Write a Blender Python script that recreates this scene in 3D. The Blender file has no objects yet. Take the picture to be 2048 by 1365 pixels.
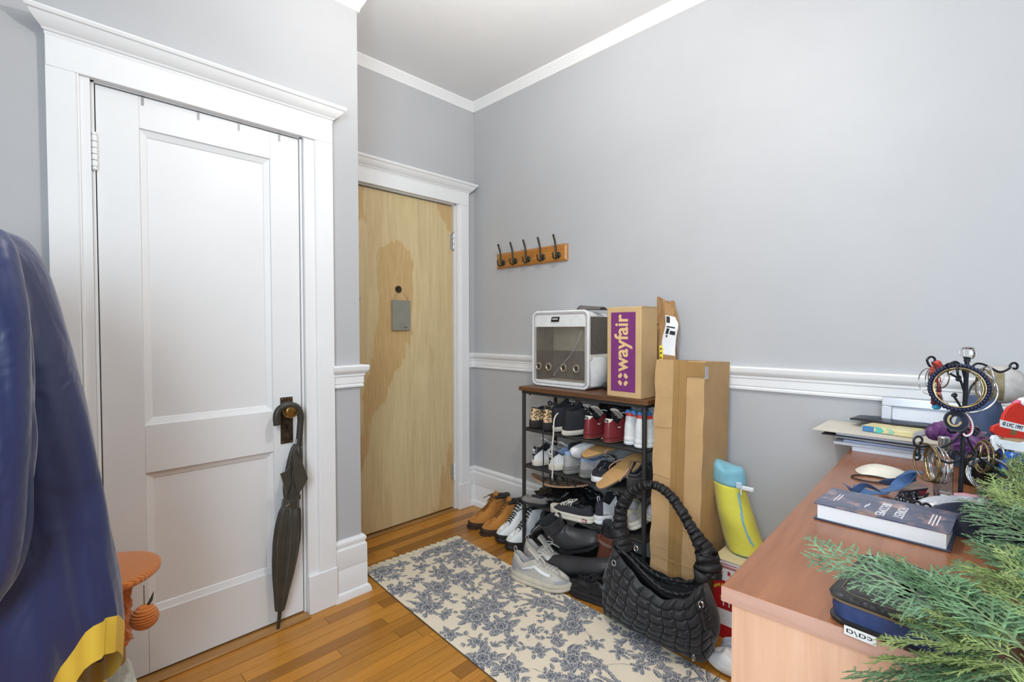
import bpy, math, random
import numpy as np
from mathutils import Matrix, Vector
PI = math.pi
S = bpy.context.scene
COL = S.collection
random.seed(7)
rng = np.random.default_rng(11)

# ------------------------------------------------------------------ camera, sky, lamp, exposure
CAMP = Vector((-2.1951, -2.5466, 1.2115))
FPX = 967.88
_y, _t, _r = [math.radians(a) for a in (45.2191, -1.3589, -0.0678)]
FW = Vector((math.sin(_y)*math.cos(_t), math.cos(_y)*math.cos(_t), math.sin(_t)))
_R0 = Vector((math.cos(_y), -math.sin(_y), 0)); _U0 = _R0.cross(FW)
RT = _R0*math.cos(_r) + _U0*math.sin(_r)
UP = -_R0*math.sin(_r) + _U0*math.cos(_r)
cd = bpy.data.cameras.new('camera')
cd.sensor_width = 36.0
cd.lens = FPX/2048*36.0
cd.clip_start = 0.02
cam = bpy.data.objects.new('camera', cd)
COL.objects.link(cam)
cam.matrix_world = Matrix(((RT.x, UP.x, -FW.x, CAMP.x), (RT.y, UP.y, -FW.y, CAMP.y), (RT.z, UP.z, -FW.z, CAMP.z), (0, 0, 0, 1)))
S.camera = cam

w = bpy.data.worlds.new('world'); S.world = w
w.use_nodes = True
bg = w.node_tree.nodes['Background']
bg.inputs[0].default_value = (0.94, 0.965, 1.0, 1)
bg.inputs[1].default_value = 0.30

def light(kind, name, loc, energy, color, size=0.1, target=None, size_y=None):
    ld = bpy.data.lights.new(name, kind)
    ld.energy = energy; ld.color = color
    if kind == 'AREA':
        ld.size = size
        if size_y: ld.shape = 'RECTANGLE'; ld.size_y = size_y
    else:
        ld.shadow_soft_size = size
    o = bpy.data.objects.new(name, ld); COL.objects.link(o)
    o.location = loc
    if target is not None:
        o.rotation_euler = (Vector(target)-Vector(loc)).to_track_quat('-Z', 'Y').to_euler()
    return o
light('POINT', 'ceiling_lamp_light', (-1.22, -1.85, 2.38), 34, (1.0, 0.97, 0.925), 0.03)
light('AREA', 'window_daylight', (-3.1, -3.0, 1.65), 76, (0.74, 0.87, 1.0), 1.2, (0.0, -2.6, 1.0), 1.3)
fl_ = light('SPOT', 'bounced_flash', (-1.5, -1.9, 1.75), 95, (1.0, 0.985, 0.96), 0.12, (-1.05, -1.3, 2.74))
fl_.data.spot_size = math.radians(98); fl_.data.spot_blend = 1.0

S.view_settings.view_transform = 'Standard'
S.view_settings.look = 'None'
S.view_settings.gamma = 1.0
S.view_settings.use_curve_mapping = False
S.view_settings.exposure = -0.08

# points of the place met by the sight line of a pixel of the 2048x1365 frame, on a plane x=c, y=c or z=c
def _ray(px, py): return FW + RT*((px-1024)/FPX) + UP*((682.5-py)/FPX)
def PX(px, py, c): d = _ray(px, py); return CAMP + d*((c-CAMP.x)/d.x)
def PY(px, py, c): d = _ray(px, py); return CAMP + d*((c-CAMP.y)/d.y)
def PZ(px, py, c): d = _ray(px, py); return CAMP + d*((c-CAMP.z)/d.z)
def PD(px, py, dist): return CAMP + _ray(px, py)*dist

# ------------------------------------------------------------------ materials
def lin(c):
    if isinstance(c, str):
        c = [int(c[i:i+2], 16) for i in (0, 2, 4)]
    return tuple(((v/255)/12.92 if v/255 <= 0.04045 else ((v/255+0.055)/1.055)**2.4) for v in c)
def L4(c): return (*lin(c), 1)
_mc = {}
class NT:
    def __init__(s, name):
        s.m = bpy.data.materials.new(name); s.m.use_nodes = True
        s.t = s.m.node_tree; s.p = s.t.nodes['Principled BSDF']
    def n(s, typ, **kw):
        x = s.t.nodes.new(typ)
        for k, v in kw.items():
            if k.startswith('_'): setattr(x, k[1:], v)
            else:
                key = int(k[1:]) if k[0] == 'i' and k[1:].isdigit() else k.replace('0', ' ')
                x.inputs[key].default_value = v
        return x
    def l(s, a, b): s.t.links.new(a, b)
    def coord(s, kind='Object', scale=(1, 1, 1), rot=(0, 0, 0), loc=(0, 0, 0)):
        tc = s.n('ShaderNodeTexCoord'); mp = s.n('ShaderNodeMapping')
        mp.inputs['Scale'].default_value = scale; mp.inputs['Rotation'].default_value = rot; mp.inputs['Location'].default_value = loc
        s.l(tc.outputs[kind], mp.inputs[0]); return mp.outputs[0]
    def noise(s, vec, scale, detail=3, rough=0.55, dist=0.0):
        x = s.n('ShaderNodeTexNoise'); x.inputs['Scale'].default_value = scale; x.inputs['Detail'].default_value = detail
        x.inputs['Roughness'].default_value = rough; x.inputs['Distortion'].default_value = dist
        if vec is not None: s.l(vec, x.inputs['Vector'])
        return x.outputs[0]
    def ramp(s, fac, stops, interp='LINEAR'):
        r = s.n('ShaderNodeValToRGB'); r.color_ramp.interpolation = interp
        e = r.color_ramp.elements
        while len(e) < len(stops): e.new(0.5)
        for el, (p, c) in zip(e, stops): el.position = p; el.color = c if len(c) == 4 else (*c, 1)
        s.l(fac, r.inputs[0]); return r.outputs[0]
    def mix(s, fac, a, b, mode='MIX'):
        x = s.n('ShaderNodeMix', _data_type='RGBA', _blend_type=mode)
        for i, v in ((0, fac), (6, a), (7, b)):
            if hasattr(v, 'is_linked'): s.l(v, x.inputs[i])
            else: x.inputs[i].default_value = v
        return x.outputs[2]
    def math(s, op, a, b=0.0):
        x = s.n('ShaderNodeMath', _operation=op)
        for i, v in ((0, a), (1, b)):
            if hasattr(v, 'is_linked'): s.l(v, x.inputs[i])
            else: x.inputs[i].default_value = v
        return x.outputs[0]
    def bump(s, h, strength=0.3, dist=0.002):
        b = s.n('ShaderNodeBump'); b.inputs['Strength'].default_value = strength; b.inputs['Distance'].default_value = dist
        s.l(h, b.inputs['Height']); s.l(b.outputs[0], s.p.inputs['Normal'])
    def base(s, c):
        if hasattr(c, 'is_linked'): s.l(c, s.p.inputs['Base Color'])
        else: s.p.inputs['Base Color'].default_value = c
    def set(s, **kw):
        for k, v in kw.items(): s.p.inputs[k.replace('_', ' ')].default_value = v
def M(name, rgb, rough=0.6, var=0.06, vs=14, bump=0.0, bs=250, metal=0.0, trans=0.0, alpha=1.0, spec=0.5, stretch=(1, 1, 1), sheen=0.0, ior=1.45, bd=0.001, coat=0.0):
    if name in _mc: return _mc[name]
    t = NT(name); v = t.coord(scale=stretch)
    c = np.array(lin(rgb))
    f = t.noise(v, vs, 4)
    t.base(t.ramp(f, [(0.25, tuple(np.clip(c*(1-var*2.2), 0, 1))), (0.75, tuple(np.clip(c*(1+var*1.6), 0, 1)))]))
    t.set(Roughness=rough, Metallic=metal, IOR=ior, Alpha=alpha)
    t.p.inputs['Transmission Weight'].default_value = trans
    t.p.inputs['Specular IOR Level'].default_value = spec
    t.p.inputs['Sheen Weight'].default_value = sheen
    t.p.inputs['Coat Weight'].default_value = coat
    if bump: t.bump(t.noise(v, bs, 2), bump, bd)
    _mc[name] = t.m
    return t.m
def wood(name, dark, light_, axis=0, scale=3.0, rough=0.4, per_object=0.0, ring=14, bump=0.05):
    if name in _mc: return _mc[name]
    t = NT(name)
    st = [11.0, 11.0, 11.0]; st[axis] = 0.9
    v = t.coord(scale=tuple(st))
    if per_object:
        oi = t.n('ShaderNodeObjectInfo')
        mp = t.n('ShaderNodeMapping'); t.l(v, mp.inputs[0])
        cb = t.n('ShaderNodeCombineXYZ')
        for i, k in enumerate((37.0, 91.0, 53.0)): t.l(t.math('MULTIPLY', oi.outputs['Random'], k), cb.inputs[i])
        t.l(cb.outputs[0], mp.inputs['Location']); v = mp.outputs[0]
    a = t.noise(v, scale, 5, 0.6, 1.2)
    b = t.noise(v, scale*ring*0.5, 3, 0.6, 0.4)
    f = t.math('ADD', t.math('MULTIPLY', a, 0.72), t.math('MULTIPLY', b, 0.28))
    c = t.ramp(f, [(0.3, lin(dark)), (0.68, lin(light_))])
    if per_object:
        sh = t.ramp(oi.outputs['Random'], [(0.0, (0.5, 0.45, 0.42)), (0.2, (0.78, 0.74, 0.7)), (0.45, (1, 1, 1)), (1.0, (1.18, 1.14, 1.0))])
        c = t.mix(per_object, c, sh, 'MULTIPLY')
    t.base(c); t.set(Roughness=rough)
    t.bump(f, bump*3, 0.001)
    _mc[name] = t.m
    return t.m

# ------------------------------------------------------------------ mesh helpers
class MB:
    def __init__(s): s.v = []; s.f = []; s.mi = []
    def add(s, vs, fs, m=0):
        b = len(s.v); s.v += [tuple(p) for p in vs]
        s.f += [tuple(b+i for i in f) for f in fs]; s.mi += [m]*len(fs); return s
    def box(s, x0, y0, z0, x1, y1, z1, m=0):
        if x0 > x1: x0, x1 = x1, x0
        if y0 > y1: y0, y1 = y1, y0
        if z0 > z1: z0, z1 = z1, z0
        vs = [(x0, y0, z0), (x1, y0, z0), (x1, y1, z0), (x0, y1, z0), (x0, y0, z1), (x1, y0, z1), (x1, y1, z1), (x0, y1, z1)]
        return s.add(vs, [(3, 2, 1, 0), (4, 5, 6, 7), (0, 1, 5, 4), (1, 2, 6, 5), (2, 3, 7, 6), (3, 0, 4, 7)], m)
    def grid(s, fn, nu, nv, cu=False, cv=False, m=0):
        vs = [fn(i/(nu if cu else nu-1), j/(nv if cv else nv-1)) for i in range(nu) for j in range(nv)]
        fs = []
        for i in range(nu if cu else nu-1):
            for j in range(nv if cv else nv-1):
                i2, j2 = (i+1) % nu, (j+1) % nv
                fs.append((i*nv+j, i2*nv+j, i2*nv+j2, i*nv+j2))
        return s.add(vs, fs, m)
    def loft(s, secs, closed=True, cap=True, m=0):
        n = len(secs[0]); vs = [p for q in secs for p in q]; fs = []
        for i in range(len(secs)-1):
            for j in range(n if closed else n-1):
                j2 = (j+1) % n
                fs.append((i*n+j, i*n+j2, (i+1)*n+j2, (i+1)*n+j))
        if cap and closed:
            fs.append(tuple(range(n))[::-1]); k = (len(secs)-1)*n; fs.append(tuple(range(k, k+n)))
        return s.add(vs, fs, m)
    def tube(s, path, r, n=8, cap=True, m=0, closed=False, flat=1.0):
        P = [Vector(p) for p in path]; N = len(P); secs = []
        up = None
        for i, p in enumerate(P):
            if closed: d = P[(i+1) % N]-P[i-1]
            else: d = P[min(i+1, N-1)]-P[max(i-1, 0)]
            if d.length < 1e-9: d = Vector((0, 0, 1))
            d.normalize()
            if up is None:
                a = Vector((0, 0, 1)) if abs(d.z) < 0.9 else Vector((1, 0, 0))
                up = (a-d*a.dot(d)).normalized()
            else:
                up = up-d*up.dot(d)
                if up.length < 1e-6: up = d.orthogonal()
                up.normalize()
            side = d.cross(up); rr = r[i] if hasattr(r, '__len__') else r
            secs.append([p+(up*math.cos(2*PI*k/n)*flat+side*math.sin(2*PI*k/n))*rr for k in range(n)])
        if closed: secs.append(secs[0]); cap = False
        return s.loft(secs, True, cap, m)
    def lathe(s, prof, n=24, c=(0, 0, 0), m=0, cap=True):
        secs = [[(c[0]+r*math.cos(2*PI*k/n), c[1]+r*math.sin(2*PI*k/n), c[2]+z) for k in range(n)] for r, z in prof]
        return s.loft(secs, True, cap, m)
    def ball(s, c, r, n=12, m=0):
        r = r if hasattr(r, '__len__') else (r, r, r)
        return s.loft([[(c[0]+r[0]*math.sin(a)*math.cos(2*PI*k/n), c[1]+r[1]*math.sin(a)*math.sin(2*PI*k/n), c[2]-r[2]*math.cos(a)) for k in range(n)]
                       for a in [PI*(0.03+0.94*i/(n//2)) for i in range(n//2+1)]], True, True, m)
    def prism(s, poly, z0, z1, m=0):       # poly in local xy, extruded in z
        return s.loft([[(x, y, z0) for x, y in poly], [(x, y, z1) for x, y in poly]], True, True, m)
    def xf(s, mat, start=0):
        s.v[start:] = [tuple(mat @ Vector(p)) for p in s.v[start:]]; return s
    def build(s, name, mats, parent=None, smooth=35, bevel=0.0, subsurf=0, label=None):
        me = bpy.data.meshes.new(name)
        me.from_pydata(s.v, [], s.f); me.update()
        if not isinstance(mats, (list, tuple)): mats = [mats]
        for x in mats: me.materials.append(x)
        if len(mats) > 1: me.polygons.foreach_set('material_index', s.mi)
        if smooth:
            me.polygons.foreach_set('use_smooth', [True]*len(me.polygons))
            if smooth < 180: me.set_sharp_from_angle(angle=math.radians(smooth))
        import bmesh
        bm = bmesh.new(); bm.from_mesh(me); bmesh.ops.recalc_face_normals(bm, faces=bm.faces); bm.to_mesh(me); bm.free()
        o = bpy.data.objects.new(name, me); COL.objects.link(o)
        if parent is not None: o.parent = parent
        if bevel:
            b = o.modifiers.new('bevel', 'BEVEL'); b.width = bevel; b.segments = 2; b.limit_method = 'ANGLE'; b.angle_limit = math.radians(40)
        if subsurf:
            b = o.modifiers.new('sub', 'SUBSURF'); b.levels = subsurf; b.render_levels = subsurf
        if label: o['label'] = label
        return o
def thing(name, label, cat, loc=(0, 0, 0), rot=(0, 0, 0), group=None, mat=None):
    o = bpy.data.objects.new(name, None); COL.objects.link(o)
    o.empty_display_size = 0.05
    if mat is not None: o.matrix_world = mat
    else: o.location = loc; o.rotation_euler = rot
    o['label'] = label; o['category'] = cat
    if group: o['group'] = group
    return o
def tag(o, label, cat, group=None):
    o['label'] = label; o['category'] = cat
    if group: o['group'] = group
    return o
def struct(o): o['kind'] = 'structure'; return o
def catmull(pts, n=8, closed=False):
    P = [Vector(p) for p in pts]; out = []
    N = len(P)
    for i in range(N if closed else N-1):
        if closed: p0, p1, p2, p3 = P[i-1], P[i], P[(i+1) % N], P[(i+2) % N]
        else: p0, p1, p2, p3 = P[max(i-1, 0)], P[i], P[i+1], P[min(i+2, N-1)]
        for k in range(n):
            t = k/n
            out.append(0.5*((2*p1)+(p2-p0)*t+(2*p0-5*p1+4*p2-p3)*t*t+(3*p1-p0-3*p2+p3)*t**3))
    if not closed: out.append(P[-1])
    return out
def interp(x, xs, ys): return float(np.interp(x, xs, ys))
def frame(o, x, y, z):      # matrix with the given axes and origin
    x, y, z = Vector(x), Vector(y), Vector(z)
    return Matrix(((x[0], y[0], z[0], o[0]), (x[1], y[1], z[1], o[1]), (x[2], y[2], z[2], o[2]), (0, 0, 0, 1)))
def settle(t, z):      # let a thing down until its lowest point rests on height z
    bpy.context.view_layer.update()
    lo = min((c.matrix_world @ v.co).z for c in t.children for v in c.data.vertices)
    t.location.z += z-lo
def text(name, s, size, mat, parent, m, extrude=0.0003, bold=0.0, spacing=1.0, align='LEFT', sx=1.0, fit=None):
    cu = bpy.data.curves.new(name, 'FONT'); cu.body = s; cu.size = size; cu.extrude = extrude; cu.offset = bold
    cu.space_character = spacing; cu.align_x = align; cu.resolution_u = 3
    tmp = bpy.data.objects.new('tmp', cu); COL.objects.link(tmp)
    bpy.context.view_layer.update()
    me = bpy.data.meshes.new_from_object(tmp.evaluated_get(bpy.context.evaluated_depsgraph_get()))
    bpy.data.objects.remove(tmp)
    if fit:
        xs = [v.co.x for v in me.vertices]; ys = [v.co.y for v in me.vertices]
        me.transform(Matrix.Translation((-min(xs), -min(ys), 0)))
        me.transform(Matrix.Diagonal((fit[0]/(max(xs)-min(xs)), fit[1]/(max(ys)-min(ys)), 1, 1)))
    me.transform(Matrix.Diagonal((sx, 1, 1, 1)))
    me.transform(m); me.name = name
    me.materials.clear(); me.materials.append(mat)
    o = bpy.data.objects.new(name, me); COL.objects.link(o); o.parent = parent
    return o
def value_noise(x, seed=0):
    i = math.floor(x); f = x-i
    def h(n): return (math.sin(n*127.1+seed*311.7)*43758.5453) % 1.0
    f = f*f*(3-2*f)
    return h(i)*(1-f)+h(i+1)*f

# ------------------------------------------------------------------ shared colours
m_wall = M('painted_grey_wall', (182, 182, 183), 0.55, 0.015, 3, 0.12, 90, bd=0.0015)
m_ceil = M('painted_white_ceiling', (224, 224, 224), 0.7, 0.01, 3, 0.2, 60, bd=0.002)
m_trim = M('white_gloss_trim', (232, 232, 231), 0.35, 0.012, 4, 0.06, 40)
m_door = M('white_painted_door', (228, 228, 227), 0.4, 0.012, 3, 0.06, 30)
m_plank = wood('oak_strip_floor', (146, 88, 26), (208, 148, 62), 0, 2.2, 0.3, 0.85, 16)
m_thresh = wood('oak_threshold', (138, 92, 40), (188, 140, 78), 0, 2.2, 0.3)
m_dark = M('dark_gap', (22, 20, 18), 0.9, 0.0)
m_steel = M('nickel_steel', (190, 190, 190), 0.3, 0.03, 10, metal=1.0)
m_black_metal = M('black_powder_coated_steel', (48, 47, 46), 0.45, 0.05, 20, 0.05, 400)
m_bronze = M('aged_bronze', (92, 78, 58), 0.4, 0.12, 40, 0.1, 120, metal=0.8)
m_brass = M('worn_brass', (150, 118, 62), 0.35, 0.15, 40, metal=0.9)

# ------------------------------------------------------------------ the setting
YC = -0.486      # face of the closet wall
XE = -1.112      # its outer corner
ZC = 2.745
# floor: a sub-floor slab, and the strips that can be seen
fl = struct(MB().box(-3.6, -4.2, -0.05, 0.0, 0.0, -0.014).build('floor', wood('oak_subfloor', (120, 74, 24), (170, 112, 46), 0, 2.2, 0.4)))
unit = bpy.data.meshes.new('plank')
bmv = MB().box(0, 0, 0, 1, 1, 1)
unit.from_pydata(bmv.v, [], bmv.f); unit.materials.append(m_plank)
PW = 0.0572
row = 0
yy = 0.0
while yy > -2.6:
    x = -2.75 - random.uniform(0, 0.9)
    while x < 0:
        ln = random.choice((0.42, 0.62, 0.8, 1.0, 1.25))*random.uniform(0.9, 1.1)
        x1 = min(x+ln, 0.0)
        if x1 > -2.75 and not (yy-PW/2 > YC and x1 < XE):
            o = bpy.data.objects.new('plank', unit); COL.objects.link(o); o.parent = fl
            o.location = (x+0.0009, yy-PW+0.0009, -0.014 + random.uniform(-0.0004, 0.0003))
            o.scale = (x1-x-0.0018, PW-0.0018, 0.014)
        x = x1
    yy -= PW
struct(MB().box(-3.6, -4.2, ZC, 0.1, 0.1, ZC+0.05).build('ceiling', m_ceil))
struct(MB().box(0.0, -4.2, -0.05, 0.1, 0.1, ZC).build('wall_right', m_wall))
# back wall with the doorway
D2L, D2R, D2T = -1.0, -0.16, 2.045
b = MB()
b.box(-1.3, 0.0, D2T, 0.0, 0.12, ZC).box(D2R, 0.0, -0.05, 0.0, 0.12, D2T).box(-1.3, 0.0, -0.05, D2L, 0.12, D2T)
struct(b.build('wall_back', m_wall))
# closet wall, its end face is the outside corner
D1L, D1R, D1T = -2.032, -1.366, 2.016
b = MB()
b.box(-3.6, YC, -0.05, D1L, -0.02, ZC).box(D1R, YC, -0.05, XE, -0.001, ZC).box(D1L, YC, D1T, D1R, -0.02, ZC)
struct(b.build('wall_left', m_wall))

def extr_x(prof, x0, x1):     # prof: (out, z) out from the wall face towards -y
    return lambda mb, y: mb.loft([[(x0, y-d, z) for d, z in prof], [(x1, y-d, z) for d, z in prof]])
def extr_y(mb, prof, y0, y1, x=0.0):
    return mb.loft([[(x-d, y0, z) for d, z in prof], [(x-d, y1, z) for d, z in prof]])
rail_p = [(0, 0.952), (0.012, 0.952), (0.013, 0.96), (0.009, 0.966), (0.013, 0.97), (0.013, 1.0), (0.017, 1.003), (0.017, 1.012), (0.02, 1.014), (0.029, 1.026), (0.031, 1.03), (0.033, 1.046), (0.03, 1.051), (0, 1.052)]
base_p = [(0, 0), (0.034, 0), (0.034, 0.012), (0.028, 0.03), (0.02, 0.036), (0.0195, 0.135), (0.0185, 0.138), (0.0195, 0.141), (0.019, 0.225), (0.014, 0.23), (0.013, 0.24), (0.017, 0.244), (0.017, 0.256), (0.009, 0.266), (0, 0.267)]
crown_p = [(0, ZC-0.05), (0.006, ZC-0.05), (0.012, ZC-0.04), (0.03, ZC-0.018), (0.04, ZC-0.008), (0.042, ZC), (0, ZC)]
crown_big = [(0, ZC-0.1), (0.008, ZC-0.1), (0.012, ZC-0.085), (0.03, ZC-0.05), (0.042, ZC-0.02), (0.046, ZC-0.012), (0.046, ZC), (0, ZC)]
struct(extr_y(MB(), rail_p, 0.0, -4.1).build('trim_1', m_trim, smooth=25))
struct(extr_y(MB(), base_p, 0.0, -4.1).build('baseboard_right', m_trim, smooth=25))
struct(extr_y(MB(), crown_p, 0.0, -4.1).build('trim_2', m_trim, smooth=25))
mb = MB(); extr_x(crown_p, XE, 0.0)(mb, 0.0); struct(mb.build('trim_3', m_trim, smooth=25))
def wrap(mb, prof):            # along the closet wall face and round its end
    secs = [[(-1.25 if prof is not crown_big else -3.6, YC-d, z) for d, z in prof], [(XE+d, YC-d, z) for d, z in prof], [(XE+d, -0.002, z) for d, z in prof]]
    return mb.loft(secs)
struct(wrap(MB(), rail_p).build('trim_4', m_trim, smooth=25))
struct(wrap(MB(), base_p).build('baseboard_left', m_trim, smooth=25))
struct(wrap(MB(), crown_big).build('trim_5', m_trim, smooth=25))
mb = MB(); extr_x([(d*0.8, z) for d, z in base_p], -0.066, 0.0)(mb, 0.0); struct(mb.build('baseboard_back', m_trim, smooth=25))
mb = MB(); extr_x([(d*0.8, z) for d, z in rail_p], -0.066, 0.0)(mb, 0.0); struct(mb.build('trim_6', m_trim, smooth=25))

mb = MB(); extr_x(rail_p, -3.6, -2.137)(mb, YC); struct(mb.build('trim_7', m_trim, smooth=25))
mb = MB(); extr_x(base_p, -3.6, -2.137)(mb, YC); struct(mb.build('baseboard_left', m_trim, smooth=25))

cap_p = [(0.0, 0.0), (0.026, 0.0), (0.028, 0.006), (0.026, 0.010), (0.032, 0.013), (0.034, 0.018), (0.038, 0.021), (0.046, 0.028), (0.058, 0.042), (0.062, 0.05), (0.068, 0.052), (0.072, 0.06), (0.07, 0.066), (0, 0.068)]
def header(parent, y, x0, x1, z0, z1, over, zf=None):
    mb = MB().box(x0, y, z0, x1, y-0.026, z1)
    mb.build('header_board', m_trim, parent, bevel=0.002)
    mb = MB(); mb.loft([[(x0-d+0.026, y-d, z1-0.02+z) for d, z in cap_p], [(x1+d-0.026, y-d, z1-0.02+z) for d, z in cap_p]])
    mb.build('header_cap', m_trim, parent, smooth=25)
def casing(parent, y, x0, x1, z0, z1, outer_left=True):
    # a flat inner margin and a thicker outer board with a bead between
    w_ = x1-x0
    pr = [(0, 0), (0, 0.024), (0.03, 0.0255), (0.066, 0.0255), (0.069, 0.022), (0.072, 0.0255), (0.075, 0.0245), (0.078, 0.016), (w_, 0.016), (w_, 0)]
    if not outer_left: pr = [(w_-a, d) for a, d in pr]
    MB().loft([[(x0+a, y-d, z0) for a, d in pr], [(x0+a, y-d, z1) for a, d in pr]]).build('casing', m_trim, parent, smooth=25)
# closet door
d1 = struct(MB().box(D1L-0.003, YC+0.001, 0.0, D1L+0.008, -0.03, D1T).box(D1R-0.008, YC+0.001, 0.0, D1R+0.003, -0.03, D1T).box(D1L, YC+0.001, D1T-0.008, D1R, -0.03, D1T+0.003).build('door_1', m_trim))
header(d1, YC, -2.137, -1.243, 2.012, 2.122, 0.03)
casing(d1, YC, -2.137, D1L-0.003, 0.0, 2.012, True)
casing(d1, YC, D1R+0.003, -1.243, 0.165, 2.012, False)
MB().box(D1R+0.001, YC, 0, -1.24, YC-0.031, 0.166).build('plinth', m_trim, d1, bevel=0.003)
MB().box(D1L, -0.42, 0, D1R, -0.40, D1T).build('jamb_shadow', m_dark, d1)
dl, dr, db, dt = D1L+0.0115, D1R-0.0115, 0.014, D1T-0.012
yf = YC+0.004
px0, px1 = dl+0.112, dr-0.112
mb = MB()
mb.box(dl, yf, db, px0, yf+0.035, dt).box(px1, yf, db, dr, yf+0.035, dt)
for z0, z1 in ((db, 0.222), (0.716, 0.882), (1.897, dt)): mb.box(px0, yf, z0, px1, yf+0.035, z1)
leaf = mb.build('door_leaf', m_door, d1, bevel=0.0015)
for z0, z1 in ((0.222, 0.716), (0.882, 1.897)):
    q = 0.024
    mb = MB()
    ring = lambda e, y: [(px0+e, y, z0+e), (px1-e, y, z0+e), (px1-e, y, z1-e), (px0+e, y, z1-e)]
    mb.loft([ring(0, yf+0.0005), ring(0.002, yf+0.006), ring(q-0.003, yf+0.013), ring(q, yf+0.016)], True, False)
    mb.add(ring(q, yf+0.016), [(0, 1, 2, 3)])
    mb.build('door_panel', m_door, d1, smooth=20)
# painted hinges
for z in (1.787, 0.28):
    mb = MB()
    for k in range(5): mb.lathe([(0.0075, 0.001), (0.008, 0.003), (0.008, 0.017), (0.0075, 0.019)], 12, (D1L+0.006, yf-0.008, z-0.05+k*0.02))
    mb.ball((D1L+0.006, yf-0.008, z-0.055), 0.0075).ball((D1L+0.006, yf-0.008, z+0.055), 0.0075)
    h = mb.build('hinge', m_trim, d1)
    MB().box(D1L-0.006, YC-0.001, z-0.055, D1L+0.004, YC-0.004, z+0.05).build('hinge_leaf', M('rusty_paint', (110, 92, 60), 0.6, 0.4, 60), h)
# knob and escutcheon
mb = MB().box(-1.463, yf, 0.742, -1.413, yf-0.004, 0.934)
esc = mb.build('escutcheon', M('pitted_bronze_plate', (74, 60, 46), 0.5, 0.35, 60, 0.4, 150, metal=0.5), d1, bevel=0.002)
mb = MB(); mb.box(-1.466, yf, 0.739, -1.41, yf-0.0015, 0.937); mb.build('paint_edge', m_trim, d1)
mb = MB()
for x in (-1.455, -1.421):
    for z in (0.75, 0.926): mb.ball((x, yf-0.004, z), (0.004, 0.002, 0.004), 8)
mb.build('screw', m_brass, esc)
mb = MB().lathe([(0.004, 0), (0.0045, 0.002)], 10); mb.xf(Matrix.Translation((-1.438, yf-0.004, 0.81)) @ Matrix.Rotation(PI/2, 4, 'X'))
mb.box(-1.4395, yf-0.0035, 0.795, -1.4365, yf-0.006, 0.81); mb.build('keyhole', m_dark, esc)
KN = Vector((-1.44, yf, 0.882))
mb = MB().lathe([(0.014, 0), (0.014, 0.004), (0.009, 0.008), (0.0085, 0.034), (0.016, 0.037), (0.026, 0.042), (0.0295, 0.05), (0.029, 0.056), (0.025, 0.061), (0.024, 0.0605), (0.022, 0.0605), (0.021, 0.062), (0.014, 0.064), (0.004, 0.065)], 28)
mb.xf(Matrix.Translation(KN) @ Matrix.Rotation(PI/2, 4, 'X'))
mb.build('knob', m_brass, d1, smooth=50)
mb = MB().box(D1L, -0.42, 0.0, D1R, YC-0.05, 0.008)
mb.build('threshold', m_thresh, d1, bevel=0.003)
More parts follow.
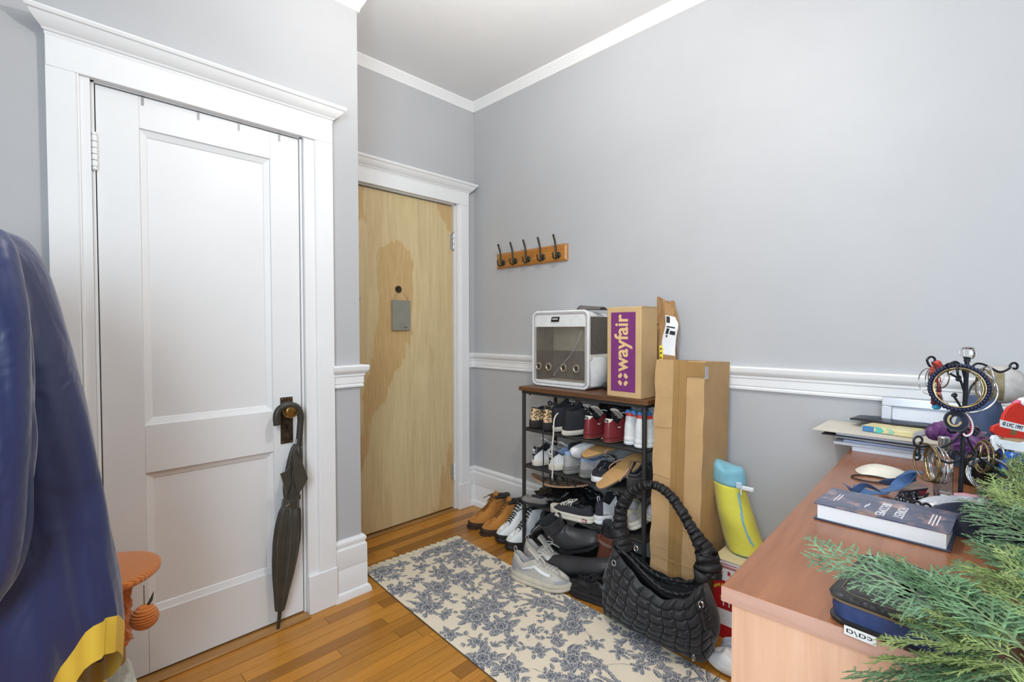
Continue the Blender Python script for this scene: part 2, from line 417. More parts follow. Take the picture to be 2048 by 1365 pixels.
# entry door: bare plywood slab
d2 = struct(MB().box(D2R-0.008, 0.001, 0.0, D2R+0.003, 0.12, D2T).box(D2L-0.003, 0.001, 0, D2L+0.008, 0.12, D2T).box(D2L, 0.001, D2T-0.008, D2R, 0.12, D2T+0.003).build('door_2', m_trim))
header(d2, 0.0, -1.095, -0.066, 2.043, 2.14, 0.03)
casing(d2, 0.0, D2R+0.002, -0.066, 0.17, 2.043, False)
casing(d2, 0.0, -1.095, D2L-0.002, 0.17, 2.043, True)
MB().box(D2R+0.001, 0, 0, -0.062, -0.03, 0.172).build('plinth', m_trim, d2, bevel=0.003)
def plywood():
    t = NT('oiled_plywood')
    v = t.coord(scale=(9, 9, 0.7))
    a = t.noise(v, 2.0, 5, 0.6, 1.5)
    g = t.noise(t.coord(scale=(60, 60, 2.5)), 3.0, 3, 0.6, 0.5)
    base = t.ramp(t.math('ADD', t.math('MULTIPLY', a, 0.7), t.math('MULTIPLY', g, 0.3)), [(0.3, lin((192, 168, 122))), (0.7, lin((220, 200, 154)))])
    # two darker cathedral patches of heartwood: one from the peephole down, one at the lower right and upper corners
    co = t.n('ShaderNodeTexCoord'); sp = t.n('ShaderNodeSeparateXYZ'); t.l(co.outputs['Object'], sp.inputs[0])
    wob = t.math('MULTIPLY', t.math('SUBTRACT', t.noise(t.coord(scale=(14, 14, 3.0)), 1.0, 3, 0.6), 0.5), 0.22)
    X_ = t.math('ADD', sp.outputs[0], wob); Z_ = sp.outputs[2]
    def band(lo, hi, soft=0.012):
        s1 = t.n('ShaderNodeMapRange'); s1.interpolation_type = 'SMOOTHSTEP'; t.l(X_, s1.inputs[0]); t.l(lo, s1.inputs[1]); t.l(t.math('ADD', lo, soft), s1.inputs[2])
        s2 = t.n('ShaderNodeMapRange'); s2.interpolation_type = 'SMOOTHSTEP'; t.l(X_, s2.inputs[0]); t.l(hi, s2.inputs[1]); t.l(t.math('ADD', hi, soft), s2.inputs[2])
        return t.math('SUBTRACT', s1.outputs[0], s2.outputs[0])
    def zc(pts):
        r = t.n('ShaderNodeValToRGB'); e = r.color_ramp.elements
        while len(e) < len(pts): e.new(0.5)
        for el, (z, x) in zip(e, pts): el.position = z/2.1; q = x+1.2; el.color = (q, q, q, 1)
        t.l(t.math('DIVIDE', Z_, 2.1), r.inputs[0]); return t.math('SUBTRACT', r.outputs[0], 1.2)
    m1 = band(zc([(0.5, -0.86), (0.9, -0.83), (1.2, -0.74), (1.45, -0.72), (1.7, -0.70), (1.76, -0.6)]),
              zc([(0.3, -0.86), (0.7, -0.76), (1.0, -0.58), (1.2, -0.5), (1.6, -0.5), (1.7, -0.53), (1.76, -0.6)]))
    m2 = band(zc([(0.0, -0.33), (0.18, -0.27), (0.5, -0.19), (0.9, -0.16), (1.2, -0.1), (1.72, -0.1), (1.85, -0.2), (2.04, -0.33)]), zc([(0.0, 0.0), (2.0, 0.0)]))
    m3 = band(zc([(0, -1.1), (2, -1.1)]), zc([(0.0, -0.9), (0.9, -0.9), (1.75, -0.88), (1.85, -0.82), (2.05, -0.8)]))
    k = t.math('MINIMUM', t.math('ADD', t.math('ADD', m1, m2), m3), 1.0)
    heart = t.ramp(g, [(0.3, lin((180, 142, 90))), (0.7, lin((208, 174, 120)))])
    t.base(t.mix(t.math('MULTIPLY', k, 0.8), base, heart)); t.set(Roughness=0.5)
    t.bump(g, 0.06, 0.001)
    return t.m
m_ply = plywood()
slab = MB().box(D2L+0.003, 0.022, 0.016, D2R-0.012, 0.062, D2T-0.014).build('door_leaf', m_ply, d2, bevel=0.001)
MB().box(D2L, 0.08, 0, D2R, 0.09, D2T).build('jamb_shadow', m_dark, d2)
for z in (1.798, 0.255):
    mb = MB()
    for k in range(3): mb.lathe([(0.007, 0.001), (0.0078, 0.003), (0.0078, 0.033), (0.007, 0.035)], 12, (D2R-0.008, 0.012, z-0.053+k*0.036))
    mb.ball((D2R-0.008, 0.012, z-0.056), 0.007).ball((D2R-0.008, 0.012, z+0.058), 0.007)
    h = mb.build('hinge', m_steel if z > 1 else m_trim, d2)
    MB().box(D2R-0.03, 0.021, z-0.05, D2R-0.008, 0.0185, z+0.05).build('hinge_leaf', m_steel, h)
mb = MB().lathe([(0.0215, 0), (0.0215, 0.004), (0.019, 0.007), (0.0145, 0.007), (0.013, 0.004), (0.008, 0.004), (0.007, 0.008), (0.001, 0.009)], 24)
mb.xf(Matrix.Translation((-0.588, 0.022, 1.457)) @ Matrix.Rotation(PI/2, 4, 'X')); mb.build('peephole', M('dark_bronze', (70, 60, 48), 0.35, 0.2, 60, metal=0.7), d2)
mb = MB().box(-0.9, 0.022, 1.378, -0.855, -0.004, 1.406); mb.box(-0.86, 0.018, 1.386, -0.842, 0.004, 1.398)
mb.build('latch', m_steel, d2, bevel=0.003)
mb = MB().box(D2L, 0.0, 0, D2R, -0.012, 0.006).box(D2L, 0.01, 0, D2R, 0.12, 0.006); mb.build('threshold', m_thresh, d2, bevel=0.002)
# ------------------------------------------------------------------ shoes
RUB_W = M('off_white_rubber', (222, 216, 200), 0.5, 0.06, 20)
RUB_WW = M('white_rubber', (232, 232, 230), 0.45, 0.04, 20)
RUB_K = M('black_rubber', (40, 39, 38), 0.55, 0.1, 20, 0.1, 300)
LEA_W = M('white_leather', (226, 226, 224), 0.42, 0.04, 20, 0.06, 200)
LEA_K = M('black_leather', (38, 38, 39), 0.38, 0.15, 14, 0.1, 220)
CAN_K = M('black_canvas', (44, 45, 50), 0.8, 0.1, 20, 0.25, 600)
SUE_K = M('black_suede', (34, 33, 34), 0.9, 0.15, 30, 0.3, 500, sheen=0.3)
LINING_D = M('dark_shoe_lining', (46, 45, 46), 0.9, 0.1)
LINING_G = M('grey_shoe_lining', (176, 174, 170), 0.85, 0.06, 30, 0.1)
LACE_W = M('off_white_lace', (214, 210, 200), 0.8, 0.06, 60, 0.2, 700)
LACE_K = M('black_lace', (36, 36, 38), 0.8, 0.06, 60, 0.2, 700)
def catmull_pt(p0, p1, p2, p3, t): return 0.5*((2*p1)+(p2-p0)*t+(2*p0-5*p1+4*p2-p3)*t*t+(3*p1-p0-3*p2+p3)*t**3)
class Shoe:
    """x from heel (0) to toe (L), y across, z up, standing on z=0"""
    def __init__(s, L=0.275, W=0.098, sole=0.026, H0=0.075, H1=0.058, H2=0.098, Ht=0.05, t0=0.44, toe_sole=None, round_=0.74, waist=0.8, puff=1.0, strip=0.34, flare=1.0):
        s.L, s.W, s.sole, s.t0, s.r, s.wa, s.pf, s.st, s.flare = L, W, sole, t0, round_, waist, puff, strip, flare
        s.ts = sole if toe_sole is None else toe_sole
        tz = s.ts
        s.hx = [0, 0.1, 0.22, t0, t0+0.14, t0+0.3, 0.86, 0.95, 1.0]
        s.hz = [H0, H0*0.97, H1, H2, tz+(H2-tz)*0.62, tz+(Ht-tz)*1.12, tz+(Ht-tz)*0.98, tz+(Ht-tz)*0.8, tz+(Ht-tz)*0.55]
    def hw(s, t): return s.W/2*interp(t, [0, 0.15, 0.38, 0.52, 0.7, 0.85, 1.0], [0.72, 0.78, s.wa, 0.86, 1.0, 0.97, 0.86])
    def outl(s, ang):
        t = (1+math.cos(ang))/2; sn = math.sin(ang)
        e = s.r if t < 0.5 else s.r*0.98
        return t, (1 if sn >= 0 else -1)*abs(sn)**e*s.hw(t)
    def solez(s, t): return interp(t, [0, 0.3, 0.6, 1], [s.sole, s.sole*0.97, s.ts, s.ts*1.05])
    def pos(s, ang, q, off=0.0):
        t, y = s.outl(ang); zo = s.solez(t)
        H = interp(t, s.hx, s.hz)
        if t < s.t0: k = interp(t, [0, 0.12, s.t0], [0.74, 0.70, 0.66])
        else: k = interp(t, [s.t0, s.t0+0.15, 0.74, 0.86, 1.0], [0.62, s.st+0.04, s.st, s.st*1.1, s.st*1.2])
        x = t*s.L; xt = x
        if t > 0.72: xt = x-(x-0.72*s.L)*0.62
        if t < 0.16: xt = x+(0.16-t)*s.L*0.22
        a = q*PI/2
        ease = 1-math.cos(a)
        if t < s.t0: ease = ease*0.7+0.3*q - 0.10*math.sin(q*PI)*s.pf*0.5
        rise = math.sin(a) if t > s.t0 else 0.55*math.sin(a)+0.45*q
        p = Vector((x+(xt-x)*ease, y*(1+(k-1)*ease), zo+(H-zo)*rise))
        if off:
            c = Vector((min(max(t, 0.15), 0.8)*s.L, 0, zo+0.2*(H-zo)))
            d = p-c
            d.normalize(); p = p+d*off
        return p
    def upper(s, mats, name='upper', parent=None, K=44, Q=6):
        mb = MB(); A = [2*PI*k/K for k in range(K)]
        rings = [[s.pos(a, i/Q) for a in A] for i in range(Q+1)]
        nI = len(rings)
        def inner(f, dz, lvl):
            out = []
            for p, a in zip(rings[Q], A):
                t, _ = s.outl(a); c = Vector((0.46*s.L*0.5 if t < s.t0 else p.x, 0, 0))
                q = Vector((c.x+(p.x-c.x)*f if t < s.t0 else p.x-0.003, p.y*f, p.z-dz if lvl is None else s.solez(t)+lvl))
                out.append(q)
            return out
        mb.loft(rings, True, False, 0)
        lin_ = [rings[Q], inner(0.9, 0.002, None), inner(0.8, 0.012, None), inner(0.74, 0, 0.012)]
        mb.loft(lin_, True, False, 1)
        b = len(mb.v); mb.v += [tuple(p) for p in lin_[-1]]; mb.f.append(tuple(range(b, b+K))); mb.mi.append(1)
        # vamp strip between the two sides
        fr = [k for k in range(1, K//2) if (1+math.cos(A[k]))/2 > s.t0-0.02]
        vs = []
        for k in fr:
            a_, c_ = rings[Q][k], rings[Q][K-k]
            for j in range(5):
                u = j/4; p = a_.lerp(c_, u); p.z += 0.006*math.sin(PI*u); vs.append(p)
        fs = [(i*5+j, (i+1)*5+j, (i+1)*5+j+1, i*5+j+1) for i in range(len(fr)-1) for j in range(4)]
        mb.add([rings[Q][0]+Vector((0, 0, 0.001))]+vs, [(0, 1+j, 2+j) for j in range(4)]+[tuple(1+i for i in f) for f in fs], 0)
        return mb.build(name, mats, parent, smooth=60)
    def sole_part(s, mats, parent, grow=1.05, name='sole', K=44, ribs=0, lip=0.004, groove=False):
        mb = MB(); A = [2*PI*k/K for k in range(K)]
        def ring(g, zf, dz=0.0):
            out = []
            for a in A:
                t, y = s.outl(a); x = t*s.L
                x = (x-s.L/2)*(1+(g-1)*0.45)+s.L/2
                spring = 0.012*max(0, (t-0.78)/0.22)**1.5
                out.append((x, y*g, max(0, s.solez(t)*zf+dz)+spring*(1 if zf < 0.95 else 0.6)))
            return out
        R = [ring(grow*0.94, 0), ring(grow, 0.12)]
        if groove: R += [ring(grow*1.01, 0.45), ring(grow*0.985, 0.5), ring(grow*1.01, 0.55)]
        R += [ring(grow*1.0, 0.9), ring(grow*0.985, 1.0, lip), ring(grow*0.93, 1.0, lip)]
        mb.loft(R, True, True)
        o = mb.build(name, mats, parent, smooth=50)
        return o
    def patch(s, name, mat, parent, a0, a1, q0, q1, off=0.0014, nu=9, nv=5, edge=None):
        def fn(u, v):
            aa = a0+(a1-a0)*u
            lo, hi = (q0, q1) if edge is None else edge(u)
            return s.pos(aa, lo+(hi-lo)*v, off)
        return MB().grid(fn, nu, nv).build(name, mat, parent, smooth=60)
    def top(s, x, u):      # point on the lace strip, x along, u in -1..1 across
        t = x; H = interp(t, s.hx, s.hz)
        k = interp(t, [s.t0, s.t0+0.15, 0.74, 0.86, 1.0], [0.62, s.st+0.04, s.st, s.st*1.1, s.st*1.2])
        y = s.hw(t)*k*0.98
        return Vector((t*s.L, y*u, H+0.006*(1-u*u)))
    def laces(s, mat, parent, n=5, r=0.0022, t1=0.72, tails=True):
        mb = MB()
        for i in range(n):
            x = s.t0+0.02+(t1-s.t0-0.02)*i/(n-1)
            x2 = x+(t1-s.t0)/(n-1)*0.55
            for sg in (1, -1):
                mb.tube([s.top(x, -1.25*sg)+Vector((0, 0, -0.002)), s.top(x*0.6+x2*0.4, -0.4*sg)+Vector((0, 0, 0.004)), s.top(x2, 0.9*sg)+Vector((0, 0, 0.003))], r, 5)
        if tails:
            c = s.top(s.t0+0.03, 0)+Vector((0, 0, 0.006))
            for sg in (1, -1):
                mb.tube(catmull([c, c+Vector((-0.012, 0.022*sg, 0.008)), c+Vector((0.012, 0.034*sg, 0.0)), c+Vector((0.012, 0.012*sg, 0.002)), c], 5), r, 5)
                mb.tube(catmull([c, c+Vector((0.02, 0.016*sg, 0.004)), c+Vector((0.05, 0.03*sg, -0.012))], 5), r, 5)
        return mb.build('laces', mat, parent, smooth=60)
    def tongue(s, mat, parent, up=0.03, back=0.05, wd=0.36):
        def fn(u, v):
            p = s.top(s.t0+0.16-0.16*v, 0)
            q = Vector((p.x-back*v**1.4, 0, p.z+up*v))
            yy = (u-0.5)*s.W*wd*(1+0.15*v)
            return (q.x, yy, q.z-abs(u-0.5)**2*0.02+0.002)
        mb = MB(); mb.grid(fn, 7, 7)
        o = mb.build('tongue', mat, parent, smooth=60)
        sd = o.modifiers.new('thick', 'SOLIDIFY'); sd.thickness = 0.006; sd.offset = -1
        return o
    def heel_loop(s, mat, parent):
        p = s.pos(PI, 1.0)
        return MB().tube(catmull([p+Vector((0.003, 0, -0.006)), p+Vector((-0.004, 0, 0.008)), p+Vector((-0.002, 0, 0.022)), p+Vector((0.008, 0, 0.02)), p+Vector((0.012, 0, 0.0))], 5), 0.003, 6, flat=0.5).build('pull_loop', mat, parent)

REST = []
def place(loc, fwd, tilt=0.0, roll=0.0):
    """matrix: shoe x axis along heading fwd (deg from +X toward +Y), pitch tilt (deg, toe up), roll"""
    return Matrix.Translation(loc) @ Matrix.Rotation(math.radians(fwd), 4, 'Z') @ Matrix.Rotation(math.radians(-tilt), 4, 'Y') @ Matrix.Rotation(math.radians(roll), 4, 'X')
def mirror_parts(root): pass

# ------------------------------------------------------------------ the shoe rack
SH = (0.683, 0.484, 0.284, 0.082)
RY0, RY1, RX0, RX1, RTOP = -0.757, -1.478, -0.30, -0.035, 0.905
rk = thing('shoe_rack', 'tall black metal shoe rack with a brown wooden top against the grey wall', 'shoe rack', (0, 0, 0))
m_top = wood('rustic_brown_board', (70, 44, 26), (122, 82, 50), 1, 2.5, 0.45)
MB().box(-0.318, -0.735, 0.884, -0.02, -1.128, RTOP).build('top_board', m_top, rk, bevel=0.001)
MB().box(-0.318, -1.129, 0.884, -0.02, -1.502, RTOP).build('top_board', m_top, rk, bevel=0.001)
for x in (RX0, RX1):
    for y in (RY0, RY1):
        MB().tube([(x, y, 0.012), (x, y, 0.87)], 0.0105, 12).build('post', m_black_metal, rk)
        MB().lathe([(0.012, 0), (0.012, 0.014), (0.0106, 0.016)], 12, (x, y, 0.0)).build('foot', RUB_K, rk)
mb = MB()
for x in (RX0, RX1): mb.box(x-0.009, RY0+0.008, 0.868, x+0.009, RY1-0.008, 0.884)
for y in (RY0, RY1): mb.box(RX0, y-0.009, 0.868, RX1, y+0.009, 0.884)
mb.build('top_frame', m_black_metal, rk)
m_mesh = M('black_woven_shelf', (38, 37, 36), 0.8, 0.1, 30, 0.3, 500)
for k, z in enumerate(SH):
    mb = MB()
    for x in (RX0, RX1): mb.tube([(x, RY0, z-0.009), (x, RY1, z-0.009)], 0.0075, 8)
    for y in (RY0, RY1): mb.tube([(RX0, y, z-0.009), (RX1, y, z-0.009)], 0.007, 8)
    mb.build('shelf_frame', m_black_metal, rk)
    MB().grid(lambda u, v: (RX0+0.004+(RX1-RX0-0.008)*v, RY0+(RY1-RY0)*u, z-0.003-0.004*math.sin(PI*u)*math.sin(PI*v)), 14, 6).build('shelf_cloth', m_mesh, rk)
for y in (-0.80, -1.12, -1.44): MB().lathe([(0.006, -0.006), (0.006, 0.0)], 8, (RX0, y, 0.868)).build('bolt', m_black_metal, rk)

def leopard():
    t = NT('leopard_print')
    v = t.coord()
    wv = t.mix(0.12, v, t.n('ShaderNodeTexNoise', Scale=60.0).outputs[1], 'ADD')
    vo = t.n('ShaderNodeTexVoronoi', Scale=105.0); vo.feature = 'F1'; t.l(v, vo.inputs['Vector'])
    d = t.math('ADD', vo.outputs['Distance'], t.math('MULTIPLY', t.math('SUBTRACT', t.noise(v, 150, 3), 0.5), 0.45))
    t.base(t.ramp(d, [(0.0, lin((150, 108, 62))), (0.22, lin((150, 108, 62))), (0.26, lin((24, 18, 14))), (0.42, lin((24, 18, 14))), (0.47, lin((222, 190, 146))), (1.0, lin((214, 180, 136)))], 'CONSTANT'))
    t.set(Roughness=0.8)
    return t.m
m_leo = leopard()
def ribbed(name, rgb, dens, axis=0):
    t = NT(name); v = t.coord()
    wv = t.n('ShaderNodeTexWave', Scale=dens); wv.bands_direction = 'XYZ'[axis]; t.l(v, wv.inputs['Vector'])
    c = np.array(lin(rgb)); t.base(t.ramp(wv.outputs['Fac'], [(0.2, tuple(c*0.72)), (0.7, tuple(c))])); t.set(Roughness=0.7)
    t.bump(wv.outputs['Fac'], 0.6, 0.002)
    return t.m
m_ribk = ribbed('ribbed_black_rubber', (46, 43, 40), 55, 1)

# --- first shelf
z1 = SH[0]
for i, (y, a, lab) in enumerate(((-0.803, 1, 'leopard print flat on a thick black sole, beside the rack corner post'), (-0.893, -2, 'leopard print flat with a black bow, between its mate and the black high-tops'))):
    t = thing('platform_flat', lab, 'shoe', group='leopard print platform shoes', mat=place((-0.29, y, z1+0.0012), a))
    sh = Shoe(0.255, 0.098, 0.038, 0.108+i*0.006, 0.094, 0.1, 0.078, t0=0.5)
    sh.upper([m_leo, LINING_D], parent=t); sh.sole_part(m_ribk, t, 1.12)
    mb = MB(); p = sh.pos(PI, 1.0)
    if i:
        mb.tube(catmull([sh.pos(2*PI*k/24, 1.0)+Vector((0, 0, 0.001)) for k in range(6, 19)], 3), 0.005, 6)
        for s_ in (1, -1): mb.tube(catmull([p+Vector((0.06, 0, 0.016)), p+Vector((0.052, 0.02*s_, 0.03)), p+Vector((0.06, 0.034*s_, 0.012)), p+Vector((0.066, 0.012*s_, 0.012))], 5), 0.005, 6)
        mb.build('bow', SUE_K, t)
    else:
        mb.tube(catmull([sh.pos(2*PI*k/24, 1.0)+Vector((0, 0, 0.001)) for k in range(6, 19)], 3), 0.003, 6); mb.build('collar_trim', SUE_K, t)
# black high-tops: one leaning back with its toe by the wall, one rolled on its side in front
def high_top(t, upper=CAN_K, seed=0):
    sh = Shoe(0.28, 0.094, 0.024, 0.135, 0.132, 0.142, 0.056, t0=0.36, strip=0.36)
    sh.upper([upper, LINING_D], parent=t); so = sh.sole_part(RUB_W, t, 1.06)
    sh.patch('toe_cap', RUB_W, t, -0.75, 0.75, 0.0, 0.86, 0.0016, 13, 6)
    sh.patch('heel_stripe', M('black_webbing', (30, 30, 32), 0.8), t, PI-0.22, PI+0.22, 0.05, 1.0, 0.0016, 5, 9)
    sh.tongue(upper, t, 0.035, 0.03); sh.laces(LACE_W, t, 6, 0.0024, 0.72)
    return sh
t = thing('high_top_sneaker', 'black canvas high-top leaning back with its grey toe against the wall', 'sneaker', group='black high-top sneakers', mat=place((-0.275, -0.945, z1+0.035), -24, 14, 14))
high_top(t)
t = thing('high_top_sneaker', 'black canvas high-top tipped over with its white sole showing, next to the maroon sneakers', 'sneaker', group='black high-top sneakers', mat=place((-0.315, -1.035, z1+0.028), -22, 6, 16))
high_top(t)
mb = MB().tube(catmull([(-0.285, -0.985, 0.79), (-0.325, -0.99, 0.76), (-0.335, -0.992, 0.68), (-0.334, -0.982, 0.6), (-0.332, -0.985, 0.52), (-0.331, -0.981, 0.462)], 8), 0.0042, 6, flat=0.5)
tag(mb.build('shoelace', LACE_W), 'long off-white shoelace dangling over the front of two shelves', 'shoelace')
mb = MB().tube(catmull([(-0.31, -0.91, 0.70), (-0.325, -0.915, 0.67), (-0.325, -0.918, 0.55), (-0.324, -0.914, 0.45), (-0.322, -0.92, 0.385)], 8), 0.0034, 6, flat=0.5)
tag(mb.build('shoelace', LACE_K), 'long black shoelace dangling in front of the white sneakers', 'shoelace')
# maroon pair
m_mar = M('maroon_leather', (124, 44, 48), 0.4, 0.08, 20, 0.08, 200)
m_mars = M('maroon_rubber', (118, 42, 46), 0.5, 0.06, 20)
m_crm = M('cream_leather', (226, 218, 202), 0.5, 0.04, 20)
m_blktxt = M('black_print', (26, 26, 28), 0.6, 0.0)
for i, (y, lab) in enumerate(((-1.163, 'maroon leather sneaker with cream heel tab, beside the black high-top'), (-1.277, 'maroon leather sneaker with cream heel tab, beside the white and red high-tops'))):
    t = thing('low_sneaker', lab, 'sneaker', group='maroon sneakers', mat=place((-0.295, y, z1+0.0012), 3))
    sh = Shoe(0.28, 0.106, 0.034, 0.108, 0.082, 0.115, 0.062, t0=0.42, waist=0.84)
    sh.upper([m_mar, LINING_D], parent=t); sh.sole_part(m_mars, t, 1.06, groove=True)
    sh.sole_part(M('gum_rubber', (150, 112, 80), 0.6), t, 1.062, name='outsole').scale.z = 0.14
    sh.patch('heel_tab', m_crm, t, PI-0.62, PI+0.62, 0.6, 1.02, 0.003, 13, 5, edge=lambda u: (0.62+0.3*abs(2*u-1)**1.3+0.06*math.cos(u*12), 1.03))
    for s_ in (1, -1): sh.patch('side_patch', m_crm, t, PI+s_*0.86, PI+s_*1.08, 0.42, 0.66, 0.002, 6, 4, edge=lambda u: (0.46+0.1*abs(u-0.5), 0.62-0.2*abs(u-0.5)))
    sh.tongue(m_crm, t, 0.03, 0.045); sh.laces(LACE_W, t, 5)
    hp = sh.pos(PI, 0.8, 0.005)
    text('heel_print', 'cna', 0.021, m_blktxt, t, frame(hp+Vector((-0.001, 0.018, -0.006)), (0, -1, 0), (0.2, 0, 0.98), (-0.98, 0, 0.2)), bold=0.0006)
# black patent bag behind them
t = thing('patent_bag', 'shiny black bag slumped behind the maroon sneakers on the upper shelf', 'bag', (-0.10, -1.25, z1+0.068))
def bagf(u, v):
    a = 2*PI*u; zz = v*0.105
    k = (1-0.35*v)*(1+0.08*math.sin(3*a+4*v))
    return (0.055*k*math.cos(a), 0.16*k*math.sin(a)+0.02*v, zz+0.01*math.sin(5*a)*v)
mb = MB(); mb.loft([[bagf(k/28, j/8) for k in range(28)] for j in range(9)]); mb.build('body', M('black_patent', (22, 22, 24), 0.16, 0.1), t)
MB().tube(catmull([(-0.05, 0.1, 0.05), (-0.065, 0.05, 0.08), (-0.065, -0.03, 0.075), (-0.05, -0.1, 0.04)], 8), 0.005, 6).build('strap', LEA_K, t)
# white and red high-tops with blue lining
m_red = M('coral_red_leather', (214, 70, 58), 0.45, 0.04)
m_bl = M('sky_blue_lining', (92, 150, 208), 0.7, 0.06, 40, 0.1)
m_gold = M('pale_gold_leather', (206, 182, 132), 0.4, 0.06)
for i, (y, lab) in enumerate(((-1.372, 'white high-top with red collar and blue lining, further in beside the maroon pair'), (-1.43, 'white high-top with red collar and blue lining, close behind the right front post'))):
    t = thing('high_top_sneaker', lab, 'sneaker', group='white and red high-top sneakers', mat=place((-0.285+0.02*(1-i), y, z1+0.0012), -14 if i else 6))
    sh = Shoe(0.285, 0.104, 0.034, 0.145, 0.138, 0.158, 0.062, t0=0.36, waist=0.84)
    sh.upper([LEA_W, m_bl], parent=t); sh.sole_part(RUB_WW, t, 1.07, groove=True)
    sh.patch('collar_band', m_red, t, PI-1.05, PI+1.05, 0.78, 1.0, 0.002, 17, 5)
    sh.patch('heel_counter', LEA_W, t, PI-0.7, PI+0.7, 0.0, 0.5, 0.002, 13, 6, edge=lambda u: (0.0, 0.3+0.25*math.sin(u*PI)))
    for s_ in (1, -1): sh.patch('side_swoosh', m_gold, t, PI+s_*1.2, PI+s_*2.2, 0.3, 0.7, 0.002, 12, 4, edge=lambda u: (0.32+0.3*u, 0.36+0.34*u+0.28*math.sin(u*PI)))
    mb = MB()
    for s_ in (1, -1): mb.ball((0.034, 0.013*s_, 0.143), (0.014, 0.015, 0.016), 10)
    mb.build('collar_pad', m_bl, t)
    sh.tongue(LEA_W, t, 0.03, 0.03); sh.laces(LACE_W, t, 6)

# --- second shelf
z2 = SH[1]
m_blkpatch = M('black_smooth_leather', (34, 34, 36), 0.4, 0.1)
for i, (y, yaw, lab) in enumerate(((-0.822, -4, 'white leather sneaker with black heel tab, first on the second shelf by the corner post'), (-0.935, -14, 'white leather sneaker with black heel tab, behind the hanging white lace'))):
    t = thing('low_sneaker', lab, 'sneaker', group='white sneakers with black heels', mat=place((-0.295, y, z2+0.0012), yaw))
    sh = Shoe(0.275, 0.104, 0.03, 0.098, 0.074, 0.105, 0.06, t0=0.42, waist=0.84)
    sh.upper([LEA_W, LINING_D if i == 0 else M('pale_blue_lining', (150, 168, 198), 0.8)], parent=t); sh.sole_part(RUB_W, t, 1.06)
    sh.patch('heel_tab', m_blkpatch, t, PI-0.72, PI+0.72, 0.3, 1.03, 0.003, 13, 6, edge=lambda u: (0.26+0.45*abs(2*u-1)**1.5, 1.03))
    sh.patch('collar_trim', m_blkpatch, t, PI+0.6, PI+1.25, 0.86, 1.01, 0.002, 8, 3)
    mb = MB(); hp = sh.pos(PI, 0.62, 0.0052)
    for dx, hh in ((-0.007, 0.012), (0, 0.016), (0.007, 0.012)):
        mb.loft([[(hp.x-0.0006, hp.y+dx-0.001, hp.z-0.006), (hp.x-0.0006, hp.y+dx*0.5+0.002, hp.z-0.006), (hp.x-0.0006, hp.y+dx*1.3+0.004, hp.z+hh*0.4), (hp.x-0.0006, hp.y+dx*1.2, hp.z-0.006+hh), (hp.x-0.0006, hp.y+dx*1.3-0.004, hp.z+hh*0.4)],
                 [(hp.x+0.001, hp.y+dx-0.001, hp.z-0.006), (hp.x+0.001, hp.y+dx*0.5+0.002, hp.z-0.006), (hp.x+0.001, hp.y+dx*1.3+0.004, hp.z+hh*0.4), (hp.x+0.001, hp.y+dx*1.2, hp.z-0.006+hh), (hp.x+0.001, hp.y+dx*1.3-0.004, hp.z+hh*0.4)]])
    for k in range(2): mb.box(hp.x-0.001, hp.y-0.011, hp.z-0.012-0.005*k, hp.x+0.002, hp.y+0.011, hp.z-0.0095-0.005*k)
    mb.build('heel_emblem', LEA_W, t)
    sh.patch('heel_seam', m_blkpatch, t, PI-0.04, PI+0.04, 0.05, 0.5, 0.0025, 3, 4)
    sh.tongue(LEA_W, t, 0.028, 0.045); sh.laces(LACE_W, t, 5)
m_rg = M('grey_mesh_runner', (168, 164, 160), 0.75, 0.1, 40, 0.25, 500)
m_rb = M('dusty_blue_knit', (138, 164, 206), 0.8, 0.06, 60, 0.2, 500)
m_rd = M('grey_rubber', (128, 126, 120), 0.6, 0.08, 20)
for i, (x, y, yaw, lab) in enumerate(((-0.295, -1.035, -2, 'grey running shoe with pale blue collar, heel out on the second shelf'), (-0.285, -1.125, -16, 'grey and pale blue running shoe half under the black slip-on'))):
    t = thing('running_shoe', lab, 'shoe', group='grey and blue running shoes', mat=place((x, y, z2+0.0012), yaw))
    sh = Shoe(0.275, 0.096, 0.036, 0.112-0.02*i, 0.078, 0.108-0.02*i, 0.062, t0=0.42)
    sh.upper([m_rg, m_rb], parent=t); sh.sole_part(m_rd, t, 1.08, groove=True)
    sh.patch('collar', m_rb, t, PI-1.0, PI+1.0, 0.68, 1.02, 0.003, 15, 5)
    for s_ in (1, -1): sh.patch('side_overlay', LINING_G, t, PI+s_*0.35, PI+s_*1.5, 0.1, 0.5, 0.002, 12, 4, edge=lambda u: (0.1+0.2*math.sin(u*7), 0.28+0.2*math.sin(u*7)))
    sh.tongue(m_rb, t, 0.02, 0.04); sh.laces(LACE_W, t, 5)
def slip_on(t, L=0.275):
    sh = Shoe(L, 0.1, 0.026, 0.07, 0.056, 0.074, 0.058, t0=0.5, waist=0.86)
    sh.upper([CAN_K, LINING_D], parent=t); sh.sole_part(RUB_WW, t, 1.07, groove=True)
    MB().tube([sh.top(0.56+0.03*k, 0.25)+Vector((0, 0, 0.0012)) for k in range(12)], 0.0012, 4).build('stitching', LINING_G, t)
    return sh
t = thing('slip_on_shoe', 'black canvas slip-on with white sole, toe pointing out beneath the flip-flops', 'shoe', group='black slip-on shoes', mat=place((-0.055, -1.165, z2+0.002), 196, -2))
slip_on(t)
t = thing('slip_on_shoe', 'black slip-on with white sole lying on its side over the blue runners', 'shoe', group='black slip-on shoes', mat=place((-0.30, -1.09, z2+0.112), -22, 3, -68))
slip_on(t)
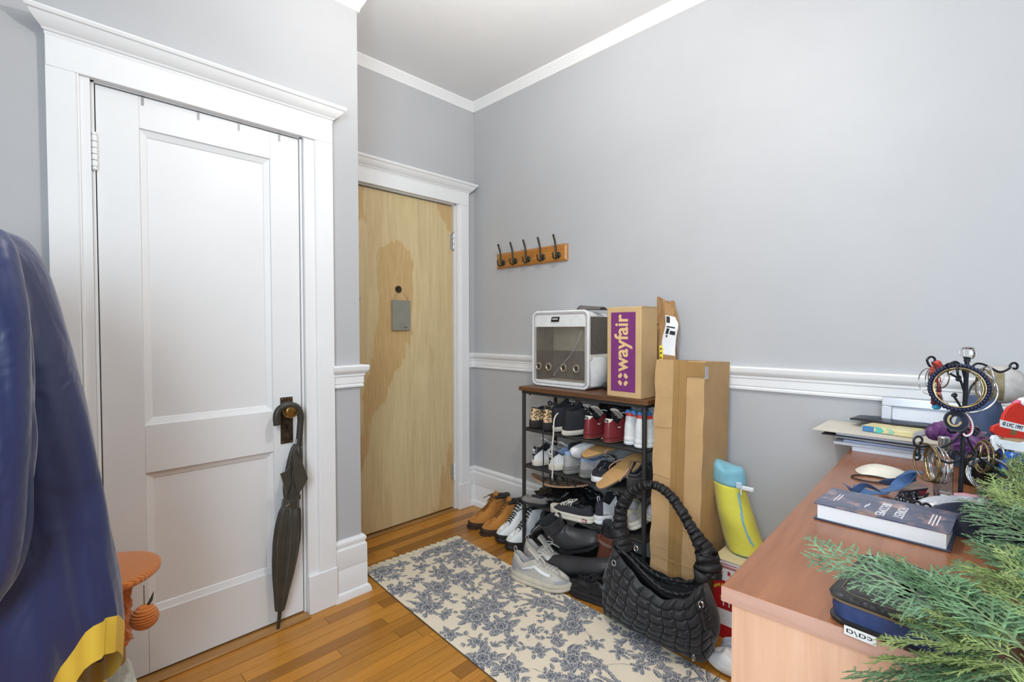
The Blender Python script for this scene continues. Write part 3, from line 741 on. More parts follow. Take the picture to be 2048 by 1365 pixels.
# flip-flops
m_fs = M('tan_footbed', (188, 146, 92), 0.6, 0.12, 10, 0.05, 200)
m_fr = M('rose_gold_strap', (206, 164, 138), 0.35, 0.06, metal=0.3)
m_fe = M('grey_foam', (120, 114, 106), 0.8, 0.06)
def flip(t):
    sh = Shoe(0.265, 0.092, 0.014, 0.02, 0.02, 0.02, 0.02, round_=0.55, waist=0.82)
    K = 40; A = [2*PI*k/K for k in range(K)]
    def ring(g, z): return [((sh.outl(a)[0]*sh.L-sh.L/2)*(1+(g-1)*0.4)+sh.L/2, sh.outl(a)[1]*g, z) for a in A]
    MB().loft([ring(1, 0), ring(1.01, 0.006), ring(1, 0.0115)]).build('sole', m_fe, t)
    MB().loft([ring(0.985, 0.0116), ring(0.975, 0.0145), ring(0.9, 0.0148)]).build('footbed', m_fs, t, smooth=60)
    mb = MB()
    for s_ in (1, -1):
        mb.tube(catmull([(0.2, 0.004, 0.014), (0.192, 0.008*s_, 0.03), (0.16, 0.034*s_, 0.036), (0.115, 0.044*s_, 0.026), (0.1, 0.044*s_, 0.012)], 8), [0.004]*8+[0.005]*25, 6, flat=0.6)
    mb.build('thong_strap', m_fr, t)
t = thing('flip_flop', 'tan flip-flop with rose gold thong lying flat on top of the pile', 'sandal', group='tan flip-flops', mat=place((-0.335, -1.17, z2+0.115), -28, 16, 16))
flip(t)
t = thing('flip_flop', 'tan flip-flop with rose gold thong propped slanting against the shelf front', 'sandal', group='tan flip-flops', mat=place((-0.33, -1.255, z2-0.012), -36, 32, 30))
flip(t)
# black platform slipper with beaded trim
t = thing('platform_slipper', 'black suede slipper with beaded trim on a thick dark sole, beside the corner post', 'slipper', mat=place((-0.285, -1.395, z2+0.0012), -4))
sh = Shoe(0.27, 0.11, 0.05, 0.07, 0.085, 0.115, 0.09, t0=0.28, waist=0.9)
sh.upper([SUE_K, LINING_D], parent=t); sh.sole_part(M('charcoal_foam', (62, 60, 60), 0.8, 0.05), t, 1.06)
mb = MB()
for k in range(22):
    a = PI-1.1+2.2*k/21
    mb.ball(sh.pos(a, 0.93, 0.003), 0.0032, 6)
for k in range(16):
    a = PI-0.9+1.8*k/15
    mb.ball(sh.pos(a, 0.2, 0.003), 0.003, 6)
o = mb.build('bead_trim', M('silver_beads', (150, 148, 146), 0.3, 0.1, metal=0.6), t); o['kind'] = 'stuff'

# --- third shelf
z3 = SH[2]
t = thing('plastic_bag', 'crumpled shiny black plastic bag on the third shelf under a strappy sandal', 'bag', (-0.16, -0.98, z3))
def crump(u, v):
    a = 2*PI*u; b_ = PI*v/2
    rr = 1+0.16*math.sin(7*a+3*v*5)*math.cos(5*b_+a*3)+0.1*math.sin(13*a-9*b_)+0.06*math.sin(23*a+17*b_)
    return (0.125*math.cos(a)*math.cos(b_)*rr, 0.21*math.sin(a)*math.cos(b_)*rr, 0.098*math.sin(b_)*(1+0.14*math.sin(9*a+4*b_))+0.001)
mb = MB(); mb.loft([[crump(k/60, j/14*0.98) for k in range(60)] for j in range(15)]); mb.build('bag_body', M('glossy_black_plastic', (20, 20, 22), 0.18, 0.1, 20, 0.8, 60, bd=0.006), t, smooth=30)
t = thing('strappy_sandal', 'black strappy sandal with a curved tan sole on top of the plastic bag', 'sandal', mat=place((-0.19, -1.11, z3+0.118), 101, -6, 6))
mb = MB(); sh = Shoe(0.34, 0.09, 0.01, 0.02, 0.02, 0.02, 0.02, round_=0.55)
K = 40; A = [2*PI*k/K for k in range(K)]
def sring(g, dz): return [(sh.outl(a)[0]*sh.L, sh.outl(a)[1]*g, dz+0.05*(sh.outl(a)[0]-0.5)**2*(4 if sh.outl(a)[0] > 0.5 else 1.5)) for a in A]
mb.loft([sring(1, 0), sring(1.02, 0.004), sring(1, 0.009)]); mb.build('sole', M('tan_wooden_sole', (188, 150, 118), 0.5, 0.1), t)
mb = MB()
for x0, h_ in ((0.06, 0.05), (0.1, 0.06), (0.16, 0.06), (0.2, 0.055), (0.24, 0.04)):
    mb.tube(catmull([(x0, -0.036, 0.012), (x0+0.01, -0.026, h_*0.8), (x0+0.02, 0, h_), (x0+0.012, 0.028, h_*0.8), (x0, 0.036, 0.012)], 6), 0.011, 6, flat=0.35)
mb.build('straps', SUE_K, t)
t = thing('ballet_flat', 'grey flat shoe poking out at the corner of the third shelf', 'shoe', mat=place((-0.27, -0.90, z3+0.0012), 118, 4))
sh = Shoe(0.15, 0.075, 0.008, 0.045, 0.035, 0.04, 0.036, t0=0.55)
sh.upper([M('grey_felt', (120, 116, 110), 0.8, 0.1), LINING_D], parent=t); sh.sole_part(RUB_K, t, 1.04)
# black low canvas sneaker lying lengthways, rubber label on the heel
t = thing('canvas_sneaker', 'black low-top canvas sneaker lying lengthwise with a dirty white sole and red heel label', 'sneaker', mat=place((-0.295, -1.205, z3+0.0012), 96))
sh = Shoe(0.235, 0.094, 0.03, 0.078, 0.062, 0.07, 0.05, t0=0.44)
sh.upper([CAN_K, LINING_D], parent=t); sh.sole_part(RUB_W, t, 1.07, groove=True)
sh.patch('toe_cap', RUB_W, t, -0.7, 0.7, 0.0, 0.8, 0.0016, 11, 5)
sh.tongue(CAN_K, t, 0.012, 0.03); sh.laces(LACE_W, t, 5)
mb = MB(); mb.box(0.012, 0.0375, 0.010, 0.036, 0.0435, 0.024); mb.build('heel_label', M('red_rubber_label', (150, 60, 54), 0.5, 0.0), t, bevel=0.001)
mb = MB(); mb.box(0.016, 0.043, 0.013, 0.0225, 0.0440, 0.021).box(0.0255, 0.043, 0.013, 0.032, 0.0440, 0.021); mb.build('label_mark', RUB_WW, t)
# grey and white trainers
m_gm = M('light_grey_mesh', (204, 202, 204), 0.75, 0.06, 40, 0.2, 500)
m_ck = M('charcoal_knit', (52, 52, 58), 0.8, 0.08, 40, 0.2, 500)
for i, (x, y, yaw, lab) in enumerate(((-0.29, -1.222, -8, 'charcoal and white trainer, heel out, beside the canvas sneaker'), (-0.30, -1.332, -2, 'light grey and white trainer, heel out, next to the quilted bag handle'))):
    t = thing('trainer', lab, 'sneaker', group='grey and white trainers', mat=place((x, y, z3+0.00122), yaw))
    sh = Shoe(0.28, 0.102, 0.038, 0.108+0.006*i, 0.085, 0.135, 0.062, t0=0.4, waist=0.84)
    sh.upper([m_ck if i == 0 else m_gm, LINING_D], parent=t); sh.sole_part(RUB_WW, t, 1.1, groove=True)
    for s_ in (1, -1): sh.patch('side_overlay', m_gm if i == 0 else LEA_W, t, PI+s_*0.55, PI+s_*1.3, 0.1, 0.9, 0.0025, 10, 5)
    sh.patch('heel_counter', m_ck if i == 0 else m_gm, t, PI-0.55, PI+0.55, 0.0, 0.7, 0.0025, 11, 5)
    sh.tongue(m_gm, t, 0.04, 0.03); sh.laces(LACE_W, t, 5); sh.heel_loop(m_gm, t)
m_cr = M('cream_suede', (208, 200, 172), 0.8, 0.1, 20, 0.1)
for i, (x, y, yaw, roll, z, lab) in enumerate(((-0.27, -1.405, 8, -20, 0.012, 'cream and grey sneaker on the third shelf, seen through the quilted bag handle'), (-0.22, -1.44, -8, 25, 0.062, 'grey sneaker leaning above the cream one behind the bag handle'))):
    t = thing('suede_sneaker', lab, 'sneaker', group='cream sneakers behind the bag handle', mat=place((x, y, z3+z), yaw, 0, roll))
    sh = Shoe(0.26, 0.098, 0.03, 0.09, 0.07, 0.1, 0.058, t0=0.42)
    sh.upper([m_cr if i == 0 else m_rg, LINING_G], parent=t); sh.sole_part(RUB_W, t, 1.06, groove=True)
    sh.patch('heel_counter', m_rg if i == 0 else m_gm, t, PI-0.8, PI+0.8, 0.1, 0.6, 0.002, 11, 5)
    sh.tongue(m_cr, t, 0.025, 0.04); sh.laces(LACE_W, t, 5)

# --- lowest shelf and the floor
z4 = SH[3]
m_boot = M('scuffed_black_boot_leather', (58, 58, 60), 0.42, 0.25, 10, 0.15, 120)
m_bootn = M('navy_black_leather', (34, 38, 52), 0.5, 0.2, 12, 0.15, 120)
def tall_boot(t, H=0.36, L=0.265, mat=m_boot, k=1.0, ky=1.0):
    # shaft down to the ankle, round the heel and along the foot
    S_ = [(0.06, H, 0.054, 0.05, 0), (0.06, H*0.75, 0.052, 0.048, 0), (0.06, H*0.5+0.03, 0.047, 0.044, 0), (0.06, 0.135, 0.043, 0.039, 0), (0.066, 0.1, 0.049, 0.038, 18), (0.076, 0.072, 0.062, 0.038, 42), (0.1, 0.055, 0.066, 0.038, 64),
          (0.14, 0.043, 0.05, 0.041, 82), (0.175, 0.034, 0.037, 0.045, 90), (0.205, 0.029, 0.031, 0.046, 90), (0.235, 0.024, 0.026, 0.042, 90), (0.255, 0.02, 0.02, 0.032, 90), (0.265, 0.016, 0.012, 0.018, 90)]
    secs = []
    for x, z, r1, r2, ph in S_:
        a_ = math.radians(ph); x *= L/0.265
        d = Vector((math.cos(a_), 0, math.sin(a_)))*r1*k
        secs.append([Vector((x, 0, z))+d*math.cos(q)+Vector((0, r2*ky*math.sin(q), 0)) for q in [2*PI*i/32 for i in range(32)]])
    dense = []
    for i in range(len(secs)-1):
        for q in range(3): dense.append([catmull_pt(secs[max(i-1, 0)][j], secs[i][j], secs[i+1][j], secs[min(i+2, len(secs)-1)][j], q/3) for j in range(32)])
    dense.append(secs[-1])
    dense = [[Vector((p.x, p.y, max(p.z, 0.004))) for p in s_] for s_ in dense]
    mb = MB(); mb.loft(dense, True, False, 0)
    inner = [[Vector((0.06*L/0.265, 0, z))+(p-Vector((0.06*L/0.265, 0, H)))*0.9 for p in secs[0]] for z in (H-0.001, H-0.05)]
    mb.loft([secs[0]]+inner, True, False, 1); b_ = len(mb.v); mb.v += [tuple(p) for p in inner[-1]]; mb.f.append(tuple(range(b_, b_+32))); mb.mi.append(1)
    b_ = len(mb.v); mb.v += [tuple(p) for p in dense[-1]]; mb.f.append(tuple(range(b_, b_+32))); mb.mi.append(0)
    mb.build('boot_upper', [mat, LINING_D], t, smooth=70)
    so = Shoe(L*0.98, 0.088*ky, 0.012, 0.02, 0.02, 0.02, 0.02)
    so.sole_part(RUB_K, t, 1.04).location = (0.008, 0, -0.012)
    MB().box(0.012, -0.03*ky, -0.03, 0.075, 0.03*ky, -0.006).build('heel', RUB_K, t, bevel=0.004)
    MB().tube(secs[0], 0.003, 6, closed=True).build('top_binding', mat, t)
    MB().tube([s_[8]+Vector((0, 0.001, 0)) for s_ in dense[:14]], 0.0015, 5).build('side_seam', mat, t)
def aim_toe(p_heel, d_toe, d_shaft):
    xx = Vector(d_toe).normalized(); zz = Vector(d_shaft); zz = (zz-xx*zz.dot(xx)).normalized(); return frame(p_heel, xx, zz.cross(xx), zz)
def aim(p_heel, d_shaft, d_toe):
    """boot matrix: heel-sole point, direction of shaft (z) and of toe (x)"""
    zz = Vector(d_shaft).normalized(); xx = Vector(d_toe); xx = (xx-zz*xx.dot(zz)).normalized(); yy_ = zz.cross(xx)
    return frame(p_heel, xx, yy_, zz)
# boot lying over the shelf: shaft up to the left, toe to the right
Hp, Tp, Sp = PX(1116, 1092, -0.345), PX(1192, 1074, -0.30), PX(1098, 1045, -0.395)
t = thing('tall_boot', 'scuffed black boot on the lowest shelf, its toe pointing at the brown boot', 'boot', group='black boots', mat=aim_toe(Hp, Tp-Hp, Sp-Hp))
tall_boot(t, 0.17, 0.25, m_boot, 1.05, 1.1)
A_, B_ = PX(1112, 1118, -0.372), PX(1225, 1122, -0.372)
xx_ = Vector((1, 0, 0.0)); zz_ = (A_-B_).normalized()
t = thing('tall_boot', 'tall black boot lying flat on the floor with its shaft towards the grey sneakers', 'boot', group='black boots', mat=aim(B_-xx_*0.06, zz_, xx_))
tall_boot(t, (A_-B_).length+0.02, 0.25, m_boot, 0.95, 0.95)
t = thing('ankle_boot', 'short black leather boot lying on its side behind the rack post', 'boot', mat=place((-0.07, -0.868, z4+0.055), 178, 2, 60))
sh = Shoe(0.25, 0.1, 0.024, 0.115, 0.112, 0.118, 0.062, t0=0.4)
sh.upper([LEA_K, LINING_D], parent=t); sh.sole_part(RUB_K, t, 1.06)
MB().tube([sh.pos(2*PI*k/30, 0.03, 0.003) for k in range(30)], 0.0018, 5, closed=True).build('welt_stitching', LINING_G, t)
t = thing('embroidered_flat', 'black flat shoe with white embroidered swirls on the lowest shelf', 'shoe', mat=place((-0.27, -0.80, z4+0.001), -78, 0))
sh = Shoe(0.23, 0.09, 0.01, 0.05, 0.04, 0.05, 0.042, t0=0.5)
sh.upper([SUE_K, LINING_D], parent=t); sh.sole_part(RUB_K, t, 1.04)
mb = MB()
for a0 in (-1.5, -1.2, -0.9, 0.9, 1.2):
    mb.tube([sh.pos(a0+0.14*math.sin(k*0.55), 0.25+0.05*k, 0.003) for k in range(14)], 0.0018, 4)
mb.build('embroidery', LACE_W, t)
t = thing('tall_boot', 'dark navy boot lying along the back of the lowest shelf', 'boot', group='black boots', mat=aim((-0.16, -1.24, z4+0.045), (0.02, 1, 0.0), (0.5, 0.0, 0.5)))
tall_boot(t, 0.26, 0.15, m_bootn, 0.8, 0.8)

# chunky black oxford with laces on the floor
t = thing('lace_up_shoe', 'chunky black leather lace-up shoe on the floor beneath the brown boot', 'shoe', mat=place((-0.385, -1.445, 0.0), 96))
sh = Shoe(0.30, 0.118, 0.034, 0.085, 0.07, 0.1, 0.075, t0=0.42, waist=0.86)
sh.upper([M('glossy_black_leather', (30, 30, 31), 0.24, 0.1, 20, 0.06, 120), LINING_D], parent=t); sh.sole_part(RUB_K, t, 1.12, groove=True)
sh.tongue(LEA_K, t, 0.02, 0.04); sh.laces(LACE_K, t, 5, 0.0028)
# brown duck boot upside down against the rack
t = thing('duck_boot', 'brown leather boot with cream and black rubber bands beside the quilted bag', 'boot', mat=aim((-0.325, -1.28, 0.028), (0.03, -0.06, 0.40), (0.1, -0.9, 0)))
m_brn = M('brown_boot_leather', (92, 50, 34), 0.35, 0.12, 16, 0.08, 160)
prof = [(0.052, 0.0), (0.055, 0.01), (0.055, 0.028), (0.053, 0.03)]
def obx(z, k=1.0): return [(0.052*k*math.cos(a), 0.044*k*math.sin(a), z) for a in [2*PI*i/28 for i in range(28)]]
MB().loft([obx(0.03, 1.0), obx(0.035, 1.04), obx(0.062, 1.04), obx(0.065, 1.0)]).build('black_band', RUB_K, t)
MB().loft([obx(0.064, 1.02), obx(0.067, 1.08), obx(0.098, 1.08), obx(0.102, 1.02)]).build('cream_band', m_crm, t)
MB().loft([obx(0.058, 1.03), obx(0.0655, 1.06), obx(0.068, 1.04)]).build('tan_welt', M('tan_rubber', (150, 118, 88), 0.5), t)
MB().loft([obx(-0.04, 0.7), obx(0.0, 0.96), obx(0.03, 1.04)]).build('foot', LEA_K, t, smooth=60)
MB().loft([obx(0.1, 0.98), obx(0.15, 0.92), obx(0.2, 0.95), obx(0.235, 1.02), obx(0.238, 0.99)]).build('shaft', m_brn, t, smooth=60)
MB().box(-0.058, -0.02, 0.185, -0.045, 0.03, 0.225).build('pull_tab', m_brn, t, bevel=0.003)
MB().loft([obx(0.232, 0.9), obx(0.24, 0.96), obx(0.29, 0.96), obx(0.295, 0.9)]).build('top_cuff', M('black_vinyl', (26, 28, 34), 0.25), t)
mb = MB()
for dz in (0, 0.008): mb.tube([Vector(p)*1.0 for p in obx(0.2+dz, 0.965)], 0.0008, 4, closed=True)
mb.build('stitching', LINING_G, t)
# pale grey chunky running shoes on the rug edge
m_gs = M('pale_grey_leather', (190, 184, 174), 0.5, 0.08, 20, 0.08, 200)
m_gs2 = M('silver_grey_overlay', (164, 162, 164), 0.5, 0.08, 20)
m_gsl = M('dirty_cream_rubber', (206, 196, 176), 0.55, 0.1, 16)
for i, (x, y, yaw, lab) in enumerate(((-0.535, -0.905, -73, 'pale grey chunky running shoe in front, side on with white flash, on the rug edge'), (-0.398, -0.855, -80, 'pale grey chunky running shoe behind its mate, mostly its collar showing'))):
    t = thing('running_shoe', lab, 'shoe', group='pale grey chunky running shoes', mat=place((x, y, 0.0065), yaw))
    sh = Shoe(0.30, 0.112, 0.04, 0.128, 0.09, 0.125, 0.075, t0=0.42, toe_sole=0.032, waist=0.8)
    sh.upper([m_gs, LINING_G], parent=t); sh.sole_part(m_gsl, t, 1.12, groove=True)
    sh.patch('toe_guard', m_gs2, t, -0.95, 0.95, 0.0, 0.5, 0.002, 17, 5, edge=lambda u: (0.0, 0.25+0.3*math.sin(PI*u)))
    for s_ in (1, -1):
        sh.patch('side_flash', RUB_WW, t, PI+s_*1.0, PI+s_*2.0, 0.3, 0.6, 0.0028, 12, 4, edge=lambda u: (0.42+0.02*u, 0.5+0.3*u**2))
        sh.patch('side_overlay', m_gs2, t, PI+s_*0.3, PI+s_*1.25, 0.2, 0.6, 0.002, 12, 5, edge=lambda u: (0.2+0.1*u, 0.62-0.25*u))
        sh.patch('eyestay', m_gs, t, s_*0.95, s_*1.55, 0.62, 1.0, 0.003, 10, 5)
    sh.patch('heel_counter', m_gs2, t, PI-0.6, PI+0.6, 0.05, 0.6, 0.0025, 11, 5)
    sh.tongue(m_gs, t, 0.035, 0.035); sh.laces(LACE_W, t, 6, 0.0028); sh.heel_loop(m_gs, t)
# tan work boots by the baseboard, toes out
m_nub = M('wheat_nubuck', (182, 122, 56), 0.85, 0.14, 12, 0.12, 300)
m_lug = M('brown_lug_rubber', (70, 52, 38), 0.7, 0.15, 20)
m_cuff = M('black_padded_cuff', (52, 48, 42), 0.6, 0.1)
m_tl = M('brown_cord_lace', (120, 80, 36), 0.8, 0.1)
for i, (x, y, yaw, lab) in enumerate(((-0.045, -0.388, 162, 'tan nubuck work boot nearest the white baseboard, toe out'), (-0.055, -0.513, 163, 'tan nubuck work boot beside the white boots, toe out'))):
    t = thing('work_boot', lab, 'boot', group='tan work boots', mat=place((x, y, 0.0), yaw))
    sh = Shoe(0.275, 0.106, 0.03, 0.165, 0.162, 0.17, 0.078, t0=0.40, waist=0.86)
    sh.upper([m_nub, LINING_D], parent=t, Q=9); sh.sole_part(m_lug, t, 1.07)
    mb = MB()
    for k in range(26):
        a = 2*PI*k/26; tt, yy2 = sh.outl(a); p = Vector(((tt*sh.L-sh.L/2)*1.03+sh.L/2, yy2*1.09, 0.006)); mb.box(p.x-0.006, p.y-0.006, 0.0, p.x+0.006, p.y+0.006, 0.015)
    o = mb.build('sole_lugs', m_lug, t); o['kind'] = 'stuff'
    mb = MB()
    ring = [sh.pos(2*PI*k/36, 1.0) for k in range(10, 27)]
    mb.tube(catmull([p+Vector((0, 0, 0.004)) for p in ring], 2), 0.0105, 8); mb.build('padded_cuff', m_cuff, t, smooth=60)
    for s_ in (1, -1): sh.patch('eyestay', m_nub, t, s_*1.0, s_*1.75, 0.5, 1.0, 0.003, 12, 6)
    sh.tongue(m_nub, t, 0.02, 0.02, 0.42); sh.laces(m_tl, t, 7, 0.0026, 0.66)
# white combat boots on black platform soles
m_plat = M('black_platform_rubber', (44, 42, 41), 0.45, 0.08, 20)
for i, (x, y, yaw, lab) in enumerate(((-0.075, -0.637, 166, 'white leather combat boot on black platform sole, next to the tan boots'), (-0.10, -0.742, 166, 'white leather combat boot on black platform sole, next to the rack post'))):
    t = thing('combat_boot', lab, 'boot', group='white platform boots', mat=place((x, y, 0.0), yaw))
    sh = Shoe(0.265, 0.1, 0.042, 0.2, 0.197, 0.205, 0.092, t0=0.42, waist=0.86)
    sh.upper([LEA_W, LINING_D], parent=t, Q=10); sh.sole_part(m_plat, t, 1.08, groove=True)
    mb = MB()
    for k in range(40):
        tt, yy2 = sh.outl(2*PI*k/40)
    sh.laces(LACE_K, t, 8, 0.0026, 0.68)
    mb = MB()
    for k in range(6):
        for s_ in (1, -1): mb.ball(sh.pos(s_*(1.05+0.1*k), 0.97, 0.002), 0.0032, 6)
    mb.build('eyelets', LACE_K, t)
    MB().tube([sh.pos(2*PI*k/40, 0.02, 0.002) for k in range(40)], 0.0012, 4, closed=True).build('welt_stitching', M('yellowish_thread', (150, 140, 110), 0.8), t)

# ------------------------------------------------------------------ let every shoe rest on what carries it
for o in list(COL.objects):
    if o.parent is None and o.type == 'EMPTY' and o.get('category') in ('shoe', 'sneaker', 'sandal', 'slipper', 'boot', 'bag'):
        lvl = o.get('rest')
        bpy.context.view_layer.update()
        lo = min((c.matrix_world @ v.co).z for c in o.children for v in c.data.vertices)
        for z in (SH[0], SH[1], SH[2], SH[3], 0.0):
            if abs(lo-z) < 0.042 and o.name not in ('flip_flop', 'flip_flop.001', 'duck_boot', 'patent_bag'):
                o.location.z += (z+0.0004 if z else (0.0075 if 'chunky running' in o['label'] else 0.0004))-lo; break
# ------------------------------------------------------------------ boxes on and beside the rack
def cardboard(name, rgb, axis=2, dens=70):
    t = NT(name); v = t.coord()
    c = np.array(lin(rgb)); n = t.noise(v, 8, 4)
    wv = t.n('ShaderNodeTexWave', Scale=dens); wv.bands_direction = 'XYZ'[axis]; wv.inputs['Distortion'].default_value = 0.6; t.l(v, wv.inputs['Vector'])
    col = t.ramp(n, [(0.3, tuple(c*0.9)), (0.7, tuple(c*1.06))])
    t.base(t.mix(0.10, col, t.ramp(wv.outputs['Fac'], [(0, (0.45, 0.45, 0.45)), (1, (1, 1, 1))]), 'MULTIPLY'))
    t.set(Roughness=0.8); t.p.inputs['Specular IOR Level'].default_value = 0.2
    t.bump(t.math('ADD', wv.outputs['Fac'], t.math('MULTIPLY', n, 2.0)), 0.12, 0.002)
    return t.m
m_card = cardboard('corrugated_cardboard', (196, 160, 114))
m_card2 = cardboard('pale_cardboard', (204, 172, 126), 0, 90)
m_tape = M('brown_packing_tape', (164, 128, 80), 0.3, 0.06, 10)
# tall box leaning back on the chair rail
TB = math.atan2(0.055, 1.078)
t = thing('cardboard_box', 'tall narrow cardboard box taped down its middle, leaning beside the shoe rack', 'box', mat=Matrix.Translation((-0.345, -1.525, 0.0)) @ Matrix.Rotation(TB, 4, 'Y'))
bw, bd_, bh = 0.213, 0.255, 1.084
n_ = 22
def wob(z, k): return 0.0022*math.sin(z*37+k*2.1)+0.0018*math.sin(z*91+k)
secs = []
for i in range(n_+1):
    z = bh*i/n_
    secs.append([(wob(z, 0), 0.0+wob(z, 1), z+ (0.012 if i == 0 else 0)), (wob(z, 0), -bw/2, z + (0.012 if i == 0 else 0)), (wob(z, 3), -bw, z+ (0.012 if i == 0 else 0)), (bd_, -bw+wob(z, 4), z), (bd_, 0, z)])
MB().loft(secs).build('carton', m_card, t, smooth=20)
MB().box(-0.0035, -0.083, 0.02, -0.001, -0.107, bh+0.001).build('tape_strip', m_tape, t)
MB().box(-0.0042, -0.108, 0.02, -0.001, -0.14, bh+0.001).build('tape_strip', m_tape, t)
MB().box(-0.004, -0.108, bh-0.062, 0.0, -bw-0.0005, bh-0.004).build('tape_patch', m_tape, t)
MB().box(-0.004, -0.08, bh, 0.13, -0.142, bh+0.0015).build('tape_strip', m_tape, t)
MB().box(0.002, -bw-0.0025, bh-0.07, 0.03, -bw+0.001, bh-0.02).build('clear_tape', M('clear_tape', (182, 178, 176), 0.25, 0.05), t)
mb = MB()
for z, y0, y1, dz in ((0.93, -0.003, -0.083, -0.004), (0.80, -0.005, -0.08, 0.004), (0.70, -0.11, -0.21, -0.005), (0.60, -0.003, -0.083, -0.008), (0.50, -0.11, -0.21, -0.004), (0.40, -0.11, -0.21, -0.006), (0.36, -0.003, -0.083, -0.006), (0.30, -0.005, -0.21, -0.01), (0.26, -0.005, -0.2, -0.004)):
    x = wob(z, 0)
    mb.tube([(x-0.0006, y0, z), (x-0.0012, (y0+y1)/2, z+dz*0.4), (x-0.0006, y1, z+dz)], 0.0013, 5)
o = mb.build('creases', m_card, t); o['kind'] = 'stuff'

# box with the purple panel on the rack top
A = Vector((-0.302, -1.286, RTOP)); B = Vector((-0.320, -1.463, RTOP))
yx = Vector((-0.03, -1, 0)).normalized(); nx = Vector((0, 0, 1)).cross(yx)       # nx points into the room depth
if nx.x < 0: nx = -nx
wfw = (B-A).length
t = thing('parcel_box', 'upright kraft box with a purple printed panel standing on the shoe rack', 'box', mat=frame(A+Vector((0, 0, 0.0005)), yx, nx, (0, 0, 1)))
hw_, hd_, hh_ = wfw, 0.135, 0.407
mb = MB().box(0, 0, 0, hw_, hd_, hh_); mb.build('carton', m_card2, t, bevel=0.003)
m_pur = M('purple_print', (120, 50, 112), 0.55, 0.05, 12)
MB().box(0.022, -0.0008, 0.026, hw_-0.028, 0.001, hh_-0.024).build('purple_panel', m_pur, t)
m_kraft = M('kraft_print', (222, 186, 132), 0.7, 0.03)
cx = hw_*0.5+0.002
text('lettering', 'wayfair', 0.098, m_kraft, t, frame((cx+0.019, -0.0013, 0.118), (0, 0, 1), (-1, 0, 0), (0, -1, 0)), bold=0.0022, sx=0.9, spacing=1.0)
mb = MB()
for sx_, sz_ in ((1, 1), (1, -1), (-1, 1), (-1, -1)):
    pts = [(0.004, 0.014), (0.014, 0.004), (0.0245, 0.007), (0.026, 0.014), (0.014, 0.026), (0.007, 0.0245)]
    P = [(cx-0.0045+sx_*a*1.0, -0.0013, 0.081+sz_*b_*1.1) for a, b_ in pts]
    Q = [(x, -0.0006, z) for x, _, z in P]
    mb.loft([P, Q])
    mb.build('pinwheel_petal', m_kraft, t); mb = MB()
MB().box(hw_-0.001, 0.004, hh_-0.002, hw_+0.0012, hd_-0.01, hh_+0.001).build('top_flap', m_card2, t)

# brown paper mailer leaning on the wall between the boxes
t = thing('paper_mailer', 'crumpled brown paper mailer with a white address label, behind the purple-panelled box', 'mailer', (-0.115, -1.425, RTOP), (0, 0.17, 0))
def mail(u, v, s):
    # one long side of the bag (s = +-1), u along y, v up
    zz = 0.012+v*0.455*(1-0.05*u)
    yy_ = 0.028-u*(0.118-0.03*max(0, v-0.72)/0.28)
    d = (0.03*math.sin(PI*min(1, u*1.0))*math.sin(PI*min(1, 0.12+v*0.86))+0.004*math.sin(9*u+11*v)+0.003*math.sin(21*v-7*u))
    return (s*d, yy_+0.004*math.sin(14*v), zz+(0.006*math.sin(6*u+1) if v > 0.9 else 0))
mb = MB(); mb.grid(lambda u, v: mail(u, v, -1), 14, 26); mb.grid(lambda u, v: mail(u, v, 1), 14, 26)
pb = mb.build('paper_bag', M('brown_kraft_paper', (160, 122, 80), 0.75, 0.12, 12, 0.5, 40, bd=0.004), t, smooth=60)
mb = MB(); mb.grid(lambda u, v: Vector(mail(0.52+0.46*u, 0.40+0.42*v, -1))+Vector((-0.0022, 0, 0)), 8, 12); mb.build('address_label', M('white_label_paper', (226, 226, 228), 0.6, 0.03), t)
for k, (u0, v0, u1, v1) in enumerate(((0.56, 0.74, 0.7, 0.81), (0.62, 0.62, 0.74, 0.68), (0.78, 0.62, 0.94, 0.66), (0.6, 0.69, 0.9, 0.705), (0.66, 0.585, 0.72, 0.61))):
    MB().grid(lambda u, v: Vector(mail(u0+(u1-u0)*u, v0+(v1-v0)*v, -1))+Vector((-0.0034, 0, 0)), 4, 4).build('label_print', m_blktxt, t)
MB().grid(lambda u, v: Vector(mail(0.43+0.13*u, 0.33+0.16*v, -1))+Vector((-0.0032, 0, 0)), 5, 5).build('yellow_sticker', M('yellow_sticker', (236, 208, 40), 0.5, 0.03), t)
for v0 in (0.35, 0.40, 0.445): MB().grid(lambda u, v: Vector(mail(0.46+0.06*u, v0+0.018*v, -1))+Vector((-0.0042, 0, 0)), 4, 3).build('sticker_print', m_blktxt, t)
mb = MB()
for v0 in (0.5, 0.72, 0.3): mb.tube([Vector(mail(0.05+0.14*k/5, v0-0.02*math.sin(PI*k/5), -1))+Vector((-0.002, 0, 0)) for k in range(6)], 0.0014, 5)
o = mb.build('slits', m_dark, t); o['kind'] = 'stuff'

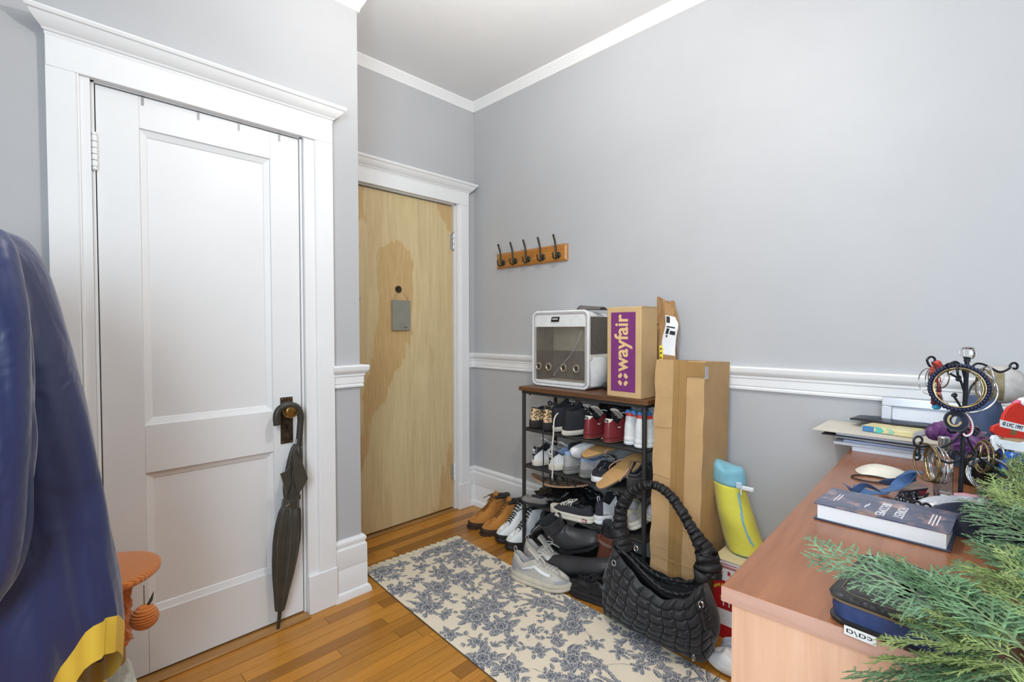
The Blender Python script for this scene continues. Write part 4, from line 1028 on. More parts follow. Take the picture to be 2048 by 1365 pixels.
# pet carrier
CX = -0.222
cy0, cy1 = PX(1066, 700, CX).y, PX(1178, 700, CX).y
zt0, zt1 = PX(1070, 621, CX).z, PX(1168, 626, CX).z
cw = cy0-cy1; chh = (zt0+zt1)/2-RTOP
t = thing('pet_carrier', 'white and grey pet carrier with a clear window and grommets on the shoe rack', 'pet carrier', mat=frame((CX, cy0, RTOP), (0, -1, 0), (1, 0, 0), (0, 0, 1)))
m_cw = M('off_white_carrier_fabric', (222, 222, 220), 0.7, 0.05, 20, 0.15, 300)
m_cg = M('grey_piping', (172, 168, 166), 0.5, 0.06)
m_cm = M('grey_mesh_fabric', (96, 90, 82), 0.85, 0.1, 60, 0.5, 900)
dd = 0.175
def rr(w0, w1, h0, h1, r, n=6):
    pts = []
    for cxx, czz, a0 in ((w1-r, h1-r, 0), (w0+r, h1-r, PI/2), (w0+r, h0+r, PI), (w1-r, h0+r, 1.5*PI)):
        for k in range(n+1): a = a0+PI/2*k/n; pts.append((cxx+r*math.cos(a), czz+r*math.sin(a)))
    return pts
front = rr(0, cw, 0.004, chh, 0.032)
back = rr(0.006, cw-0.006, 0.002, chh-0.012, 0.03)
def loop(poly, y): return [(x, y, z) for x, z in poly]
MB().tube(loop(rr(0.004, cw-0.004, 0.009, chh-0.002, 0.03), 0.0), 0.0075, 8, closed=True).build('front_piping', m_cw, t)
MB().tube(loop(rr(0.014, cw-0.014, 0.018, chh-0.012, 0.026), -0.002), 0.0045, 8, closed=True).build('zip_piping', m_cg, t)
# side walls between front and back loops: white below, mesh above
F_ = loop(front, 0.004); Bk = loop(back, dd); n = len(front)
mb = MB()
mb.add(F_+Bk, [(i, (i+1) % n, n+(i+1) % n, n+i) for i in range(n)])
mb.add(Bk, [tuple(range(n))]); mb.build('shell', m_cw, t, smooth=40)
MB().box(cw-0.002, 0.012, chh*0.45, cw+0.0025, dd-0.01, chh-0.03).build('side_mesh', m_cm, t)
def pock(u, v):
    return (cw+0.002+0.03*math.sin(PI*u)*(0.35+0.65*v*(1-v)*3)+0.004*math.sin(7*u+5*v), 0.008+(dd-0.01)*u*(1-0.12*(1-v)), 0.02+chh*0.36*v+0.004*math.sin(4*u)*v)
MB().grid(pock, 12, 10).build('side_pocket', m_cw, t, smooth=60)
MB().box(cw-0.001, 0.008, chh*0.385, cw+0.004, dd-0.008, chh*0.45).build('pocket_band', M('cream_band', (226, 220, 206), 0.7), t)
wx0, wx1, wz0, wz1 = 0.026, cw-0.024, 0.036, chh*0.80
MB().box(0.018, -0.004, wz1, cw-0.018, 0.002, chh-0.016).build('front_band', m_cw, t)
MB().box(0.018, -0.004, 0.014, cw-0.018, 0.002, wz0).build('bottom_band', m_cw, t)
for a, b_ in ((0.012, wx0), (wx1, cw-0.012)): MB().box(a, -0.003, wz0, b_, 0.002, wz1).build('window_border', m_cg, t)
mw = NT('clear_smoked_vinyl'); mw.base(L4((150, 142, 130))); mw.set(Roughness=0.05, Alpha=0.26); mw.p.inputs['Specular IOR Level'].default_value = 1.0; mw.bump(mw.noise(mw.coord(scale=(1, 1, 1)), 14, 3), 0.6, 0.012)
def win(u, v): return (wx0+(wx1-wx0)*u, -0.003-0.012*math.sin(PI*u)*math.sin(PI*v)+0.003*math.sin(9*u+6*v), wz0+(wz1-wz0)*v)
wn = MB().grid(win, 20, 20).build('clear_window', mw.m, t, smooth=60)
# inside: taupe lining with a darker lower back and a fold of the vinyl
MB().box(0.012, dd-0.02, 0.02, cw-0.012, dd-0.014, chh-0.03).build('back_lining', M('taupe_lining', (176, 164, 140), 0.85, 0.1), t)
MB().box(0.012, dd-0.026, 0.02, cw-0.012, dd-0.02, chh*0.47).build('lower_lining', M('dark_brown_lining', (98, 86, 76), 0.85, 0.15), t)
MB().box(cw-0.02, 0.01, 0.02, cw-0.014, dd-0.02, chh-0.03).build('side_lining', M('dark_grey_lining', (70, 64, 60), 0.85, 0.15), t)
MB().box(0.012, 0.01, 0.02, 0.018, dd-0.02, chh-0.03).build('side_lining', M('brown_grey_lining', (120, 110, 96), 0.85, 0.15), t)
MB().box(0.018, 0.01, 0.02, 0.0195, dd-0.02, chh*0.47).build('lower_lining', M('dark_brown_lining', (98, 86, 76)), t)
MB().box(0.014, 0.01, 0.012, cw-0.014, dd-0.01, 0.03).build('cushion', M('cream_cushion', (200, 192, 170), 0.8), t, bevel=0.006)
MB().tube(catmull([(wx1-0.008, -0.016, wz1-0.02), (wx1-0.06, -0.018, wz0+0.16), (wx0+0.15, -0.019, wz0+0.045), (wx0+0.142, -0.016, wz0+0.03)], 8), 0.0028, 6, flat=0.5).build('window_zip', m_cg, t)
for k, x in enumerate((0.055, 0.125, cw-0.15, cw-0.068)):
    mb = MB()
    mb.tube([(x+0.016*math.cos(a), -0.014-0.002*k*0, 0.108+0.0175*math.sin(a)) for a in [2*PI*i/18 for i in range(18)]], 0.0048, 7, closed=True)
    g = mb.build('grommet', M('champagne_metal', (170, 156, 136), 0.3, 0.05, metal=0.5), t)
    mb = MB().lathe([(0.001, 0), (0.0155, 0), (0.0155, 0.002), (0.001, 0.002)], 16); mb.xf(Matrix.Translation((x, -0.012, 0.108)) @ Matrix.Rotation(PI/2, 4, 'X')); mb.build('grommet_hole', M('dark_mesh', (58, 52, 46), 0.8), g)
MB().prism([(0, 0), (0.052, 0), (0.058, 0.026), (0.006, 0.026)], 0, 0.004).xf(frame((cw*0.36, -0.0045, chh*0.865), (1, 0, 0), (0, 0, 1), (0, -1, 0))).build('brand_badge', RUB_K, t)
mb = MB()
for k in range(6): mb.box(cw*0.36+0.011+0.006*k, -0.0092, chh*0.865+0.012, cw*0.36+0.0155+0.006*k, -0.0082, chh*0.865+0.0175)
mb.build('badge_print', RUB_WW, t)
MB().tube(catmull([(0.07, 0.01, chh-0.006), (0.1, 0.012, chh+0.004), (0.2, 0.012, chh+0.004), (0.24, 0.01, chh-0.006)], 6), 0.006, 6, flat=0.5).build('top_slot', m_cg, t)
mb = MB().grid(lambda u, v: (0.26+0.14*u, 0.05+0.075*v, chh+0.002+0.03*math.sin(PI*(0.1+0.8*v))*(1-0.4*u)), 8, 10); o = mb.build('top_strap', M('grey_webbing_strap', (104, 98, 96), 0.7, 0.1), t, smooth=60)
sd = o.modifiers.new('t', 'SOLIDIFY'); sd.thickness = 0.004
mb = MB().ball((cw+0.045, 0.1, 0.022), (0.02, 0.045, 0.021), 12); mb.build('rolled_strap', RUB_K, t)

# red and white carton on the floor with the yellow bag on it
t = thing('printed_carton', 'red and white printed carton with a cream lid, under the yellow knit bag', 'box', (-0.283, -1.775, 0.0))
BX, BY, BZ = 0.262, 0.37, 0.312
m_rdc = M('red_print', (172, 26, 32), 0.5, 0.08, 8); m_wtc = M('white_print_board', (222, 220, 218), 0.5, 0.03); m_crc = M('cream_lid_board', (222, 208, 164), 0.6, 0.05, 8)
MB().box(0, -BY, 0, BX, 0, BZ-0.006).build('carton', m_wtc, t, bevel=0.002)
MB().box(-0.002, -BY, BZ-0.005, BX, 0.001, BZ).build('lid', m_crc, t, bevel=0.001)
MB().box(-0.0012, -BY, 0.115, 0.001, -0.001, 0.228).build('red_panel', m_rdc, t)
MB().box(-0.0012, -BY, 0.0, 0.001, -0.001, 0.052).build('red_band', m_rdc, t)
mb = MB()
for k, (y0, y1, z) in enumerate(((-0.03, -0.09, 0.293), (-0.026, -0.105, 0.284), (-0.03, -0.098, 0.279))): mb.box(-0.0012, y0, z, 0, y1, z+0.0025)
for y0, y1 in ((-0.008, -0.04), (-0.085, -0.12)): mb.box(-0.0012, y0, 0.258, 0, y1, 0.2605)
mb.build('small_print', m_rdc, t)
text('red_mark', 'R', 0.022, m_rdc, t, frame((-0.0014, -0.055, 0.253), (0, -1, 0), (0, 0, 1), (-1, 0, 0)), bold=0.001)
m_yel = M('yellow_print', (214, 176, 52), 0.5, 0.05)
mb = MB()
for k in range(9):
    a = PI*(0.15+0.75*k/8); mb.box(-0.0022, -0.055-0.05*math.cos(a)-0.004, 0.186+0.024*math.sin(a)-0.004, -0.001, -0.055-0.05*math.cos(a)+0.004, 0.186+0.024*math.sin(a)+0.006)
o = mb.build('arched_lettering', m_yel, t); o['kind'] = 'stuff'
text('lettering', 'TT', 0.036, m_wtc, t, frame((-0.0022, -0.03, 0.13), (0, -1, 0), (0, 0, 1), (-1, 0, 0)), bold=0.0005)
mb = MB()
for k in range(3): mb.box(-0.0022, -0.028-0.008*k, 0.158, -0.001, -0.033-0.008*k, 0.166)
mb.build('small_lettering', m_yel, t)

def yellow_knit():
    tt = NT('yellow_ribbed_knit'); v = tt.coord()
    c = np.array(lin((226, 218, 84)))
    tt.base(tt.ramp(tt.noise(v, 12, 3), [(0.3, tuple(c*0.93)), (0.7, tuple(c*1.05))])); tt.set(Roughness=0.85); tt.p.inputs['Sheen Weight'].default_value = 0.2
    tt.bump(tt.noise(v, 400, 2), 0.2, 0.001)
    return tt.m
m_yk = yellow_knit(); m_bk = M('light_blue_felt', (128, 186, 202), 0.9, 0.06, 20, 0.2, 400, sheen=0.2)
t = thing('zip_bag', 'yellow ribbed knit bag with light blue ends, standing on the red carton', 'bag', (-0.17, -1.868, BZ+0.001))
cl = catmull([(0, 0, 0), (0.0, 0.022, 0.06), (-0.005, 0.05, 0.15), (0.0, 0.074, 0.25), (0.0, 0.082, 0.33)], 10)
def bag_sec(i, n, grow=1.0, ribs=True):
    u = i/(len(cl)-1); c = cl[i]
    ww = interp(u, [0, 0.05, 0.2, 0.5, 0.7, 0.85, 0.95, 1], [0.052, 0.066, 0.072, 0.068, 0.062, 0.066, 0.06, 0.048])*grow
    dp = interp(u, [0, 0.05, 0.5, 0.95, 1], [0.04, 0.055, 0.052, 0.045, 0.03])*grow
    out = []
    for k in range(n):
        a = 2*PI*k/n
        rb = 1+(0.034*(1 if (k % 2) else -1) if ribs else 0)+0.03*math.sin(3*a+9*u)*math.sin(5*u)
        out.append(c+Vector((dp*math.cos(a)*rb, ww*math.sin(a)*rb, 0.012*math.sin(a)*(u-0.3))))
    return out
ns = 120; kk = int(0.80*(len(cl)-1))
MB().loft([bag_sec(i, ns) for i in range(2, kk+1)], True, True).build('knit_body', m_yk, t, smooth=180)
def top_sec(i, z_):
    s_ = bag_sec(i, 60, 1.0, False); c = cl[i]; u = (i-kk)/(len(cl)-1-kk)
    return [p+Vector((0, 0, 0.022*u*abs(math.sin(math.atan2(p.y-c.y, 0.04)))*1.2)) for p in s_]
MB().loft([top_sec(i, 0) for i in range(kk, len(cl))]).build('blue_cap', m_bk, t, smooth=180)
MB().loft([bag_sec(i, 60, 0.98, False) for i in range(0, 4)]).build('blue_base', m_bk, t, smooth=180)
zp = [cl[i]+Vector((-0.062, -0.012-0.02*math.sin(i*0.35+1.2)+ (i-10)*-0.0004, 0)) for i in range(8, 33)]
zp = []
for i in range(9, 31):
    s_ = bag_sec(i, 120, 1.02, False); k = int(120*(0.615+0.012*math.sin(i*0.28))); zp.append(s_[k % 120])
MB().tube(zp, 0.005, 6, flat=0.5).build('zip', m_bk, t)
MB().box(-0.062, 0.008, 0.272, -0.05, 0.03, 0.296).build('zip_tab', M('pale_blue_tab', (190, 214, 232), 0.5), t, bevel=0.003)
mb = MB().box(-0.058, -0.035, 0.268, -0.046, 0.012, 0.285); mb.build('loop_tag', M('white_tag', (226, 230, 232), 0.6), t, bevel=0.004)
MB().tube([(-0.06, 0.01, 0.272), (-0.062, 0.009, 0.258), (-0.06, 0.008, 0.25)], 0.003, 6).build('zip_pull', M('white_plastic', (228, 230, 232), 0.4), t)

# pale things on the floor by the desk corner
t = thing('slip_on_shoe', 'plain white slip-on shoe on the rug, half hidden behind the desk corner', 'shoe', mat=place((-0.425, -2.085, 0.0068), 97))
sh = Shoe(0.26, 0.1, 0.022, 0.066, 0.055, 0.07, 0.058, t0=0.5)
sh.upper([LEA_W, LINING_G], parent=t); sh.sole_part(RUB_WW, t, 1.06)
t = thing('cloth_bundle', 'pale blue white crumpled cloth on the floor behind the white slip-on', 'cloth', (-0.345, -1.915, 0.001))
mb = MB(); mb.loft([[(0.045*math.cos(a)*math.cos(b_)*(1+0.15*math.sin(5*a+4*b_)), 0.085*math.sin(a)*math.cos(b_)*(1+0.12*math.sin(7*a-3*b_)), 0.062*math.sin(b_)) for a in [2*PI*k/36 for k in range(36)]] for b_ in [PI/2*j/8*0.97 for j in range(9)]])
mb.build('fabric', M('pale_blue_cotton', (206, 212, 226), 0.85, 0.05, 20), t, smooth=60)

# ------------------------------------------------------------------ quilted tote
m_q = M('black_quilted_nylon', (38, 38, 40), 0.5, 0.08, 20, 0.12, 120, sheen=0.15)
m_qs = M('black_strap_nylon', (34, 34, 36), 0.55, 0.08, 20, 0.12, 160)
XT = -0.50
def tp(px, py, x=XT): return PX(px, py, x)
rim_b = [tp(*p, x=-0.44) for p in ((1243, 1078), (1262, 1108), (1290, 1135), (1320, 1155), (1350, 1162), (1380, 1165), (1405, 1150))]
rim_f = [tp(*p, x=-0.53) for p in ((1232, 1092), (1262, 1120), (1290, 1150), (1325, 1180), (1360, 1190), (1390, 1183), (1412, 1160))]
bot = [tp(*p, x=-0.49) for p in ((1213, 1240), (1228, 1262), (1262, 1288), (1310, 1308), (1360, 1321), (1405, 1322), (1428, 1298))]
def pl(P, u):
    C_ = catmull(P, 6); f = u*(len(C_)-1); i = min(int(f), len(C_)-2); return C_[i].lerp(C_[i+1], f-i)
t = thing('tote_bag', 'large slouchy black quilted shoulder bag standing on the rug against the boxes', 'bag', (-0.45, -1.62, 0.0))
O_ = Vector((-0.45, -1.62, 0.0))
NQX, NQY = 10.0, 7.0
def tside(u, v, front):
    top_ = pl(rim_f if front else rim_b, u); b_ = pl(bot, u)
    b_ = Vector((b_.x, b_.y, max(b_.z, 0.022)))
    p = b_.lerp(top_, v)
    # side ends bow outwards
    bow = math.sin(PI*min(1, v*1.05))
    p.y += (0.014*bow*(1-u)**6-0.018*bow*u**6)
    th = (0.085 if front else 0.05)*math.sin(PI*min(1, 0.06+u*0.88))**0.6*math.sin(PI*(0.10+0.72*v))**0.8
    p.x += -th if front else th
    uu = u+0.018*math.sin(v*9); 
    q = (1-abs(math.cos(PI*uu*NQX))**9)*(1-abs(math.cos(PI*(v+0.006*math.sin(u*20))*NQY))**9)*(0.75+0.25*(abs(math.sin(PI*uu*NQX))*abs(math.sin(PI*v*NQY)))**0.5)
    fade = min(1, (1-v)*9+0.25)
    wr = 0.004*math.sin(u*23+v*14)+0.003*math.sin(u*41-v*19)
    p.x += (-1 if front else 1)*(0.0105*q*fade+wr*0.3)
    p.z += 0.004*math.sin(u*30)*v
    return p-O_
nu, nv = 170, 120
mb = MB()
mb.grid(lambda u, v: tside(u, v, True), nu, nv); mb.build('front_panel', m_q, t, smooth=180)
mb = MB()
for k in range(1, 10): mb.tube([tside(min(1, max(0, k/NQX-0.018*math.sin(j/40*9))), j/40, True)+Vector((-0.0004, 0, 0)) for j in range(1, 40)], 0.0016, 4)
for k in range(1, 7): mb.tube([tside(j/60, k/NQY-0.006*math.sin(j/60*20), True)+Vector((-0.0004, 0, 0)) for j in range(1, 60)], 0.0016, 4)
o = mb.build('quilt_seams', M('black_seam_thread', (14, 14, 15), 0.9, 0.0), t); o['kind'] = 'stuff'
mb = MB().grid(lambda u, v: tside(u, v, False), 72, 48); mb.build('back_panel', m_q, t, smooth=180)
mb = MB()
for side in (0.0, 1.0): mb.grid(lambda u, v: tside(side, v, True).lerp(tside(side, v, False), u)+Vector((0, (0.02 if side == 0 else -0.022)*math.sin(PI*u)*math.sin(PI*v*0.95), 0)), 8, 40)
mb.grid(lambda u, v: tside(v, 0.0, True).lerp(tside(v, 0.0, False), u)-Vector((0, 0, 0.01*math.sin(PI*u))), 6, 40)
mb.build('gussets', m_q, t, smooth=180)
mb = MB()
for P in (rim_f, rim_b):
    C_ = catmull(P, 10); mb.tube([p-O_+Vector((0, 0, 0.002*math.sin(i*1.9))) for i, p in enumerate(C_)], [0.0065+0.0018*math.sin(i*1.4) for i in range(len(C_))], 8)
mb.build('rim_binding', m_qs, t, smooth=180)
MB().grid(lambda u, v: pl(rim_f, v).lerp(pl(rim_b, v), u)-O_-Vector((0, 0, 0.045*math.sin(PI*u)+0.02)), 6, 30).build('inner_lining', M('black_lining', (18, 18, 19), 0.8), t)
hp = [tp(1246, 1100, -0.49), tp(1240, 1055, -0.49), tp(1243, 1018, -0.485), tp(1259, 989, -0.475), tp(1282, 974, -0.465), tp(1308, 971, -0.455), tp(1335, 986, -0.455), tp(1358, 1015, -0.465), tp(1380, 1052, -0.48), tp(1400, 1084, -0.495), tp(1414, 1112, -0.505), tp(1416, 1150, -0.51)]
C_ = catmull(hp, 14); N_ = len(C_)
rad = [interp(i/(N_-1), [0, 0.12, 0.2, 0.45, 0.75, 0.88, 1], [0.046, 0.030, 0.027, 0.021, 0.023, 0.036, 0.052])*(1+0.10*math.sin(i*1.25)) for i in range(N_)]
MB().tube([p-O_+Vector((0.0018*math.sin(i*2.3), 0.0018*math.sin(i*1.7), 0)) for i, p in enumerate(C_)], rad, 14, flat=0.75).build('shoulder_strap', m_qs, t, smooth=180)
m_sil = M('silver_hardware', (206, 206, 208), 0.25, 0.0, metal=1.0)
for px, py, xx in ((1273, 1097, -0.52), (1229, 1126, -0.575), (1403, 1209, -0.60)):
    p = tp(px, py, xx)-O_
    MB().tube([p+Vector((-0.004, 0.008*math.cos(a), 0.011*math.sin(a))) for a in [2*PI*k/16 for k in range(16)]], 0.0026, 6, closed=True).build('ring', m_sil, t)
for (a, b_, xx) in (((1403, 1212), (1431, 1272), -0.60), ((1224, 1132), (1212, 1185), -0.555), ((1404, 1215), (1414, 1262), -0.605)):
    MB().tube(catmull([tp(*a, x=xx)-O_, tp((a[0]+b_[0])/2-2, (a[1]+b_[1])/2+3, x=xx-0.004)-O_, tp(*b_, x=xx)-O_], 6), 0.005, 6, flat=0.4).build('drawcord', LEA_K, t)
pz = tp(1388, 1315, -0.56)-O_
mb = MB()
for k in range(3): mb.tube([pz+Vector((-0.004, (0.006-0.002*k)*math.cos(a), (0.012-0.0035*k)*math.sin(a))) for a in [2*PI*i/14 for i in range(14)]], 0.0007, 4, closed=True)
mb.build('oval_emblem', m_sil, t)

# ------------------------------------------------------------------ rug
RW, RLn = 0.585, 1.9
def rug_colors(nx_, ny_):
    H, W_ = ny_, nx_
    yy, xx = np.mgrid[0:H, 0:W_]; X = xx/(W_-1)*RW; Y = yy/(H-1)*RLn
    img = np.empty((H, W_, 3)); cream = np.array((228, 215, 192.)); img[:] = cream
    r_ = np.random.default_rng(5)
    low = r_.normal(size=(H//24+2, W_//24+2)); low = low[(yy//24), (xx//24)]
    img += low[..., None]*1.2
    dk = np.array((90, 94, 104.)); md = np.array((128, 132, 142.)); lt = np.array((166, 166, 168.))
    def put(x0, y0, r, fn):
        i0, i1 = max(0, int((x0-r)/RW*W_)), min(W_, int((x0+r)/RW*W_)+2); j0, j1 = max(0, int((y0-r)/RLn*H)), min(H, int((y0+r)/RLn*H)+2)
        if i1 <= i0 or j1 <= j0: return
        dx = X[j0:j1, i0:i1]-x0; dy = Y[j0:j1, i0:i1]-y0
        m, c = fn(dx, dy)
        sub = img[j0:j1, i0:i1]; sub[m] = c[m]
    def flower(x0, y0, r, rot, n):
        def fn(dx, dy):
            d = np.hypot(dx, dy)/r; a = np.arctan2(dy, dx)+rot
            edge = 0.78+0.16*np.cos(n*a)+0.06*np.cos(3*n*a+1)
            m = d < edge
            ring = np.sin(d*15+1.1*np.cos(n*a)+0.5*np.cos(2*n*a))
            rad = np.cos(n*3*a+d*5)
            v = 0.55*ring+0.45*rad
            c = np.where((v > 0.62)[..., None], cream*0.96, np.where((v > 0.15)[..., None], lt, np.where((v > -0.35)[..., None], md, dk)))
            c = np.where((d < 0.16)[..., None], dk, c)
            return m, c
        put(x0, y0, r, fn)
    def leaf(x0, y0, L, w_, rot):
        def fn(dx, dy):
            u = (dx*math.cos(rot)+dy*math.sin(rot))/L; v = (-dx*math.sin(rot)+dy*math.cos(rot))/w_
            hw = np.sqrt(np.clip(u*(1-u), 0, 1))*2*(1-0.35*u)*(1+0.12*np.sin(u*40))
            m = (u > 0) & (u < 1) & (np.abs(v) < hw)
            vein = np.abs(v) < 0.10
            st = np.sin(u*26+np.abs(v)*7) > 0.35
            c = np.where(vein[..., None], cream*0.9, np.where(st[..., None], dk, md)); c = np.where(((v > 0.45*hw))[..., None], lt, c)
            return m, c
        put(x0, y0, L, fn)
    def stem(pts, w_):
        for (a, b_) in zip(pts[:-1], pts[1:]):
            for k in range(14):
                q = k/14; x0 = a[0]+(b_[0]-a[0])*q; y0 = a[1]+(b_[1]-a[1])*q
                put(x0, y0, w_, lambda dx, dy: ((dx*dx+dy*dy) < w_*w_, np.broadcast_to(dk, dx.shape+(3,))))
    cells = []
    for row in range(19):
        for col in range(5):
            cells.append((RW*(col+0.5+(0.3 if row % 2 else -0.1))/4.9+r_.uniform(-.02, .02), 0.05+RLn*row/18.2+r_.uniform(-.02, .02)))
    for i, (x0, y0) in enumerate(cells):
        big = (i % 4 == 0 or i % 7 == 3)
        R = r_.uniform(0.054, 0.066) if big else r_.uniform(0.033, 0.042)
        if i+6 < len(cells) and i % 3 == 0:
            x2, y2 = cells[i+6 if i % 2 else i+5]; stem([(x0, y0), ((x0+x2)/2+0.02, (y0+y2)/2), (x2, y2)], 0.0018)
        a0 = r_.uniform(0, 6.28)
        nl = 9 if big else 6
        for q in range(nl):
            a = a0+2*PI*q/nl+r_.uniform(-.3, .3); rr_ = R*r_.uniform(0.45, 0.85)
            leaf(x0+rr_*math.cos(a), y0+rr_*math.sin(a), R*r_.uniform(0.55, 0.9), R*r_.uniform(0.2, 0.3), a+r_.uniform(-.9, .9))
        if i % 6 == 2:
            a = r_.uniform(0, 6.28)
            for q in range(3): leaf(x0+R*0.6*math.cos(a+q*0.5), y0+R*0.6*math.sin(a+q*0.5), 0.085, 0.010, a+q*0.5-0.5)
        if big:
            for q in range(5):
                a = a0+2*PI*q/5+0.3; flower(x0+R*0.62*math.cos(a), y0+R*0.62*math.sin(a), R*r_.uniform(0.36, 0.5), a, 5)
            flower(x0, y0, R*0.78, a0, 7)
        else:
            flower(x0, y0, R*0.85, a0, 6)
            flower(x0+R*0.7*math.cos(a0), y0+R*0.7*math.sin(a0), R*0.5, a0+1, 5)
        aa = a0+2.1
        for q in range(4): leaf(x0+R*1.2*math.cos(aa), y0+R*1.2*math.sin(aa), R*0.6, R*0.12, aa+(q-1.5)*0.55)
    img += r_.normal(size=(H, W_, 1))*3.0
    return np.clip(img, 0, 255)
NX, NY = 280, 900
t = thing('rug', 'cream runner rug printed with grey blue flowers, fringed end towards the plywood door', 'rug', (-1.018, -0.352, 0.0), (0, 0, math.radians(-3.4)))
cols = rug_colors(NX, NY)/255
cols = np.where(cols <= 0.04045, cols/12.92, ((cols+0.055)/1.055)**2.4)
gx, gy = np.meshgrid(np.linspace(0, RW, NX), np.linspace(0, -RLn, NY))
gz = 0.0052+0.0005*np.sin(gx*60)*np.sin(gy*45)+0.0006*np.sin(gy*9+gx*5)
gx2 = gx+0.004*np.sin(gy*4)
V = np.stack([gx2, gy, gz], -1).reshape(-1, 3)
i_, j_ = np.meshgrid(np.arange(NY-1), np.arange(NX-1), indexing='ij')
b0 = (i_*NX+j_).ravel()
Fq = np.stack([b0+NX, b0+NX+1, b0+1, b0], -1)
me = bpy.data.meshes.new('pile')
me.vertices.add(len(V)); me.vertices.foreach_set('co', V.astype(np.float32).ravel())
me.loops.add(Fq.size); me.loops.foreach_set('vertex_index', Fq.astype(np.int32).ravel())
me.polygons.add(len(Fq)); me.polygons.foreach_set('loop_start', np.arange(0, Fq.size, 4, dtype=np.int32))
me.update(calc_edges=True); me.validate()
ca = me.color_attributes.new('print', 'FLOAT_COLOR', 'POINT')
ca.data.foreach_set('color', np.concatenate([cols.reshape(-1, 3), np.ones((NX*NY, 1))], 1).astype(np.float32).ravel())
me.polygons.foreach_set('use_smooth', [True]*len(me.polygons))
mr_ = NT('printed_cotton_rug'); at = mr_.n('ShaderNodeAttribute'); at.attribute_name = 'print'; mr_.l(at.outputs['Color'], mr_.p.inputs['Base Color']); mr_.set(Roughness=0.95); mr_.p.inputs['Specular IOR Level'].default_value = 0.1
mr_.bump(mr_.noise(mr_.coord(), 500, 2), 0.35, 0.001)
me.materials.append(mr_.m)
o = bpy.data.objects.new('woven_panel', me); COL.objects.link(o); o.parent = t
m_hem = M('cream_cotton', (206, 194, 168), 0.9, 0.06, 30, 0.2, 400)
mb = MB()
mb.box(0.0, 0.002, 0.0005, RW, -0.004, 0.0048); mb.build('end_hem', m_hem, t)
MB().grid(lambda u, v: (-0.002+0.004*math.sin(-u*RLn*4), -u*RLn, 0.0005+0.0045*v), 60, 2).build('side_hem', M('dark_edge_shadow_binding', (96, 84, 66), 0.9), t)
mb = MB(); ns_ = 15
for k in range(ns_):
    x0 = RW*(k+0.5)/ns_; r0 = RW/ns_/2
    for q, rr_ in enumerate((1.0, 0.72, 0.42)):
        mb.tube([(x0+r0*rr_*math.cos(a)*1.05, 0.002+0.040*rr_*math.sin(a)**0.8+0.004*math.sin(a*6+k), 0.003+0.001*math.sin(a*9)) for a in [PI*i/12 for i in range(13)]], 0.0052-0.0006*q, 5)
    for q in range(3): mb.tube([(x0+r0*0.5*(q-1), 0.0, 0.003), (x0+r0*0.8*(q-1), 0.034, 0.003)], 0.0034, 5)
o = mb.build('lace_fringe', M('cream_lace', (214, 204, 180), 0.9, 0.08, 40, 0.2, 500), t); o['kind'] = 'stuff'
# ------------------------------------------------------------------ on the walls and doors
# coat hook rack
t = thing('coat_hook_rack', 'small wooden wall rack with five dark metal double hooks above the pet carrier', 'hook rack', (0, 0, 0))
hy0, hy1, hz0, hz1 = -0.243, -0.822, 1.606, 1.703
m_hk = wood('honey_pine_board', (150, 92, 36), (196, 134, 62), 1, 3, 0.35)
mb = MB()
mb.loft([[(-0.0005, hy0, hz0), (-0.0005, hy1, hz0), (-0.0005, hy1, hz1), (-0.0005, hy0, hz1)], [(-0.012, hy0, hz0), (-0.012, hy1, hz0), (-0.012, hy1, hz1), (-0.012, hy0, hz1)],
         [(-0.02, hy0-0.012, hz0+0.012), (-0.02, hy1+0.012, hz0+0.012), (-0.02, hy1+0.012, hz1-0.012), (-0.02, hy0-0.012, hz1-0.012)]])
mb.build('board', m_hk, t, smooth=20)
m_hm = M('gunmetal_hook', (74, 72, 62), 0.4, 0.1, 60, 0.1, 200, metal=0.7)
for px in (1007, 1031, 1057, 1086, 1117):
    y = PX(px, 520, -0.02).y; zb = 1.640
    mb = MB()
    q = MB().lathe([(0.019, 0), (0.019, 0.003), (0.015, 0.006), (0.004, 0.008)], 20); q.xf(Matrix.Translation((-0.02, y, zb)) @ Matrix.Rotation(-PI/2, 4, 'Y')); mb.add(q.v, q.f)
    mb.tube(catmull([(-0.024, y, zb-0.004), (-0.038, y, zb-0.006), (-0.044, y, zb+0.02), (-0.050, y, zb+0.065), (-0.066, y, zb+0.105)], 6), [0.0068]*10+[0.0055]*15, 8)
    mb.tube(catmull([(-0.026, y, zb-0.008), (-0.044, y, zb-0.022), (-0.066, y, zb-0.018), (-0.072, y, zb+0.004)], 6), 0.005, 8)
    mb.ball((-0.0665, y, zb+0.108), 0.0072, 10).ball((-0.072, y, zb+0.006), 0.0062, 10)
    mb.build('double_hook', m_hm, t, smooth=60)
